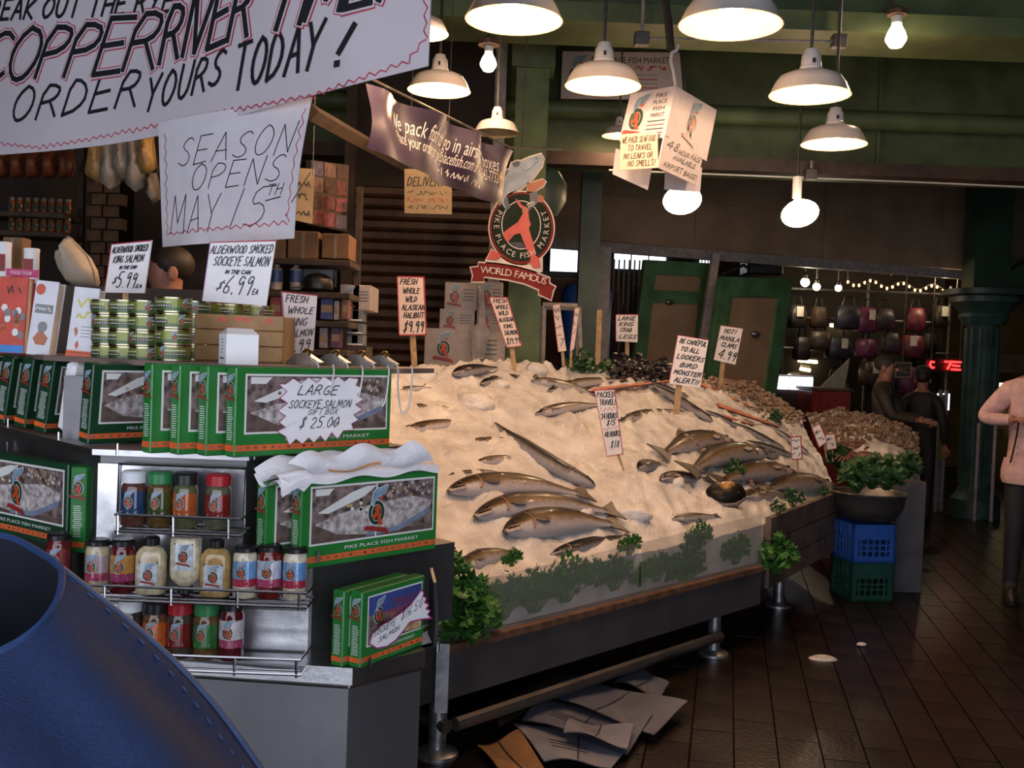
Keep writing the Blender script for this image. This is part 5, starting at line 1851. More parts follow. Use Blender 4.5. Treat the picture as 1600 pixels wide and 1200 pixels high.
psign('tall card on a wooden stake pricing wild alaskan halibut', [(620, 431), (663, 432), (667, 524), (623, 525)], (5.85, 5.85, 5.85, 5.85),
      [('FRESH', .12, .7, .86, .09), ('WHOLE', .2, .78, .71, .09), ('WILD', .28, .68, .57, .09), ('ALASKAN', .14, .94, .43, .09), ('HALIBUT', .2, .9, .3, .09), ('$9.99', .16, .86, .06, .18)], PSP, (644, 648, 580, .034, 5.87), sides='a', rim=.008, w_=.0055)
psign('slanting card on a stake pricing wild alaskan king salmon before the green post', [(764, 464), (793, 464), (816, 541), (792, 544)], (6.3, 6.3, 6.3, 6.3),
      [('FRESH', .15, .85, .88, .08), ('WHOLE', .15, .85, .76, .08), ('WILD', .2, .75, .64, .08), ('ALASKAN', .1, .92, .51, .08), ('KING', .25, .75, .38, .08), ('SALMON', .15, .9, .25, .08), ('$19.99', .1, .92, .06, .13)], PSP, (799, 803, 574, .03, 6.32), sides='a', rim=.006, w_=.005)
psign('narrow card leaning left in the pair behind the ridge', [(863, 476), (874, 474), (885, 548), (872, 550)], (6.5,) * 4,
      [('~', .1, .9, .82, .09), ('~', .1, .9, .66, .09), ('~', .1, .9, .5, .09), ('~', .2, .8, .34, .09), ('7', .3, .7, .12, .14)], PSP, (878, 880, 562, .02, 6.52), rim=.004, w_=.004)
psign('narrow card leaning right in the pair behind the ridge', [(898, 481), (905, 480), (897, 545), (890, 549)], (6.55,) * 4,
      [('~', .1, .9, .8, .09), ('~', .1, .9, .6, .09), ('~', .2, .8, .4, .1)], PSP, (893, 892, 562, .015, 6.57), rim=.004, w_=.004)
psign('white card pricing large king crab before the first green door', [(962, 491), (997, 491), (996, 535), (962, 533)], (7.45,) * 4,
      [('LARGE', .12, .85, .78, .14), ('KING', .15, .75, .57, .14), ('CRAB', .2, .7, .36, .14), ('LEGS', .15, .9, .12, .14)], PS, (980, 980, 560, .03, 7.48), rim=.006, w_=.006)
psign('tall white warning card to all lookers on a pale stake', [(1059, 523), (1107, 531), (1094, 606), (1045, 599)], (5.9,) * 4,
      [('BE CAREFUL', .1, .95, .85, .09), ('TO ALL', .16, .76, .69, .09), ('LOOKERS', .1, .94, .53, .09), ('BIRD', .24, .76, .37, .09), ('MONSTER', .08, .94, .21, .09), ('ALERT!!', .14, .9, .05, .1)], PS, (1062, 1058, 634, .036, 5.92), rim=.004, w_=.0055)
psign('white card pricing manila clams before the second green door', [(1126, 508), (1161, 513), (1149, 570), (1115, 562)], (7.3,) * 4,
      [('HOT!', .2, .7, .8, .12), ('MANILA', .08, .92, .6, .12), ('CLAMS', .2, .86, .42, .12), ('4.99', .14, .9, .08, .26)], PS, (1131, 1127, 592, .032, 7.32), rim=.004, w_=.006)
psign('narrow red edged card about packing for travel in the middle of the ice', [(928, 609), (961, 608), (974, 710), (948, 714)], (5.45,) * 4,
      [('PACKED', .08, .9, .88, .08), ('TRAVEL!', .14, .92, .77, .08), ('24 HOURS', .1, .9, .56, .08), ('$15', .3, .76, .46, .08), ('48 HOURS', .1, .95, .29, .08), ('$18', .3, .8, .12, .1)], PS, (962, 970, 722, .014, 5.46), sides='a', rim=.005, w_=.0042, wavy=(.7, .41))
psign('small upright red topped tag at the plank end', [(1235, 682), (1252, 681), (1254, 718), (1237, 719)], (7.2,) * 4, [('~', .15, .85, .7, .14), ('~', .2, .8, .44, .14), ('~', .12, .88, .16, .16)], PS, (1246, 1247, 742, .012, 7.21), sides='a', rim=.008, w_=.005)
psign('small tilted tag nearer the plank end on the second mound', [(1268, 668), (1281, 661), (1293, 690), (1280, 700)], (7.9,) * 4, [('~', .12, .88, .6, .18), ('~', .2, .8, .2, .22)], PS, (1287, 1290, 706, .012, 7.92), sides='a', rim=.006, w_=.005)
psign('small tag half behind the tilted one on the second mound', [(1289, 679), (1304, 677), (1308, 701), (1292, 704)], (8.05,) * 4, [('~', .12, .88, .6, .18), ('~', .2, .8, .2, .22)], PS, (1300, 1301, 712, .012, 8.07), sides='a', rim=.006, w_=.005)
# bare tall stake beside the kale
a, b = at(937, 484, 7.0), at(938, 566, 7.0)
tag(MB().box(a.x - .018, a.x + .018, 7.0, 7.012, b.z, a.z).build('wooden_stake', m_wood), 'bare tall wooden stake beside the kale', 'stake')

# ================================================================== EMBLEM SIGN
ey = 6.25
so_ = at(815, 352, ey)
em = thing('emblem_sign', 'cut out market emblem sign with leaping fish, ring and red ribbon', 'sign', loc=so_)
ex_ = CR.copy(); ex_.y = 0; ex_.normalize()
ez_ = V((-ex_.z, 0, ex_.x))
k_ = ey / FPX * (180 / 900)          # metres per crop pixel
SE = lambda x, y, l=1: ex_ * ((x - 475) * k_) + ez_ * ((610 - y) * k_) + V((0, -.0016 * l, 0))
m_cream = mat('sign_cream', (.68, .62, .55), .45, var=.05)
m_sred = mat('sign_dark_red', (.2, .018, .016), .6, var=.12, spec=.2)
m_sgreen = mat('sign_dark_green', (.012, .026, .014), .6, var=.2, spec=.15)
m_sfig = mat('sign_figure_red', (.55, .05, .015), .4, var=.12)
m_sfish = mat('sign_fish_blue', (.16, .24, .32), .35, var=.15, sc=9, c2=(.33, .42, .5))
m_sfish_d = mat('sign_fish_dark', (.04, .06, .09), .4, var=.2)
m_sskin = mat('sign_tan', (.45, .15, .07), .5, var=.1)
m_snavy = mat('sign_navy', (.02, .025, .06), .5, var=.1)
SM = [m_cream, m_sred, m_sgreen, m_sfig, m_sfish, m_sfish_d, m_sskin, m_snavy]
fishp = [(628, 62), (642, 92), (628, 150), (565, 235), (512, 285), (470, 322), (405, 345), (355, 385), (372, 430), (390, 478), (352, 492), (322, 445), (308, 395), (318, 300), (345, 240), (338, 178), (378, 185), (392, 160), (398, 132), (440, 116), (470, 118), (540, 88)]
hatp = [(520, 292), (640, 256), (662, 272), (640, 306), (612, 322), (566, 352), (524, 352)]
rib = [(140, 902), (280, 912), (420, 935), (560, 972), (692, 1022), (690, 1062), (738, 1090), (718, 1118), (705, 1188), (612, 1145), (612, 1108), (500, 1060), (360, 1028), (182, 1006), (180, 1046), (84, 1046), (100, 1000), (80, 938), (138, 934)]
def grow(pts, d):
    cx = sum(p[0] for p in pts) / len(pts); cy = sum(p[1] for p in pts) / len(pts)
    out = []
    n = len(pts)
    for i in range(n):
        a, b, c = pts[i - 1], pts[i], pts[(i + 1) % n]
        nx_, ny_ = (c[1] - a[1]), -(c[0] - a[0])
        l_ = math.hypot(nx_, ny_) or 1
        s_ = 1
        out.append((b[0] + nx_ / l_ * d * s_, b[1] + ny_ / l_ * d * s_))
    ar = sum(pts[i - 1][0] * pts[i][1] - pts[i][0] * pts[i - 1][1] for i in range(n))
    if ar < 0:
        return grow(pts[::-1], d) if d else pts
    return out
def elp(cx, cy, rx, ry, n=40):
    return [(cx + rx * math.cos(6.28318 * i / n), cy + ry * math.sin(6.28318 * i / n)) for i in range(n)]
bk = MB()
shoeL = [(205, 872), (240, 800), (310, 835), (310, 862), (280, 880)]
for P_ in (elp(475, 630, 260, 290), grow(fishp, 14), grow(rib, 12), grow(hatp, 10), [(190, 880), (240, 790), (330, 860), (560, 920), (640, 850), (640, 970), (560, 990), (300, 915), (200, 915)]):
    bk.slab([SE(x, y, 0) for x, y in P_], V((0, .03, 0)))
bk.build('backing', m_cream, em)
g = MB(); g.pp(SE, elp(475, 632, 250, 280), 1, 1); g.pp(SE, elp(475, 630, 232, 262), 2, 2); g.pp(SE, elp(472, 608, 155, 190), 0, 3); g.pp(SE, elp(472, 608, 147, 182), 2, 4)
g.pp(SE, [(375, 740), (480, 745), (500, 790), (440, 785)], 7, 5)
g.build('ring', SM, em)
g = MB()
for k, P_ in enumerate(([(425, 402), (450, 420), (482, 462), (468, 482), (440, 440)], [(470, 452), (525, 478), (532, 560), (548, 612), (500, 645), (430, 610), (462, 560), (488, 515)], [(500, 560), (545, 612), (525, 645), (470, 672), (420, 682), (365, 748), (328, 688), (345, 658), (425, 600)], [(440, 640), (530, 630), (580, 800), (584, 852), (540, 850), (500, 765), (468, 680)], [(545, 850), (585, 845), (612, 872), (624, 938), (566, 944), (540, 900)], shoeL)):
    g.pp(SE, P_, 3, 6 + k * .3)
g.pp(SE, [(535, 365), (590, 350), (612, 380), (600, 440), (560, 470), (530, 505), (522, 470), (540, 430)], 5, 8)
g.pp(SE, elp(622, 408, 26, 30, 14), 6, 8.5)
g.pp(SE, elp(500, 496, 22, 26, 14), 6, 8.6)
g.stroke(SE, [(515, 455), (570, 430)], 8, 0, 9); g.stroke(SE, [(525, 470), (580, 445)], 6, 0, 9)
g.build('figure', SM, em)
g = MB(); g.pp(SE, hatp, 6, 9.5); g.pp(SE, fishp, 4, 9.9)
g.pp(SE, [(400, 132), (440, 118), (468, 128), (450, 160), (412, 162)], 5, 10); g.pp(SE, [(342, 184), (378, 188), (362, 220), (348, 240)], 5, 10)
g.pp(SE, [(350, 385), (372, 430), (390, 478), (352, 490), (335, 430)], 5, 10)
g.stroke(SE, [(480, 178), (500, 192), (540, 178), (600, 120)], 5, 5, 10); g.ellipse(SE, 590, 98, 6, 6, 5, 11, 8)
g.stroke(SE, [(600, 90), (635, 84)], 5, 0, 11)
g.build('leaping_fish', SM, em)
g = MB(); g.pp(SE, rib, 1, 3); g.pp(SE, [(138, 934), (182, 1006), (180, 1044), (88, 1044), (104, 1000), (84, 942)], 1, 4)
g.build('ribbon', SM, em)


def arc_text(mb, text, pos, h, m, l):
    """pos(t)->(x,y,angle) ; t runs 0..1 over the string"""
    ws = []
    for ch in text:
        vs_, _ = glyphs(ch) if ch != ' ' else ([(0, 0), (.3, 0)], [])
        ws.append((max(p[0] for p in vs_) - min(p[0] for p in vs_)) + .14)
    tot = sum(ws)
    acc = 0
    for ch, w in zip(text, ws):
        t = (acc + w / 2) / tot
        acc += w
        if ch == ' ':
            continue
        x, y, a = pos(t)
        vs_, fs = glyphs(ch)
        x0, x1 = min(p[0] for p in vs_), max(p[0] for p in vs_)
        ca, sa = math.cos(a), math.sin(a)
        pts = []
        for (u, v) in vs_:
            lx, ly = (u - (x0 + x1) / 2) * h / .72, (v - .36) * h / .72
            pts.append(SE(x + lx * ca + ly * sa, y + lx * sa - ly * ca, l))
        mb.add(pts, fs, m)


g = MB()
def ringpos(t):
    a = math.radians(214 - 248 * t)          # screen angle, counter-clockwise from +x with y down
    x, y = 475 + 193 * math.cos(a), 622 + 224 * math.sin(a)
    return x, y, a - math.pi / 2
arc_text(g, 'PIKE PLACE FISH MARKET', ringpos, 44, 0, 12)
def ribpos(t):
    x = 160 + 510 * t
    y = 955 + 30 * t + 62 * t * t
    return x, y, math.atan((30 + 124 * t) / 510)
arc_text(g, 'WORLD FAMOUS', ribpos, 56, 0, 12)
g.build('lettering', SM, em)
MB().tube([SE(470, 150, -10), V((0, .05, 4.68 - so_.z))], .006, 6).build('hanger_rod', m_rod, em)

# ================================================================== DARK BLUE BANNER
m_blue = mat('vinyl_navy', (.03, .02, .05), .42, var=.3, sc=4)
q = quadpx([(577, 130), (797, 236), (775, 322), (573, 232)], (4.2, 5.7, 5.7, 4.2))
def dblue(mb, S, w, h):
    ptext(mb, S, 'We pack fish to go in airshipped boxes', .17 * w, .56 * h, .075, 1, 1, fit=.76 * w)
    ptext(mb, S, 'Place your order at pikeplacefish.com or 1-800-542-7732', .2 * w, .35 * h, .058, 1, 1, fit=.73 * w)
    scrib(mb, S, .5 * w, .85 * w, .16 * h, .03, .006, 1, 1)
    mb.ellipse(S, .95 * w, .28 * h, .03, .09, 2, 1, 16)
    mb.ellipse(S, .95 * w, .36 * h, .018, .03, 0, 2, 12)
sheet('vinyl_banner', 'dark blue vinyl banner offering packed fish, creased and hung on a cord', 'banner', q, [m_blue, m_em_white, mat('print_gold', (.5, .3, .05), .4)], dblue, .002, curl=lambda u, v: .035 * math.sin(u * 21) * (.3 + .7 * v) + .02 * math.sin(u * 8 + v * 4), nx=70, ny=10)
for o in bpy.data.objects:
    pass
g = MB().tube([q[0] + V((-.3, -.5, .25)), q[0] + V((0, 0, .02)), q[1] + V((0, 0, .02)), q[1] + V((.3, .4, .1))], .006, 6)
tag(g.build('banner_cord', m_rod, None, True), 'cord strung along the top edge of the dark blue banner', 'cord')

# ================================================================== HANGING BOX SIGNS AND MARKET SIGN
q = quadpx([(879, 80), (1062, 82), (1068, 156), (876, 154)], (8.1,) * 4)
def dmk(mb, S, w, h):
    ptext(mb, S, 'PIKE PLACE FISH MARKET', .25 * w, .76 * h, .05, 1, 1, fit=.66 * w)
    scrib(mb, S, .3 * w, .88 * w, .62 * h, .03, .008, 3, 1)
    for k in range(4):
        mb.pr(S, .35 * w, (.5 - .09 * k) * h, .8 * w, (.52 - .09 * k) * h, 3 if k % 2 else 2, 1)
    emblem(mb, S, .13 * w, .52 * h, .85 * h, 4, 1)
sheet('market_sign', 'wide white market sign behind the weathered lamp on the green girder', 'sign', q, [mat('sign_white_board', (.55, .47, .46), .6, var=.04), m_em_ring, m_rail, m_red_ink] + EMB, dmk, .02, nx=2, ny=2)
hb = thing('hanging_box_sign', 'white carton with emblem hanging from a hook below the lamps', 'sign', loc=at(1050, 180, 5.2))
o_ = hb.location
m_ctn = mat('carton_white', (.62, .58, .6), .6, var=.05)
def facet(nm, px4, Ys, draw=None, m=m_ctn):
    q = [at(x, y, Y) - o_ for (x, y), Y in zip(px4, Ys)]
    nn = (q[1] - q[0]).cross(q[0] - q[3]).normalized()
    if nn.y > 0: nn = -nn
    MB().slab(q, -nn * .006).build(nm, m, hb)
    if draw:
        w = ((q[1] - q[0]).length + (q[2] - q[3]).length) / 2
        h = ((q[0] - q[3]).length + (q[1] - q[2]).length) / 2
        S = lambda x, y, l=1: q[3].lerp(q[2], x / w).lerp(q[0].lerp(q[1], x / w), y / h) + nn * (.0012 * l)
        g = MB(); draw(g, S, w, h)
        g.build(nm + '_print', [m, m_ink, m_red_ink] + EMB, hb)
YA, YM, YB = 5.35, 5.1, 5.5
def d1(g, S, w, h):
    emblem(g, S, .5 * w, .48 * h, .95 * h, 3, 1)
facet('front_panel', [(1056, 134), (1120, 172), (1104, 252), (1038, 210)], (YM, YB, YB, YM), d1)
def d2(g, S, w, h):
    emblem(g, S, .28 * w, .45 * h, .95 * h, 3, 1)
    for k, t in enumerate(('PIKE', 'PLACE', 'FISH', 'MARKET')):
        ptext(g, S, t, .74 * w, (.82 - .13 * k) * h, .022, 1, 1, fit=.3 * w if k % 2 else .24 * w, center=True)
    for k in range(4):
        g.pr(S, .55 * w, (.34 - .08 * k) * h, .93 * w, (.36 - .08 * k) * h, 2 if k % 2 else 1, 1)
facet('side_panel', [(985, 147), (1056, 134), (1038, 215), (967, 220)], (YA, YM, YM, YA), d2)
def d3(g, S, w, h):
    for t, x0, x1, y, hh in (('48', .08, .36, .7, .26), ('HOUR PACK', .4, .95, .66, .14), ('AVAILABLE', .3, .86, .44, .14), ('AIRPORT BAGS!', .1, .95, .12, .16)):
        hand(g, S, t, x0 * w, y * h, hh * h, .004 if hh < .2 else .007, 1, 1, fit=(x1 - x0) * w)
facet('lower_flap', [(1038, 212), (1100, 240), (1087, 289), (1028, 262)], (5.08, YB - .03, YB - .03, 5.08), d3)
def d4(g, S, w, h):
    for t, x0, x1, y, hh in (('WE PACK SEAFOOD', .05, .95, .74, .16), ('TO TRAVEL', .2, .85, .52, .15), ('NO LEAKS OR', .1, .86, .3, .15), ('NO SMELLS!', .22, .92, .08, .16)):
        hand(g, S, t, x0 * w, y * h, hh * h, .0035, 1, 1, fit=(x1 - x0) * w)
facet('pinned_card', [(970, 210), (1027, 205), (1028, 262), (968, 266)], (5.25, 5.1, 5.1, 5.25), d4, mat('card_peach', (.66, .5, .4), .6, var=.05))
facet('back_flap', [(962, 232), (1020, 250), (1012, 297), (957, 272)], (5.5, 5.4, 5.4, 5.5))
facet('back_flap', [(1040, 250), (1097, 262), (1094, 300), (1038, 296)], (5.55, 5.55, 5.55, 5.55))
hk = [at(x, y, 5.15) - o_ for x, y in ((1056, 136), (1052, 110), (1048, 95), (1050, 82), (1058, 78), (1060, 70))]
MB().tube(hk, .008, 6).build('hook', m_white, hb, True)
tp = at(1048, 76, 5.2) - o_
MB().tube([tp, at(1045, 40, 5.25) - o_, at(1040, 0, 5.3) - o_, V((at(1040, 0, 5.3) - o_).xy.to_3d() + V((0, 0, 4.68 - o_.z)))], .022, 8).build('hanger_strap', mat('hanger_brown', (.05, .04, .03), .7, var=.3), hb, True)

# notices in the stall behind
q = quadpx([(632, 264), (706, 264), (706, 335), (632, 333)], (6.1,) * 4)
def ddel(mb, S, w, h):
    hand(mb, S, 'DELIVERY', .06 * w, .62 * h, .2 * h, .007, 1, 1, fit=.78 * w)
    for k in range(3):
        scrib(mb, S, .06 * w, .92 * w, (.42 - .16 * k) * h, .09 * h, .004, 2 if k == 1 else 1, 1)
sheet('paper_sign', 'tan hand written delivery notice hanging under the dark blue banner', 'sign', q, [mat('tan_paper', (.45, .34, .2), .7, var=.06), m_ink, m_red_ink], ddel, .004, nx=2, ny=2)
dn = bpy.data.objects['paper_sign.001']
for f_ in (.1, .9):
    p = q[0].lerp(q[1], f_) - dn.location
    MB().tube([p + V((0, .003, -.03)), V((p.x, p.y, 4.7 - dn.location.z))], .003, 5).build('hanging_cord', m_rod, dn)
q = quadpx([(456, 262), (492, 264), (488, 350), (452, 342)], (4.6, 4.7, 4.7, 4.6))
def dn2(mb, S, w, h):
    for y in (.66, .42, .12):
        scrib(mb, S, .3 * w, .88 * w, y * h, .1 * h, .005, 1, 1)
sheet('paper_sign', 'tan notice board half hidden by the season sign', 'sign', q, [mat('tan_paper', (.45, .34, .2)), m_ink], dn2, .006, nx=2, ny=2)
dn = bpy.data.objects['paper_sign.002']
for f_ in (.1, .9):
    p = q[0].lerp(q[1], f_) - dn.location
    MB().tube([p + V((0, .003, -.03)), V((p.x, p.y, 4.7 - dn.location.z))], .003, 5).build('hanging_cord', m_rod, dn)

# ================================================================== ON TOP OF THE STAND
m_cream_pg = mat('book_pages', (.6, .55, .47), .8, var=.08, sc=60)
def book(label, BLp, BRp, TLp, Y, thick, cover, draw, group='cookbooks on the stand'):
    a, b, t = at(*BLp, Y), at(*BRp, Y), at(*TLp, Y + .02)
    x = b - a; w = x.length
    up = (t - a); h = up.length
    root = thing('cookbook', label, 'book', mw=fr(a, x, up.normalized()), group=group)
    MB().bbox(0, w, 0, .004, 0, h, .001).build('front_cover', cover, root)
    MB().bbox(0, w, thick - .004, thick, 0, h, .001).build('back_cover', cover, root)
    MB().box(.002, w - .003, .004, thick - .004, .003, h - .004).build('pages', m_cream_pg, root)
    S = planeS((0, 0, 0), (1, 0, 0), (0, 0, 1), (0, -1, 0), .0006)
    g = MB(); draw(g, S, w, h)
    g.build('cover_print', [m_em_white, m_ink, m_em_red, mat('cover_blue', (.03, .2, .55), .4), mat('cover_yellow', (.55, .5, .1), .4), m_orange, mat('cover_grey', (.2, .2, .2), .4), m_sskin], root)
m_cred = mat('cover_red', (.5, .04, .015), .35, var=.2, sc=20)
m_cwhite = mat('cover_white', (.66, .66, .7), .4, var=.06, sc=20)
def db1(g, S, w, h):
    g.pr(S, 0, 0, w, .1 * h, 3, 1)
    scrib(g, S, .3 * w, .85 * w, .78 * h, .1 * h, .003, 1, 1)
    for k in range(14):
        g.ellipse(S, R.uniform(.12, .88) * w, R.uniform(.18, .6) * h, .008, .01, (0, 6, 7, 2)[k % 4], 1, 8)
book('red cookbook with white and blue cover at the frame edge', (-10, 550), (36, 552), (8, 432), 2.55, .032, m_cred, db1)
def db2(g, S, w, h):
    g.pr(S, .12 * w, .56 * h, .9 * w, .68 * h, 6, 1)
    scrib(g, S, .16 * w, .86 * w, .6 * h, .008, .002, 0, 2)
    g.ellipse(S, .25 * w, .88 * h, .012, .014, 2, 1, 12)
    g.pp(S, [(.2 * w, .22 * h), (.35 * w, .14 * h), (.75 * w, .14 * h), (.85 * w, .24 * h), (.6 * w, .32 * h), (.4 * w, .32 * h)], 7, 1)
    g.ellipse(S, .55 * w, .38 * h, .012, .014, 6, 1, 10)
book('white cookbook with a dish drawing standing second from the frame edge', (40, 553), (76, 557), (58, 437), 2.5, .04, m_cwhite, db2)
def db3(g, S, w, h):
    g.pr(S, 0, 0, w, .12 * h, 5, 1)
    for k in range(8):
        g.ellipse(S, (.06 + .125 * k) * w, .12 * h, .004, .004, 5, 1, 8)
    scrib(g, S, .22 * w, .85 * w, .72 * h, .13 * h, .005, 4, 1)
    scrib(g, S, .25 * w, .8 * w, .58 * h, .1 * h, .005, 4, 1)
    for k in range(4):
        g.pr(S, .48 * w, (.46 - .045 * k) * h, .85 * w, (.47 - .045 * k) * h, 6, 1)
    g.pp(S, [(.2 * w, .42 * h), (.3 * w, .46 * h), (.38 * w, .38 * h), (.3 * w, .32 * h)], 7, 1)
    g.pp(S, [(.3 * w, .22 * h), (.4 * w, .28 * h), (.46 * w, .2 * h), (.38 * w, .15 * h)], 2, 1)
book('white cookbook with orange foot and yellow title beside the cans', (101, 562), (141, 566), (113, 447), 2.42, .036, m_cwhite, db3)

# wooden crate, small white gable box, silver cord clips
m_pine = mat('crate_pine', (.3, .15, .05), .55, sc=6, c2=(.42, .24, .09), dist=2.5)
cr = thing('wooden_crate', 'small pine crate with a red stamp standing behind the white box', 'crate', loc=at(372, 565, 2.42))
cr.location.z = TOPZ
cw = .105
for k in range(3):
    MB().bbox(-cw, cw, 0, .008, .003 + k * .037, .003 + k * .037 + .0355, .0015).build('slat', m_pine, cr)
MB().bbox(-cw, -cw + .01, .008, .12, 0, .112, .001).build('end_board', m_pine, cr)
MB().bbox(cw - .01, cw, .008, .12, 0, .112, .001).build('end_board', m_pine, cr)
MB().bbox(-cw, cw, .12, .128, 0, .112, .001).build('back_board', m_pine, cr)
MB().box(-cw + .01, cw - .01, .008, .12, 0, .008).build('bottom_board', m_pine, cr)
g = MB(); S = planeS((0, 0, 0), (1, 0, 0), (0, 0, 1), (0, 0, 0)); S = planeS((0, -.0003, 0), (1, 0, 0), (0, 0, 1), (0, -1, 0))
for (x, y, r_) in ((-.04, .1, .012), (.0, .103, .012), (.07, .1, .01), (.02, .101, .008)):
    g.ellipse(S, x, y, r_, .006, 1, 1, 10)
g.build('red_stamp', [m_pine, m_em_red], cr)
wbx = thing('gable_box', 'small plain white gable box at the edge of the stand top', 'box', loc=at(372, 569, 2.2))
wbx.location.z = TOPZ; wbx.rotation_euler.z = .5
h_ = .064; a_ = .034
MB().box(-a_, a_, -a_, a_, 0, h_).build('carton', m_cardw, wbx)
MB().slab([(-a_, -a_, h_), (a_, -a_, h_), (a_ * .8, -a_ * .2, h_ + .013), (-a_ * .8, -a_ * .2, h_ + .013)], (0, .001, 0)).build('roof_flap', m_cardw, wbx)
MB().slab([(-a_, a_, h_), (a_, a_, h_), (a_ * .8, -a_ * .2, h_ + .013), (-a_ * .8, -a_ * .2, h_ + .013)], (0, .001, 0)).build('roof_flap', m_cardw, wbx)
g = MB(); S = planeS((-a_, 0, 0), (0, -1, 0), (0, 0, 1), (-1, 0, 0))
for k in range(5):
    g.pr(S, -.012, .024 + k * .007, .006, .0256 + k * .007, 0, 1)
g.stroke(S, [(-.02, .014), (-.008, .012), (.016, .013)], .003, 0, 1)
g.build('small_print', m_ink, wbx)
m_clip = mat('clip_steel', (.3, .29, .28), .35, metal=.8, var=.3, sc=30)
m_brass = mat('brass', (.6, .42, .16), .3, metal=1, var=.2)
m_cord = mat('white_cord', (.62, .6, .56), .7, var=.06)
for k, (px_, py_, Y, lb_) in enumerate(((478, 562, 2.34, 'silver clip with white cord nearest the king salmon card'), (522, 563, 2.40, 'silver clip with cord second from the king salmon card'), (562, 565, 2.46, 'silver clip with cord third from the king salmon card'), (598, 564, 2.52, 'silver clip with cord at the far edge of the stand top'))):
    p = at(px_, py_, Y); p.z = TOPZ + .001
    rt = thing('cord_clip', lb_, 'clip', loc=p, rz=-.3, group='silver clips on the stand top')
    MB().slab([(-.045, -.012, 0), (.035, -.012, 0), (.04, -.012, .008), (.0, -.012, .03), (-.02, -.012, .024), (-.045, -.012, .006)], (0, .024, 0)).build('clip_body', m_clip, rt)
    MB().lathe([(.009, .0), (.011, .006), (.006, .012), (.001, .013)], 10, 0, (.004, 0, .026)).build('brass_knob', m_brass, rt, True)
    MB().tube([(-.002, -.012, .03), (.012, -.014, .036), (.022, -.012, .03)], .003, 5).build('brass_pin', m_brass, rt, True)
    e = at(px_ + 26, 576, Y - .03) - p
    e.z = .006
    ln = .05 + .018 * k
    Rm = Matrix.Rotation(.3, 4, 'Z')
    pts = [V((.02, -.01, .016)), Rm @ V((e.x * .6, e.y - .03, .012)), Rm @ V((e.x + .004, e.y - .075, .004)), Rm @ V((e.x + .008, e.y - .085, -ln * .5)), Rm @ V((e.x + .018, e.y - .086, -ln)), Rm @ V((e.x + .034, e.y - .085, -ln * .9)), Rm @ V((e.x + .04, e.y - .08, -.01)), Rm @ V((e.x + .03, e.y - .05, .008))]
    sm = []
    for i in range(len(pts) - 1):
        for t in (0, .33, .66):
            p0_, p1_, p2_, p3_ = pts[max(0, i - 1)], pts[i], pts[i + 1], pts[min(len(pts) - 1, i + 2)]
            sm.append(.5 * ((2 * p1_) + (p2_ - p0_) * t + (2 * p0_ - 5 * p1_ + 4 * p2_ - p3_) * t * t + (3 * p1_ - p0_ - 3 * p2_ + p3_) * t ** 3))
    MB().tube(sm, .0022, 6).build('cord_loop', m_cord, rt, True)

# ================================================================== STALL INTERIOR BEHIND THE STAND
m_shelf = mat('dark_shelf', (.05, .032, .02), .7, var=.3, sc=8)
m_cardb = mat('cardboard', (.2, .105, .045), .75, var=.15, sc=8)
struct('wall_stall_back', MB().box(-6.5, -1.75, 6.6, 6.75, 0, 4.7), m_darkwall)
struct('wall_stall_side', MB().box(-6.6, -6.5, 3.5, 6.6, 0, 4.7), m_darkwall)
# low brick pier
m_brick = mat('stall_brick', (.07, .038, .02), .8, var=.4, sc=12, bump=.2)
p0 = at(163, 340, 5.6)
pier = struct('column_5', MB().box(p0.x - .085, p0.x + .085, 5.62, 5.8, 0, 4.7), m_mortar)
bz = 1.9
k = 0
bw = MB().box(-.04, .04, -.02, .05, -.03, .03)
b0 = None
for row in range(16):
    for c in range(2):
        x = p0.x + (-.045 if c == 0 else .045) + (.0 if row % 2 else .0)
        if b0 is None:
            b0 = bw.build('brick', m_brick, pier); o = b0
        else:
            o = b0.copy(); COL.objects.link(o); o.parent = pier
        o.location = (x + (.012 if row % 2 else -.012), 5.62 + R.uniform(-.004, .004), bz + row * .066)
# jar shelf
def shelfunit(label, x0, x1, ys, Y, depth=.25):
    root = thing('wall_shelf', label, 'shelf')
    a, b = at(x0, ys[0], Y), at(x1, ys[0], Y)
    for y in ys:
        z = at((x0 + x1) / 2, y, Y).z
        MB().bbox(a.x, b.x, Y, Y + depth, z - .03, z, .004).build('shelf_board', m_shelf, root)
    zt, zb_ = at((x0 + x1) / 2, min(ys), Y).z + .4, 0
    for x in (a.x, b.x - .03):
        MB().box(x, x + .03, Y + depth, Y + depth + .03, 0, zt).build('upright', m_shelf, root)
    return [at((x0 + x1) / 2, y, Y).z for y in ys], a.x, b.x
zs, xa, xb = shelfunit('dark wall shelf with two rows of amber jars', -120, 98, (328, 358), 5.4)
m_amber = mat('amber_jar', (.22, .07, .02), .2, var=.3, sc=30, coat=.5)
m_lid = mat('jar_lid_grey', (.25, .2, .15), .4, metal=.5, var=.2)
proto = None
for ri, z in enumerate(zs):
    for k in range(8):
        x = at(7 + 12.6 * k, 345, 5.4).x
        lb_ = 'amber jar on the %s stall shelf, place %s from the frame edge' % (('upper', 'lower')[ri], ('one', 'two', 'three', 'four', 'five', 'six', 'seven', 'eight')[k])
        if proto is None:
            proto = thing('amber_jar', lb_, 'jar', loc=(x, 5.48, z), group='amber jars on the stall shelf')
            MB().lathe([(.017, 0), (.019, .004), (.019, .055), (.014, .066)], 10).build('glass', m_amber, proto, True)
            MB().lathe([(.016, .064), (.016, .08), (.013, .082)], 10).build('lid', m_lid, proto, True)
            MB().box(-.012, .012, -.0195, -.0175, .015, .045).build('label', m_em_ring, proto)
        else:
            dup(proto, lb_, Matrix.Translation((x, 5.48, z)))
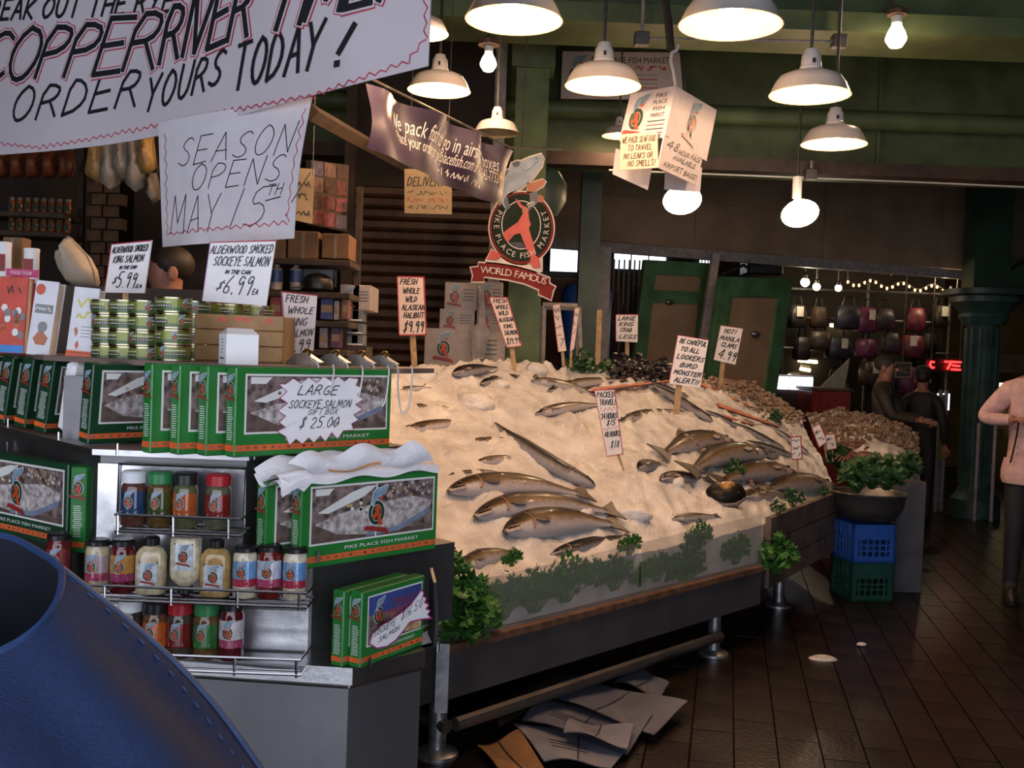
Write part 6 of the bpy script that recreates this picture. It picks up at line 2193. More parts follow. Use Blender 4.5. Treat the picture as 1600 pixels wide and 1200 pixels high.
# reddish bags hanging above the jars, pale plastic bags beside the pier
def bag(name, label, pts, Y, m, group, depth=.06, cat='bag', loop=True, railY=None):
    root = thing(name, label, cat, loc=at(pts[0][0], pts[0][1], Y), group=group)
    o_ = root.location
    P_ = [at(x, y, Y) - o_ for x, y in pts]
    c = sum(P_, V((0, 0, 0))) / len(P_)
    g = MB()
    n = len(P_)
    rings = []
    for f, d in ((1.0, 0), (.8, -depth * .6), (.45, -depth), (.0, -depth * 1.1)):
        rings.append([c.lerp(p, f) + V((0, d + .012 * math.sin(9 * p.x + 14 * p.z + f * 9), 0)) for p in P_])
    for s_ in (1, -1):
        k0 = len(g.v)
        for r_ in rings:
            g.v += [(p.x, p.y * s_, p.z) for p in r_]
        for a in range(3):
            for i in range(n):
                j = (i + 1) % n
                g.f.append((k0 + a * n + i, k0 + a * n + j, k0 + a * n + n + j, k0 + a * n + n + i)); g.m.append(0)
    g.build('bag_body', m, root, True, 2)
    tp = min(P_, key=lambda p: -p.z)
    if loop: MB().tube([tp, V((tp.x, railY - o_.y, 0)) + V((0, 0, at(180, 198, railY).z - o_.z))] if railY else [tp, V((tp.x, tp.y, 4.7 - o_.z))], .004, 5).build('hang_loop', m_rod, root)
    return root
m_redbag = mat('red_brown_bag', (.13, .035, .012), .5, var=.5, sc=14)
m_plas = mat('pale_plastic', (.42, .36, .28), .35, var=.3, sc=16)
m_plasy = mat('yellow_plastic', (.5, .3, .1), .4, var=.3, sc=16)
for k, x in enumerate((4, 28, 52, 78, 104)):
    bag('hanging_pouch', 'reddish pouch hanging over the amber jars, place %s from the frame edge' % ('one', 'two', 'three', 'four', 'five')[k], [(x - 10, 236), (x + 9, 236), (x + 12, 262), (x + 8, 276), (x - 7, 280), (x - 12, 258)], 5.3, m_redbag, 'reddish pouches')
for k, (x, w, y0, y1, m) in enumerate(((152, 18, 208, 285, m_plasy), (172, 16, 200, 296, m_plas), (192, 16, 196, 280, m_plas), (212, 14, 196, 300, m_plas), (230, 14, 196, 272, m_plasy), (240, 9, 270, 318, m_plas))):
    bag('plastic_bag', 'crumpled plastic bag %s by the brick pier' % ('first and yellowish', 'second in the bunch', 'third in the bunch', 'fourth and longest', 'fifth and yellowish', 'small and low')[k], [(x - w * .6, y0), (x + w * .6, y0), (x + w * .8, (y0 + y1) / 2), (x + w, y1 - 8), (x, y1), (x - w, y1 - 12), (x - w * .7, (y0 + y1) / 2)], 5.2 - .02 * k, m, 'plastic bags hanging by the pier', railY=5.25)
ra, rb_ = at(125, 198, 5.25), at(252, 198, 5.25)
ra.z = rb_.z = at(180, 198, 5.25).z
MB2 = MB().tube([ra, rb_], .012, 6)
for q in (ra, rb_):
    MB2.tube([q, V((q.x, q.y, 4.7))], .008, 5)
tag(MB2.build('hanging_rail', m_rod, None, True), 'rail from which the plastic bags hang', 'rail')
# pale bundle behind the books
bag('cloth_bundle', 'cream wrapped bundle with a twisted top behind the cookbooks', [(106, 368), (112, 372), (122, 384), (138, 400), (150, 425), (153, 450), (115, 448), (100, 425), (92, 405), (92, 392), (104, 386)], 3.1, mat('cream_wrap', (.5, .42, .32), .6, var=.15, sc=10), None, .08, 'bundle', False)
# canisters and food tour tag
ss = struct('trim_3', MB().box(-1.9, -.9, 3.0, 3.5, 1.0, at(100, 445, 3.0).z), m_shelf)
sz = at(100, 445, 3.0).z
for (px_, yt, r_, m, lb_) in ((6, 378, .02, m_cardw, 'white canister with a dark label at the frame edge'), (49, 388, .022, m_cardw, 'white canister with red dots behind the cookbooks')):
    p = at(px_, 420, 3.1)
    rt = thing('canister', lb_, 'canister', loc=(p.x, 3.1, sz), group='white canisters')
    h_ = at(px_, yt, 3.1).z - sz
    MB().lathe([(r_, 0), (r_, h_ * .92)], 14).build('tin', m, rt, True)
    MB().lathe([(r_ * 1.04, h_ * .9), (r_ * 1.04, h_ * .98), (r_ * .9, h_)], 14).build('lid', m_cardw, rt, True)
    MB().box(-r_ * .6, r_ * .6, -r_ * 1.04, -r_ * .85, h_ * .3, h_ * .7).build('label', m_em_rib, rt)
p = at(26, 415, 3.2)
rt = thing('carton', 'plain brown carton between the two white canisters', 'carton', loc=(p.x, 3.2, sz))
h_ = at(26, 372, 3.2).z - sz
MB().bbox(-.03, .03, -.03, .03, 0, h_, .002).build('carton_body', m_cardb, rt)
MB().box(-.004, .004, -.031, -.03, .01, h_ - .004).build('tape', m_tan, rt)
q = quadpx([(10, 419), (60, 422), (59, 434), (9, 431)], (2.6,) * 4)
sheet('food_tour_tag', 'pink tag reading food tour above the cookbooks', 'tag', q, [mat('pink_card', (.5, .03, .14), .5), m_em_white], lambda mb, S, w, h: ptext(mb, S, 'FOOD TOUR', .15 * w, .28 * h, .45 * h, 1, 1, fit=.66 * w), .004, nx=1, ny=1)

# shelves behind the king salmon card
shelfunit('dark shelf under the cardboard boxes behind the season sign', 395, 548, (404, 455, 500, 545), 4.9, .3)
for k, (x0, x1, y0) in enumerate(((412, 447, 364), (449, 498, 362), (502, 546, 366))):
    a, b = at(x0, 403, 4.92), at(x1, y0, 4.92)
    rt = thing('cardboard_box', 'plain cardboard box %s on the top shelf' % ('nearest the season sign', 'in the middle of three', 'farthest from the season sign')[k], 'box', loc=(a.x, 4.92, a.z), group='cardboard boxes on the top shelf')
    w, h = b.x - a.x, b.z - a.z
    MB().bbox(0, w, 0, .22, 0, h, .003).build('carton', m_cardb, rt)
    MB().box(w * .45, w * .55, -.001, 0, 0, h).build('tape', m_tan, rt)
m_blab = mat('bottle_blue_label', (.03, .07, .2), .35, var=.2)
for k, (x, lb_) in enumerate(((432, 'blue labelled bottle standing by the pale post edge'), (462, 'blue labelled bottle beside the black cap'))):
    p = at(x, 453, 4.95)
    rt = thing('bottle', lb_, 'bottle', loc=p, group='blue labelled bottles')
    MB().lathe([(.025, 0), (.028, .006), (.028, .03), (.03, .035), (.03, .095), (.022, .105), (.012, .11), (.012, .125)], 14).build('bottle_body', m_plas, rt, True)
    MB().lathe([(.0305, .036), (.0305, .094)], 14, caps=False).build('label', m_blab, rt, True)
    MB().lathe([(.014, .12), (.014, .138), (.01, .14)], 10).build('cap', m_white, rt, True)
q = quadpx([(472, 408), (526, 410), (524, 448), (470, 446)], (5.15,) * 4)
sheet('mirror_board', 'grey framed board behind the black cap', 'board', q, [mat('grey_board', (.26, .25, .24), .4), m_black], lambda mb, S, w, h: mb.frame(S, 0, 0, w, h, .015, 1, 1), .02, nx=1, ny=1)
p = at(496, 452, 4.95)
rt = thing('cap', 'black baseball cap lying on the shelf', 'cap', loc=p)
MB().lathe([(.075, 0), (.078, .02), (.07, .05), (.045, .07), (.01, .078)], 18, sy=.9).build('crown', m_black, rt, True)
MB().slab([(-.06, -.05, .004), (-.12, -.06, .0), (-.135, -.02, .0), (-.12, .03, .0), (-.06, .04, .006)], (0, 0, .006)).build('visor', m_black, rt)
cols = [(.3, .05, .03), (.04, .06, .18), (.35, .3, .25), (.2, .08, .05), (.25, .22, .22), (.1, .04, .1)]
for k, (x0, x1, y0, y1) in enumerate(((421, 440, 462, 496), (500, 521, 462, 497), (521, 530, 470, 498), (533, 545, 462, 497), (498, 512, 512, 542), (516, 532, 508, 542))):
    a, b = at(x0, y1 + 2, 4.93), at(x1, y0, 4.93)
    rt = thing('packet', 'small %s packet on the stall shelf behind the king salmon card' % ('red', 'dark blue', 'beige', 'brown', 'grey', 'plum')[k], 'packet', loc=(a.x, 4.93, a.z), group='packets on the stall shelves')
    MB().bbox(0, b.x - a.x, 0, .08, 0, b.z - a.z, .003).build('wrapper', mat('packet_%d' % k, cols[k], .5, var=.3, sc=25), rt)
    MB().box(.004, b.x - a.x - .004, -.001, 0, (b.z - a.z) * .3, (b.z - a.z) * .6).build('label', m_tan, rt)
# white emblem boxes behind the ice
def embox(label, x0, x1, y0, y1, Y, side=0):
    a, b = at(x0, y1, Y), at(x1, y0, Y)
    rt = thing('shipping_box', label, 'box', loc=(a.x, Y, a.z), group='white shipping boxes with emblem')
    w, h = b.x - a.x, b.z - a.z
    MB().bbox(0, w, 0, .3, 0, h, .004).build('carton', mat('ship_carton', (.4, .36, .35), .6, var=.08), rt)
    S = planeS((0, 0, 0), (1, 0, 0), (0, 0, 1), (0, -1, 0), .0012)
    g = MB(); emblem(g, S, min(w * .3, h * .5), h * .5, h * .88, 1, 1)
    for k in range(4):
        g.pr(S, w * .58, h * (.72 - .12 * k), w * .9, h * (.75 - .12 * k), 0, 1)
    g.build('print', [m_em_ring] + EMB, rt)
    return a.z, b.z
yb = 6.75
embox('emblem shipping box, widest at the bottom of the stack', 662, 790, 517, 572, yb)
embox('emblem shipping box in the middle of the stack, left half', 686, 742, 484, 517, yb + .01)
embox('emblem shipping box in the middle of the stack, right half', 744, 788, 484, 517, yb + .01)
embox('emblem shipping box on top of the stack, left half', 694, 746, 442, 484, yb + .02)
embox('emblem shipping box on top of the stack, right half', 748, 786, 441, 484, yb + .02)
embox('single emblem box on the shelf left of the shutter', 530, 580, 446, 484, 5.2)
st_ = struct('trim_4', MB().box(at(655, 572, yb).x, at(795, 572, yb).x, 6.7, 7.1, 0, at(720, 572.5, yb).z), m_shelf)
for k, (y0, y1) in enumerate(((485, 502), (506, 522), (524, 540))):
    a, b = at(541, y1, 5.2), at(568, y0, 5.2)
    rt = thing('blue_carton', 'blue grey carton %s of the small column under the emblem box' % ('top', 'middle', 'bottom')[k], 'carton', loc=(a.x, 5.2, a.z), group='blue grey cartons')
    MB().bbox(0, b.x - a.x, 0, .12, 0, b.z - a.z, .003).build('carton_body', mat('blue_carton', (.16, .19, .23), .6, var=.1), rt)
    MB().box(.005, b.x - a.x - .005, -.001, 0, .004, .012).build('label', m_white, rt)
sb = struct('trim_5', MB().box(at(532, 541, 5.2).x, at(574, 541, 5.2).x, 5.15, 5.4, 0, at(555, 541, 5.2).z), m_shelf)
# clear plastic sleeve hanging before the boxes
bag('plastic_sleeve', 'clear plastic bag hanging before the stacked emblem boxes', [(744, 440), (756, 440), (758, 505), (765, 520), (756, 560), (740, 565), (732, 515), (746, 505)], 6.6, mat('clear_sleeve', (.4, .38, .38), .25, var=.2, alpha=.6), None, .03, 'bag', False)
# brown roll-up shutter: every slat on its own
sh = struct('door_3', MB().box(at(552, 400, 7.6).x, at(764, 400, 7.6).x, 7.66, 7.7, 0, 4.7), m_darkwall)
m_slat = mat('shutter_slat', (.06, .028, .013), .55, var=.25, sc=10)
xa, xb = at(552, 400, 7.6).x, at(764, 400, 7.6).x
sl = MB()
sl.slab([(xa, 7.62, 0), (xa, 7.6, .02), (xa, 7.6, .062), (xa, 7.63, .078), (xa, 7.66, .078), (xa, 7.66, 0)], (xb - xa, 0, 0))
s0_ = None
z = .6
while z < 2.75:
    if s0_ is None:
        s0_ = sl.build('slat', m_slat, sh); o = s0_
    else:
        o = s0_.copy(); COL.objects.link(o); o.parent = sh
    o.location = (0, 0, z)
    z += .082
MB().box(xb, xb + .08, 7.55, 7.7, 0, 3.9).build('guide_rail', m_rail, sh)
MB().box(xa - .08, xa, 7.55, 7.7, 0, 3.9).build('guide_rail', m_shelf, sh)
# colourful packet rack above the shelf
q = [at(486, 250, 5.0), at(545, 258, 5.3), at(542, 362, 5.3), at(486, 350, 5.0)]
m_mag1 = mat('magazine_mix', (.1, .03, .03), .4, sc=16, c2=(.32, .18, .16), dist=1.5)
rk = sheet('postcard_rack', 'hanging rack of colourful postcards behind the season sign', 'postcard rack', q, [m_shelf], None, .03, nx=1, ny=1)
n_ = 0
o_ = rk.location
for i in range(3):
    for j in range(4):
        u, v = (i + .5) / 3, (j + .5) / 4
        c = q[3].lerp(q[2], u).lerp(q[0].lerp(q[1], u), v)
        ex1 = (q[1] - q[0]) / 3 * .44
        ez1 = V((0, 0, 1)) * ((q[0].z - q[3].z) / 4 * .44)
        mm = mat('postcard_%d' % ((i * 4 + j) % 5), ((.1, .025, .02), (.05, .025, .02), (.12, .07, .055), (.06, .05, .1), (.16, .03, .05))[(i * 4 + j) % 5], .4, var=.6, sc=40)
        MB().slab([c - ex1 - ez1 - o_ + V((0, -.01, 0)), c + ex1 - ez1 - o_ + V((0, -.01, 0)), c + ex1 + ez1 - o_ + V((0, -.01, 0)), c - ex1 + ez1 - o_ + V((0, -.01, 0))], (0, .004, 0)).build('postcard', mm, rk)
# small white canopy beams overhead in the stall
for k, (x, y) in enumerate(((600, 250), (560, 200))):
    pass
a, b = at(485, 175, 4.6), at(640, 262, 6.4)
tag(MB().tube([a, b], .04, 4).build('awning_bar', m_shelf), 'dark sloping awning bar behind the blue banner', 'bar')

# ================================================================== SECOND MOUND, CRATES, BOWL
m_bluep = mat('blue_crate_plastic', (.02, .09, .42), .4, var=.12, sc=8)
m_greenp = mat('green_crate_plastic', (.01, .06, .05), .4, var=.2, sc=8)


def milk_crate(label, p, m, w=.31, h=.265, rz=.15):
    root = thing('milk_crate', label, 'milk crate', loc=p, rz=rz, group='stacked milk crates')
    MB().box(-w / 2, w / 2, -w / 2, w / 2, 0, .015).build('bottom', m, root)
    for s_ in range(4):
        q = Matrix.Rotation(s_ * math.pi / 2, 4, 'Z')
        g = MB()
        y = -w / 2
        g.box(-w / 2, w / 2, y, y + .014, h - .105, h)              # solid band
        g.box(-w / 2, w / 2, y, y + .014, 0, .045)
        g.box(-w / 2, -w / 2 + .04, y, y + .014, .045, h - .105)
        g.box(w / 2 - .04, w / 2, y, y + .014, .045, h - .105)
        for k in range(5):
            x = -w / 2 + .04 + (w - .08) * (k + .5) / 5
            g.box(x - .006, x + .006, y + .002, y + .012, .045, h - .105)
        for k in range(2):
            z = .045 + (h - .15) * (k + 1) / 3
            g.box(-w / 2 + .04, w / 2 - .04, y + .003, y + .011, z - .005, z + .005)
        g.box(-w / 2 - .006, w / 2 + .006, y - .006, y + .014, h - .012, h)
        for k in range(4):
            x = -w / 2 + .06 + (w - .12) * k / 3
            g.box(x - .004, x + .004, y - .004, y, h - .1, h - .015)
        g.v = [tuple(q @ V(p_)) for p_ in g.v]
        g.build('side_wall', m, root)
    return root


cp_ = onz(1352, 938, 0)
milk_crate('dark green milk crate on the floor under the blue one', V((cp_.x, cp_.y + .1, .001)), m_greenp)
milk_crate('bright blue milk crate stacked on the dark green one', V((cp_.x, cp_.y + .1, .268)), m_bluep)
bw_ = thing('metal_bowl', 'dented round metal bowl resting on the blue crate', 'bowl', loc=(cp_.x + .03, cp_.y + .12, .536))
MB().lathe([(.12, 0), (.19, .02), (.235, .1), (.25, .19), (.258, .2), (.245, .195), (.22, .1), (.17, .03), (.01, .025)], 28).build('bowl_shell', m_steel_dark, bw_, True, 1)
MB().tube([(.255 * math.cos(a * .3927), .255 * math.sin(a * .3927), .198) for a in range(16)], .006, 6, closed=True).build('rolled_rim', m_galv, bw_, True)
# second ice mound on its own table
T2c = [V((2.62, 7.45, .60)), V((3.12, 7.72, .66)), V((3.62, 9.1, 1.0)), V((2.65, 9.2, 1.12))]
def mound(u, v):
    p = T2c[0].lerp(T2c[1], u).lerp(T2c[3].lerp(T2c[2], u), v)
    z = p.z + .22 * (1 - (2 * u - 1) ** 2) * (1 - .5 * v) + .03 * noise.noise(p * 6) + .02 * noise.noise(p * 17)
    return V((p.x, p.y, z + .02))
g = MB(); g.grid(60, 60, mound)
for i in range(60):
    for (a, b) in ((mound(i / 60, 0), mound((i + 1) / 60, 0)), (mound(1, i / 60), mound(1, (i + 1) / 60))):
        g.poly([V((a.x, a.y, .5)), V((b.x, b.y, .5)), b, a])
tag(g.build('crushed_ice', m_ice, None, True, 3), 'smaller mound of ice on the far table behind the crates', 'ice', kind='stuff')
M2 = BVHTree.FromPolygons([V(p) for p in g.v], g.f)
tb = thing('ice_table', 'low table carrying the smaller far ice mound', 'table')
MB().slab([V((p.x, p.y, .44)) for p in T2c], (0, 0, .07)).build('table_top', m_steel_dark, tb)
for p in T2c:
    q = p.lerp(sum(T2c, V((0, 0, 0))) / 4, .12)
    MB().tube([(q.x, q.y, 0), (q.x, q.y, .45)], .03, 8).build('leg', m_galv, tb, True)
def mhit(x, y):
    h = M2.ray_cast(CO, ray(x, y).normalized())
    return h[0] or M2.find_nearest(at(x, y, 8.2))[0]
g = MB()
for k in range(420):
    u, v = R.random(), .45 + .55 * R.random()
    p = mound(u, v)
    s_ = R.uniform(.02, .04)
    b0 = len(g.v)
    g.ell((0, 0, 0), s_, s_ * .6, s_ * .5, 7, 4)
    q = Matrix.Rotation(R.random() * 6.3, 4, 'Z')
    for i in range(b0, len(g.v)):
        g.v[i] = tuple(q @ V(g.v[i]) + p + V((0, 0, R.uniform(0, .03))))
tag(g.build('oyster_heap', m_shell, None, True), 'brown oysters heaped on the back of the far ice mound', 'shellfish', kind='stuff')
for k, (x, y) in enumerate(((1312, 706), (1336, 700), (1352, 716), (1330, 722), (1368, 724), (1346, 734))):
    p = mhit(x, y)
    rt = thing('crab', 'dark crab on the far ice mound, %s' % ('nearest the tags', 'second along', 'in the middle', 'low and near the bowl', 'at the far side', 'lowest by the greens')[k], 'crab', mw=fr(p + V((0, 0, .025)), V((1, R.uniform(-.5, .5), 0)), V((.1, -.3, 1))), group='crabs on the far mound')
    MB().lathe([(.01, -.015), (.06, -.01), (.07, .005), (.05, .022), (.01, .028)], 14, sy=.7).build('shell', mat('crab_shell', (.16, .07, .06), .4, var=.4, sc=30), rt, True)
    for s_ in (-1, 1):
        for i in range(3):
            MB().tube([(s_ * .05, -.02 + i * .02, 0), (s_ * .1, -.03 + i * .03, .015), (s_ * .125, -.04 + i * .04, -.02)], .007, 5).build('leg', m_gill, rt, True)
        MB().tube([(s_ * .05, -.035, 0), (s_ * .08, -.08, .01), (s_ * .04, -.1, .005)], .012, 6).build('claw', m_gill, rt, True)
for k, (x, y, r_, lb_) in enumerate(((1312, 728, .16, 'kale along the far mound just above the bowl'), (1338, 752, .2, 'kale filling the metal bowl, nearer half'), (1385, 748, .2, 'kale filling the metal bowl, farther half'), (1418, 738, .17, 'kale at the outer corner of the far mound'), (1288, 706, .15, 'kale between the plank end and the far mound'), (1362, 746, .2, 'kale heaped at the middle of the bowl'))):
    p = mhit(x, y) if k not in (1, 2, 5) else at(x, y + 6, 6.85)
    clump(lb_, p, r_, 6, m_leaf2, n=260)
# dark side cabinet at the end of the far table
a, b = at(1392, 905, 7.35), at(1444, 752, 7.35)
cb = thing('side_cabinet', 'dark grey cabinet end beside the blue crate', 'cabinet', loc=(a.x, 7.3, 0))
w_ = b.x - a.x
MB().bbox(0, w_, 0, .12, 0, b.z, .005).build('carcass', mat('grey_laminate', (.09, .09, .1), .5, var=.2, sc=6), cb)
MB().box(.01, w_ - .01, -.006, 0, .3, b.z - .1).build('door', mat('grey_laminate', (.09, .09, .1)), cb)
MB().box(.01, w_ - .01, -.006, 0, .05, .28).build('drawer', mat('grey_laminate', (.09, .09, .1)), cb)

# ================================================================== SHOP BEYOND (hanging bags, neon, lights)
SY = 12.6
x0, x1 = at(1226, 500, SY).x, at(1484, 500, SY).x
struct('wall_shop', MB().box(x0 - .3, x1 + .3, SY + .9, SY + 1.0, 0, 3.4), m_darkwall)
fr_ = thing('bag_rack', 'dark metal rack from which the handbags hang', 'rack')
zt_ = at(1350, 455, SY).z
for z in (zt_, at(1350, 500, SY).z, at(1350, 548, SY).z):
    MB().tube([(x0, SY, z), (x1, SY, z)], .015, 6).build('hanging_bar', m_rod, fr_, True)
for x in (x0, (x0 + x1) / 2, x1):
    MB().tube([(x, SY + .02, 0), (x, SY + .02, zt_ + .1)], .02, 6).build('post', m_rod, fr_, True)
bcols = [((.02, .015, .015), 'black'), ((.12, .015, .025), 'dark red'), ((.03, .02, .03), 'charcoal'), ((.1, .02, .06), 'maroon'), ((.02, .02, .035), 'midnight'), ((.05, .03, .02), 'dark brown')]
n = 0
places = ('first', 'second', 'third', 'fourth', 'fifth', 'sixth', 'seventh')
m_tag = mat('hang_tag', (.45, .42, .38), .6)
for row, (yy, hh, rn) in enumerate(((462, 42, 'top'), (508, 42, 'middle'), (556, 50, 'bottom'))):
    for k in range(7):
        px_ = 1248 + k * 35 + R.uniform(-10, 10)
        yy_ = yy + R.uniform(-7, 9)
        if row == 2 and k in (0, 1, 6):
            continue
        c, cn = bcols[(n * 5 + row) % 6]
        w = R.uniform(11, 22)
        p = at(px_, yy_, SY)
        rt = thing('handbag', '%s handbag hanging %s in the %s row of the shop' % (cn, places[k], rn), 'handbag', loc=(p.x, SY, p.z), rz=R.uniform(-.7, .7), group='handbags hanging in the shop')
        s_ = SY / FPX
        ww, hz = w * s_, hh * s_ * R.uniform(.7, .95)
        mm = mat('bag_%s' % cn.replace(' ', '_'), c, .45, var=.3, sc=12)
        MB().lathe([(.7, 0), (1, .08), (1, .6), (.8, .95), (.6, 1)], 12, 0, sx=ww, sy=.12, se=3).build('bag_body', mm, rt, True)
        bd = rt.children[0]
        for v in bd.data.vertices:
            v.co.z = v.co.z * hz - hz - .1
        MB().tube([(-ww * .5, 0, -.12), (-ww * .3, 0, 0), (ww * .3, 0, 0), (ww * .5, 0, -.12)], .01, 5).build('strap', m_black, rt, True)
        if n % 3 == 0:
            MB().box(-.03, .05, -.14, -.135, -.1 - hz * .5, .02 - hz * .5).build('hang_tag', m_tag, rt)
        n += 1
# string of warm lights along the top of the shop
rt = thing('string_lights', 'sagging string of small warm lights above the handbags', 'string lights')
pts = []
for k in range(40):
    t = k / 39
    p = at(1325 + 170 * t, 438 + 14 * t + 5 * math.sin(t * 22), SY - .2)
    pts.append(p)
MB().tube([V((pts[0].x - .1, pts[0].y, 4.7))] + pts + [V((pts[-1].x + .1, pts[-1].y, 4.7))], .006, 4).build('wire', m_rod, rt)
m_fairy = mat('fairy_light', (1, .45, .15), .3, var=0, emit=8)
for k in range(0, 40, 2):
    MB().ell(pts[k] - V((0, 0, .02)), .014, .014, .02, 6, 4).build('light_bulb', m_fairy, rt)
for k, (x, y, r_) in enumerate(((1258, 441, 7), (1276, 448, 6), (1310, 450, 5.5), (1472, 427, 6), (1503, 408, 4))):
    p = at(x, y, SY - .3)
    rt = thing('spot_lamp', 'bright shop spot lamp %s' % ('nearest the second green door', 'second from the second green door', 'third from the second green door', 'near the end of the string lights', 'small and alone up right')[k], 'lamp', loc=p, group='shop spot lamps')
    rr = r_ / FPX * SY
    MB().ell((0, 0, 0), rr, rr * .8, rr, 12, 8).build('bulb', m_bulb_w, rt, True)
    MB().lathe([(rr * .5, rr * .7), (rr * .6, rr * 1.6), (rr * .3, rr * 1.9)], 10).build('socket', m_black, rt, True)
    MB().tube([(0, 0, rr * 1.8), (0, 0, 4.7 - p.z)], .012, 5).build('stem', m_rod, rt)
    if k in (0, 3):
        plight(rt, (0, -.1, -rr * 1.5), LAMP_W * .5, (1, .8, .5))
# lit white display case, red counter
a, b = at(1214, 608, 12.0), at(1272, 590, 12.0)
rt = thing('display_case', 'display case with a glowing white front strip', 'display case', loc=(a.x, 12.0, 0))
w_ = b.x - a.x
MB().box(0, w_, .03, .5, 0, a.z).build('plinth', m_darkwall, rt)
for k in range(3):
    MB().box(w_ * k / 3 + .01, w_ * (k + 1) / 3 - .01, 0, .03, a.z, b.z).build('light_panel', m_glowwin, rt)
MB().box(0, w_, .03, .5, a.z, b.z + .02).build('case_top', m_rail, rt)
p = at(1230, 545, 12.2); p2 = at(1300, 600, 12.2)
rt = thing('mirror_stand', 'pale tilted display board in the shop window', 'board', loc=(0, 0, 0))
MB().slab([at(1282, 605, 12.3), at(1328, 560, 12.3), at(1320, 606, 12.3)], (0, .03, 0)).build('panel', mat('pale_panel', (.3, .3, .26), .5), rt)
q = at(1324, 600, 12.32)
MB().tube([q, V((q.x, q.y, 0))], .02, 5).build('foot', m_rod, rt)
a, b = at(1268, 642, 11.4), at(1330, 612, 11.4)
rt = thing('red_counter', 'red glossy counter beyond the far ice mound', 'counter', loc=(a.x, 11.4, 0))
MB().bbox(0, b.x - a.x, 0, .6, 0, b.z, .01).build('carcass', mat('red_gloss', (.22, .02, .012), .25, var=.2, coat=.5), rt)
MB().box(-.02, b.x - a.x + .02, -.02, .62, b.z, b.z + .03).build('counter_top', m_brown, rt)
# shop glints: a row of small strip lights
for k, (x, y, w) in enumerate(((1262, 563, 30), (1258, 576, 16), (1310, 508, 26), (1240, 587, 18))):
    a = at(x - w / 2, y, 13.43); b = at(x + w / 2, y + 3, 13.43)
    rt = thing('strip_light', 'small glowing strip light in the shop, %s' % ('long and central', 'short and low', 'high behind the bags', 'lowest by the case')[k], 'light', group='shop strip lights')
    MB().tube([a, b], .025, 6).build('tube', mat('strip_glow', (1, .8, .42), .3, var=0, emit=6), rt)
    MB().tube([a + V((0, .03, .03)), b + V((0, .03, .03))], .03, 4).build('housing', m_rod, rt)
# neon
rt = thing('neon_sign', 'small red neon sign beside the teal column', 'neon sign')
m_neon = mat('neon_red', (1, .02, .02), .3, var=0, emit=6)
mk = lambda pts: [at(x, y, 12.2) for x, y in pts]
for P_ in ([(1460, 566), (1455, 565), (1453, 570), (1456, 575), (1460, 574)], [(1476, 565), (1502, 566)], [(1480, 577), (1486, 567)], [(1488, 571), (1500, 572)], [(1486, 577), (1501, 578)]):
    MB().tube(mk(P_), .014, 6).build('neon_tube', m_neon, rt, True)
MB().slab(mk([(1450, 560), (1505, 560), (1505, 581), (1450, 580)]), (0, .04, 0)).build('backboard', m_black, rt)
for o in rt.children:
    if o.name.startswith('backboard'):
        o.location.y = .05
for x in (1455, 1500):
    p = at(x, 562, 12.24)
    MB().tube([p, V((p.x, p.y, 4.7))], .006, 5).build('hanging_rod', m_rod, rt)
# ochre stall with lit strip beyond the column
rt = thing('far_stall', 'warmly lit far stall behind the teal column', 'stall')
a, b = at(1540, 640, 15), at(1620, 585, 15)
MB().box(a.x, b.x, 15, 15.1, 0, a.z).build('counter_front', m_ochre, rt)
for x in (1546, 1562):
    p = at(x, 601, 14.9); MB().tube([p, p + V((.1, 0, 0))], .03, 6).build('tube_light', mat('strip_glow', (1, .8, .42)), rt)
for x in (1540, 1556, 1572):
    p = at(x, 619, 14.8); MB().ell(p, .05, .05, .03, 8, 6).build('bulb', mat('strip_glow', (1, .8, .42)), rt)
a, b = at(1530, 668, 14.6), at(1560, 690, 14.6)
MB().box(a.x, a.x + .3, 14.5, 14.7, b.z, a.z).build('yellow_crate', m_ochre, rt)
# glass door strips with yellow poster between the people and the column
rt = thing('glass_panel', 'narrow glass door leaf with a yellow poster', 'door leaf')
a, b = at(1462, 755, 11.6), at(1482, 610, 11.6)
for x in (a.x, b.x - .03):
    MB().box(x, x + .03, 11.6, 11.64, 0, b.z).build('frame_post', m_rail, rt)
MB().box(a.x + .03, b.x - .03, 11.61, 11.63, .1, b.z - .05).build('pane', mat('pale_glass', (.2, .22, .24), .1, var=.1), rt)
p = at(1472, 700, 11.6); MB().ell((p.x, 11.6, p.z), .05, .01, .14, 12, 8).build('poster', mat('poster_yellow', (.45, .4, .03), .5), rt)
q0, q1 = at(1462, 640, 11.7), at(1482, 615, 11.7)
MB().box(q0.x, q1.x, 11.66, 11.68, q0.z, q1.z).build('bright_gap', m_glowwin, rt)
for k, x in enumerate((1448, 1455, 1530, 1556)):
    p = at(x, 660, 11.0)
    tag(MB().tube([(p.x, 11.0, 0), (p.x, 11.0, 1.05 if k > 1 else 1.2)], .02, 6).build('barrier_post', m_rail), 'thin metal barrier post %s' % ('left of the glass leaf', 'touching the glass leaf', 'right of the teal column', 'nearest the pink jacket')[k], 'post', 'barrier posts')
# signboard with letters behind the men
q = quadpx([(1398, 566), (1424, 566), (1424, 590), (1398, 590)], (12.3,) * 4)
sheet('shop_sign', 'dark round shop sign with pale letters behind the men', 'sign', q, [mat('sign_slate', (.03, .035, .03), .5), m_tan], lambda mb, S, w, h: (ptext(mb, S, 'RC', .3 * w, .3 * h, .4 * h, 1, 1, fit=.5 * w), mb.frame(S, 0, 0, w, h, .012, 1, 1)), .03, nx=1, ny=1)
rt = bpy.data.objects['shop_sign']
MB().tube([(0, .015, .05), (0, .015, 4.7 - rt.location.z)], .008, 5).build('hanging_rod', m_rod, rt)
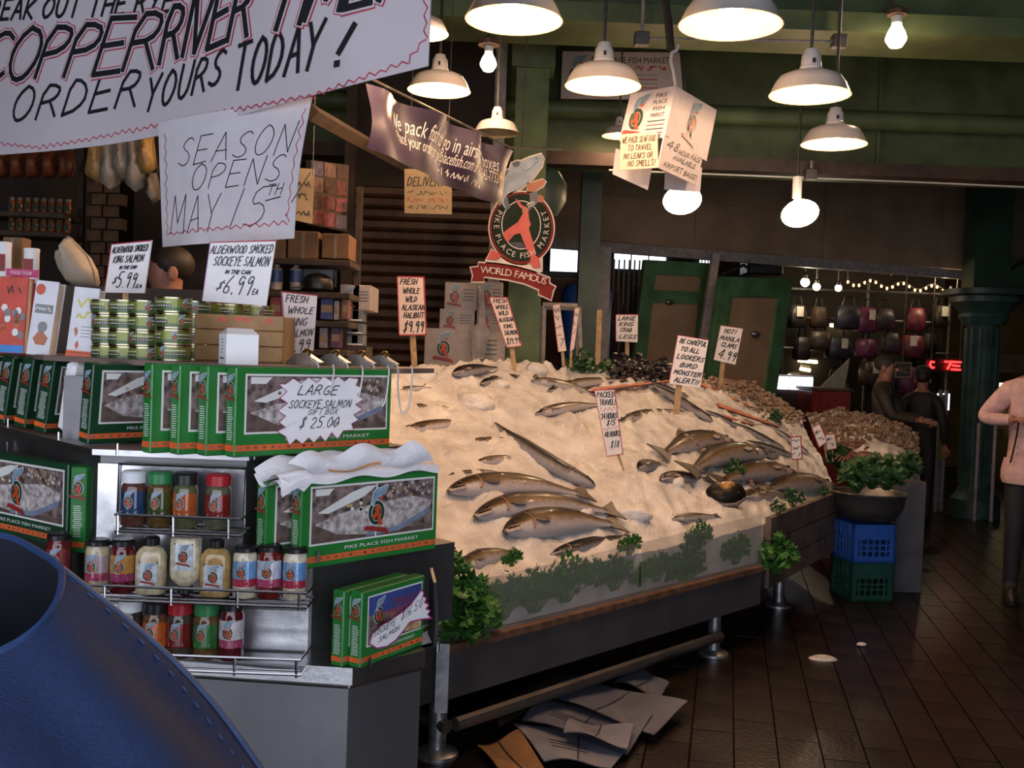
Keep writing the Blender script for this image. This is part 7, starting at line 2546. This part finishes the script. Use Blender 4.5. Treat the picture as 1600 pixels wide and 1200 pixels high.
# dark suspended fixture and cable in front of the far wall
a = at(1200, 405, 11.8); b = at(1392, 430, 12.0)
tag(MB().tube([V((a.x, a.y, 4.7)), a, b, V((b.x, b.y, 4.7))], .012, 5).build('track_rail', m_rail), 'thin pale track rail under the soffit', 'rail')
p = at(1190, 415, 11.5)
rt = thing('ceiling_fan_motor', 'dark hanging heater box under the soffit between the doors', 'heater', loc=p)
MB().bbox(-.2, .2, -.2, .2, -.12, .12, .02).build('housing', m_black, rt)
MB().tube([(0, 0, .1), (0, 0, 4.68 - p.z)], .02, 6).build('rod', m_rod, rt)
MB().tube([(-.2, 0, 0), (-.75, 0, -.28)], .02, 6).build('arm', m_rod, rt)
# dark clothes rack behind the first green door, blue barrels beside the dark green column
p = at(985, 500, 11.0)
for k in range(6):
    x = at(957 + k * 8, 480, 11.2).x
    rt = thing('curtain_strip', 'dark brown hanging strip %s between the post and first door' % ('one', 'two', 'three', 'four', 'five', 'six')[k], 'strip curtain', loc=(x, 11.2 + .02 * (k % 2), 0), group='dark hanging strips')
    MB().grid(4, 12, lambda u, v: V(((u - .5) * .065, .015 * math.sin(u * 6 + v * 9), .1 + v * (2.3 if k not in (2, 3) else 2.1)))).build('strip', mat('strip_brown', (.05, .028, .025), .5, var=.4, sc=9), rt, True)
    MB().tube([(0, 0, 2.2), (0, 0, 2.68)], .01, 5).build('hanger', m_rod, rt)
for k, x in enumerate((895, 936)):
    p = at(x, 500, 10.8)
    rt = thing('blue_bin', 'blue plastic bin partly hidden %s of the dark green column' % ('left', 'right')[k], 'bin', loc=(p.x, 10.8, 0), group='blue bins by the column')
    MB().lathe([(.14, 0), (.17, .9), (.18, .92), (.18, 1.0)], 16).build('drum', m_bluep, rt, True)
    zt_ = at(x, 445, 10.8).z
    MB().lathe([(.12, 1.0), (.13, zt_ - .08), (.08, zt_)], 14).build('liner', m_bluep, rt, True)
rt = thing('step_ladder', 'grey metal step frame left of the dark green column', 'step frame')
q = [at(x, y, 8.6) for x, y in ((848, 478), (902, 480), (905, 560), (846, 560))]
for a, b in ((q[0], q[1]), (q[0], q[3]), (q[1], q[2])):
    MB().tube([a, b], .035, 6).build('bar', m_rail, rt)
for p in (q[2], q[3]):
    MB().tube([p, V((p.x, p.y, 0))], .03, 6).build('leg', m_rail, rt)

# ================================================================== PEOPLE
m_skin = mat('skin', (.34, .16, .11), .5, var=.1)
m_hair = mat('dark_hair', (.02, .014, .01), .6, var=.3, sc=40)
m_pinkj = mat('pink_fleece', (.6, .4, .4), .95, var=.12, sc=25, bump=.8, bsc=60)
m_pants = mat('black_trousers', (.012, .012, .016), .7, var=.2)
m_jack = mat('brown_grey_jacket', (.045, .038, .03), .7, var=.35, sc=9)
m_navyj = mat('dark_navy_jacket', (.014, .014, .02), .7, var=.3)
m_shoe = mat('dark_shoe', (.015, .013, .012), .5, var=.2)


def person(label, loc, rz, top, bottom, s=1.0, armL=None, armR=None, turn=0.0, hat=None, stride=0.0, hair=m_hair, bulk=1.0):
    """armL/armR: (elbow, wrist) in local metres; faces local -Y"""
    J = {'pelvis': ((0, 0, .94), .145, .105), 'waist': ((0, 0, 1.08), .135, .10), 'chest': ((0, .01, 1.27), .165, .115), 'collar': ((0, .015, 1.43), .10, .08), 'neck': ((0, .005, 1.50), .052, .055), 'head': ((0, -.012, 1.60), .072, .088), 'crown': ((0, .0, 1.685), .06, .072)}
    E = [('pelvis', 'waist'), ('waist', 'chest'), ('chest', 'collar'), ('collar', 'neck'), ('neck', 'head'), ('head', 'crown')]
    for sd, arm, n in ((1, armL, 'l'), (-1, armR, 'r')):
        el, wr = arm if arm else ((sd * .24, .03, 1.12), (sd * .25, -.05, .88))
        J['sh' + n] = ((sd * .165, .01, 1.39), .068, .066)
        J['el' + n] = (el, .048, .05)
        J['wr' + n] = (wr, .033, .036)
        E += [('collar', 'sh' + n), ('sh' + n, 'el' + n), ('el' + n, 'wr' + n)]
        st = stride * sd
        J['hip' + n] = ((sd * .09, 0, .88), .095, .10)
        J['kn' + n] = ((sd * .10, -.02 - st * .5, .49), .062, .068)
        J['an' + n] = ((sd * .105, .03 - st, .09), .042, .05)
        J['to' + n] = ((sd * .115, -.13 - st, .035), .038, .03)
        E += [('pelvis', 'hip' + n), ('hip' + n, 'kn' + n), ('kn' + n, 'an' + n), ('an' + n, 'to' + n)]
    ks = list(J)
    me = bpy.data.meshes.new('body')
    me.from_pydata([J[k][0] for k in ks], [(ks.index(a), ks.index(b)) for a, b in E], [])
    ob = bpy.data.objects.new('body_tmp', me)
    COL.objects.link(ob)
    md = ob.modifiers.new('skin', 'SKIN')
    md.use_smooth_shade = True
    for i, k in enumerate(ks):
        sv = me.skin_vertices[0].data[i]
        f_ = bulk if k in ('pelvis', 'waist', 'chest', 'collar', 'shl', 'shr', 'ell', 'elr') else 1.0
        sv.radius = (J[k][1] * f_, J[k][2] * f_)
        sv.use_root = k == 'pelvis'
    sb = ob.modifiers.new('sub', 'SUBSURF')
    sb.levels = 2
    sb.render_levels = 2
    dg = bpy.context.evaluated_depsgraph_get()
    nm = bpy.data.meshes.new_from_object(ob.evaluated_get(dg))
    bpy.data.objects.remove(ob)
    nm.name = 'body'
    for m in (top, bottom, m_skin, m_shoe):
        nm.materials.append(m)
    hd = [V(J['wr' + n][0]) for n in 'lr']
    for p in nm.polygons:
        c = p.center
        p.use_smooth = True
        p.material_index = 2 if c.z > 1.475 else 3 if c.z < .085 else 1 if c.z < .87 and abs(c.x) < .24 and c.z < .9 else 0
        if min((c - h).length for h in hd) < .05:
            p.material_index = 2
    root = thing('person', label, 'person', loc=loc, rz=rz)
    root.scale = (s, s, s)
    b = bpy.data.objects.new('body', nm)
    COL.objects.link(b)
    b.parent = root
    # hands: palm plus five bent fingers
    for n, sd in (('l', 1), ('r', -1)):
        w, e = V(J['wr' + n][0]), V(J['el' + n][0])
        d = (w - e).normalized()
        sx = d.cross(V((0, 0, 1)))
        if sx.length < .2:
            sx = V((0, 1, 0))
        sx.normalize()
        up = sx.cross(d)
        g = MB()
        g.tube([w - d * .01, w + d * .03, w + d * .07, w + d * .085], .03, 10, radii=[.026, .036, .04, .034], flat=.55)
        for k in range(4):
            o = w + d * .08 + sx * ((k - 1.5) * .019)
            L = (.032, .036, .034, .027)[k]
            g.tube([o - d * .01, o + d * L * .8, o + d * L * 1.2 - up * L * .7, o + d * L * .7 - up * L * 1.3], .0085, 6)
        g.tube([w + d * .03 + sx * .03, w + d * .055 + sx * .052, w + d * .085 + sx * .05 - up * .02], .0095, 6)
        g.build('hand', m_skin, root, True, 2)
    for n, sd in (('l', 1), ('r', -1)):
        a = V(J['an' + n][0])
        MB().lathe([(.6, 0), (1, .004), (1, .03), (.92, .055), (.6, .085), (.45, .1)], 16, 0, (a.x, a.y - .055, 0), sx=.05, sy=.135).build('shoe', m_shoe, root, True)
    # face and hair
    cr, sr = math.cos(turn), math.sin(turn)
    T = lambda x, y, z: (x * cr - y * sr, x * sr + y * cr, z)
    g = MB(); g.ell(T(0, -.105, 1.592), .012, .018, .02, 8, 6); g.build('nose', m_skin, root, True)
    for sx in (-1, 1):
        MB().ell(T(sx * .03, -.093, 1.615), .011, .007, .007, 8, 6).build('eye', m_eye, root, True)
        MB().ell(T(sx * .078, .005, 1.6), .01, .022, .032, 8, 6).build('ear', m_skin, root, True)
    MB().tube([T(-.022, -.096, 1.556), T(0, -.102, 1.554), T(.022, -.096, 1.556)], .005, 5).build('mouth', m_gill, root, True)
    g = MB().ell((0, .02, 1.645), .081, .092, .078, 16, 10)
    g.build('hair', hair, root, True)
    if hat:
        g = MB().lathe([(.1, 0), (.102, .02), (.09, .07), (.05, .1), (.01, .108)], 18, 0, (0, .01, 1.665))
        g.slab([T(-.07, -.07, 1.672), T(-.06, -.16, 1.665), T(.06, -.16, 1.665), T(.07, -.07, 1.672)], (0, 0, .008))
        g.build('hat', hat, root, True)
    return root


x = at(1618, 700, 7.1).x
pk = person('person in a pink fleece and black trousers with one arm bent, at the frame edge', (x, 7.1, 0), math.radians(-20), m_pinkj, m_pants, 1.06,
            armL=((.24, .06, 1.12), (.22, -.1, .95)), armR=((-.33, .0, 1.20), (-.14, -.17, 1.21)), turn=.3, bulk=1.22)
# fleece hem and cuffs
MB().lathe([(.19, .79), (.2, .82), (.2, .88), (.185, .95)], 24, 0, sy=.82).build('jacket_hem', m_pinkj, pk, True)
MB().tube([(-.12, -.125, 1.2), (-.13, -.13, 1.1), (-.15, -.14, .98), (-.16, -.14, .93)], .006, 5).build('drawcord', m_black, pk, True)
person('man in a brown grey jacket bending over the far counter in the shade', (at(1378, 700, 9.9).x, 9.9, 0), math.radians(60), m_jack, m_pants, 1.0, armL=((.25, -.12, 1.15), (.16, -.35, 1.12)), armR=((-.25, -.12, 1.15), (-.16, -.35, 1.12)), hair=mat('grey_hair', (.05, .045, .04), .7))
person('person in dark navy clothes and cap walking before the glass door', (at(1437, 700, 10.6).x, 10.6, 0), math.radians(150), m_navyj, m_pants, .93, hat=m_navyj, stride=.12)
struct('trim_6', MB().box(-2.6, -.95, 3.7, 4.75, 0, .28), m_shelf)
person('clerk in black seen in profile between the two smoked salmon cards', (at(262, 420, 4.3).x, 4.3, .28), math.radians(-60), m_black, m_pants, 1.0, armL=((.22, -.08, 1.15), (.12, -.26, 1.05)), armR=((-.22, -.08, 1.15), (-.1, -.26, 1.05)))

# ================================================================== BLUE CANVAS BAG
m_canvas = mat('blue_canvas', (.0065, .021, .075), .85, var=.12, sc=120, bump=.25, bsc=300)
m_pipe = mat('blue_piping', (.014, .042, .13), .6, var=.15, sc=40)
bg = thing('canvas_bag', 'large blue canvas bag with piped seams and open top in the near corner', 'bag')
BY = 1.28
rim_px = [(92, 884), (97, 905), (88, 940), (60, 978), (10, 1012), (-60, 1035), (-140, 1030), (-200, 990), (-215, 930), (-160, 870), (-70, 832), (10, 838), (60, 862)]
rim_Y = [1.30, 1.27, 1.23, 1.19, 1.16, 1.14, 1.16, 1.22, 1.28, 1.36, 1.41, 1.40, 1.35]
rim = [at(x_, y_, Y_) for (x_, y_), Y_ in zip(rim_px, rim_Y)]
bot_px = [(470, 1290), (440, 1310), (360, 1330), (250, 1345), (100, 1355), (-80, 1360), (-260, 1355), (-420, 1335), (-480, 1300), (-330, 1260), (-80, 1235), (180, 1235), (370, 1255)]
bot_Y = [1.32, 1.22, 1.12, 1.05, 1.0, .98, 1.0, 1.1, 1.3, 1.48, 1.58, 1.55, 1.44]
bot = [at(x_, y_, Y_) for (x_, y_), Y_ in zip(bot_px, bot_Y)]
def smooth_loop(P, n):
    out = []
    N = len(P)
    for i in range(N):
        p0_, p1_, p2_, p3_ = P[i - 1], P[i], P[(i + 1) % N], P[(i + 2) % N]
        for k in range(n):
            t = k / n
            out.append(.5 * ((2 * p1_) + (p2_ - p0_) * t + (2 * p0_ - 5 * p1_ + 4 * p2_ - p3_) * t * t + (3 * p1_ - p0_ - 3 * p2_ + p3_) * t ** 3))
    return out
rl, bl = smooth_loop(rim, 5), smooth_loop(bot, 5)
NR = len(rl)
def bagpt(i, v):
    a, b = rl[i % NR], bl[i % NR]
    p = a.lerp(b, v)
    c0 = sum(rl, V((0, 0, 0))) / NR
    c1 = sum(bl, V((0, 0, 0))) / NR
    c = c0.lerp(c1, v)
    out = (p - c).normalized()
    fold = .012 * math.sin(i * .55 + v * 3) * math.sin(v * math.pi) + .02 * math.sin(v * math.pi)
    return p + out * fold
g = MB(); nv_ = 16
for j in range(nv_ + 1):
    for i in range(NR):
        g.v.append(tuple(bagpt(i, j / nv_)))
for j in range(nv_):
    for i in range(NR):
        i2 = (i + 1) % NR
        g.f.append((j * NR + i, j * NR + i2, (j + 1) * NR + i2, (j + 1) * NR + i)); g.m.append(0)
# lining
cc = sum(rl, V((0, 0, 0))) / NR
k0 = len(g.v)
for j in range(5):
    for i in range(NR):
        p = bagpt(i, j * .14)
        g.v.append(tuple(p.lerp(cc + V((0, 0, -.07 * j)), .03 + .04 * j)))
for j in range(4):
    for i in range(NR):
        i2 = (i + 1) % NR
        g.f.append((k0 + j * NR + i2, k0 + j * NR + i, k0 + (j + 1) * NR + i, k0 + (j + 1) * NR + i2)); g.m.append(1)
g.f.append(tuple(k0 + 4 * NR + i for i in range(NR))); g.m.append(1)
# floor of the bag
g.f.append(tuple(nv_ * NR + i for i in range(NR))); g.m.append(0)
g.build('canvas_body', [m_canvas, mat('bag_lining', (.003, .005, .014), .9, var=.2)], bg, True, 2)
MB().tube(rl, .0045, 6, closed=True).build('rim_piping', m_pipe, bg, True)
for i in (1, 33):
    MB().tube([bagpt(i, v / 20) for v in range(21)], .005, 6).build('seam_piping', m_pipe, bg, True)
st = [bagpt(3, v / 30 * .9 + .02) for v in range(31)]
for k in range(0, 30, 2):
    MB().tube([st[k], st[k].lerp(st[k + 1], .7)], .0016, 4).build('stitch', m_pipe, bg)

# ================================================================== FLATTENED CARTONS AND LITTER UNDER THE TABLE
m_newsp = mat('grey_blue_card', (.1, .11, .16), .55, var=.15, sc=5)
m_newsp2 = mat('wet_white_card', (.2, .21, .27), .35, var=.15, sc=5)
def flat(label, px4, z, m, prn=True, bend=.015):
    q = [onz(x_, y_, z) for x_, y_ in px4]
    zz = lambda u, v: bend * math.sin(u * 5 + v * 3) + bend
    TL, TR, BR, BL = q
    root = thing('flattened_carton', label, 'cardboard', loc=(TL + BR) / 2, group='flattened cartons under the table')
    o_ = root.location.copy()
    f = lambda u, v: BL.lerp(BR, u).lerp(TL.lerp(TR, u), v) + V((0, 0, zz(u, v))) - o_
    g = MB(); g.grid(12, 8, f); g.grid(12, 8, lambda u, v: f(1 - u, v) - V((0, 0, .005)))
    g.build('sheet', m, root, True, 2)
    if prn:
        g = MB()
        for k in range(3):
            g.grid(10, 1, lambda u, v: f(.2 + .4 * u, .3 + .1 * k + .02 * v) + V((0, 0, .002)))
        g.build('print', m_snavy, root)
    MB().tube([f(.5, v / 8) + V((0, 0, .003)) for v in range(9)], .003, 4).build('crease', m_steel_dark, root)
flat('flattened blue white carton nearest the viewer under the table', [(800, 1135), (1010, 1140), (955, 1200), (850, 1195)], .012, m_newsp2)
flat('flattened carton with a raised edge in the middle under the table', [(850, 1095), (1020, 1125), (980, 1178), (815, 1130)], .03, m_newsp)
flat('flattened carton reaching farthest out on the floor', [(900, 1060), (1075, 1105), (1022, 1148), (845, 1092)], .045, m_newsp, False)
flat('folded white carton flap lying on top of the others', [(890, 1128), (990, 1142), (980, 1170), (880, 1150)], .055, m_newsp2, False)
flat('dark carton pushed back under the table', [(760, 1100), (880, 1060), (900, 1090), (780, 1140)], .01, m_shelf, False)
flat('narrow carton behind the far pieces under the table', [(1000, 1040), (1046, 1076), (1030, 1092), (960, 1070)], .03, m_newsp, False)
flat('brown carton edge by the near table leg', [(745, 1170), (810, 1150), (860, 1215), (790, 1225)], .01, m_cardb, False)
p = onz(1286, 1030, 0)
tag(MB().lathe([(.01, .012), (.05, .016), (.075, .006), (.08, 0)], 14, 0, (p.x, p.y, .001), sy=.6).build('pale_floor_spot', m_ice, None, True), 'small white disc added as a glint on the wet floor', 'ice')  # solid disc added in place of a highlight on the wet tiles
p = onz(1346, 1010, 0)
tag(MB().ell((p.x, p.y, .012), .03, .02, .012, 8, 5).build('pale_floor_spot', m_ice, None, True), 'tiny pale scrap on the floor beyond the white one', 'ice')
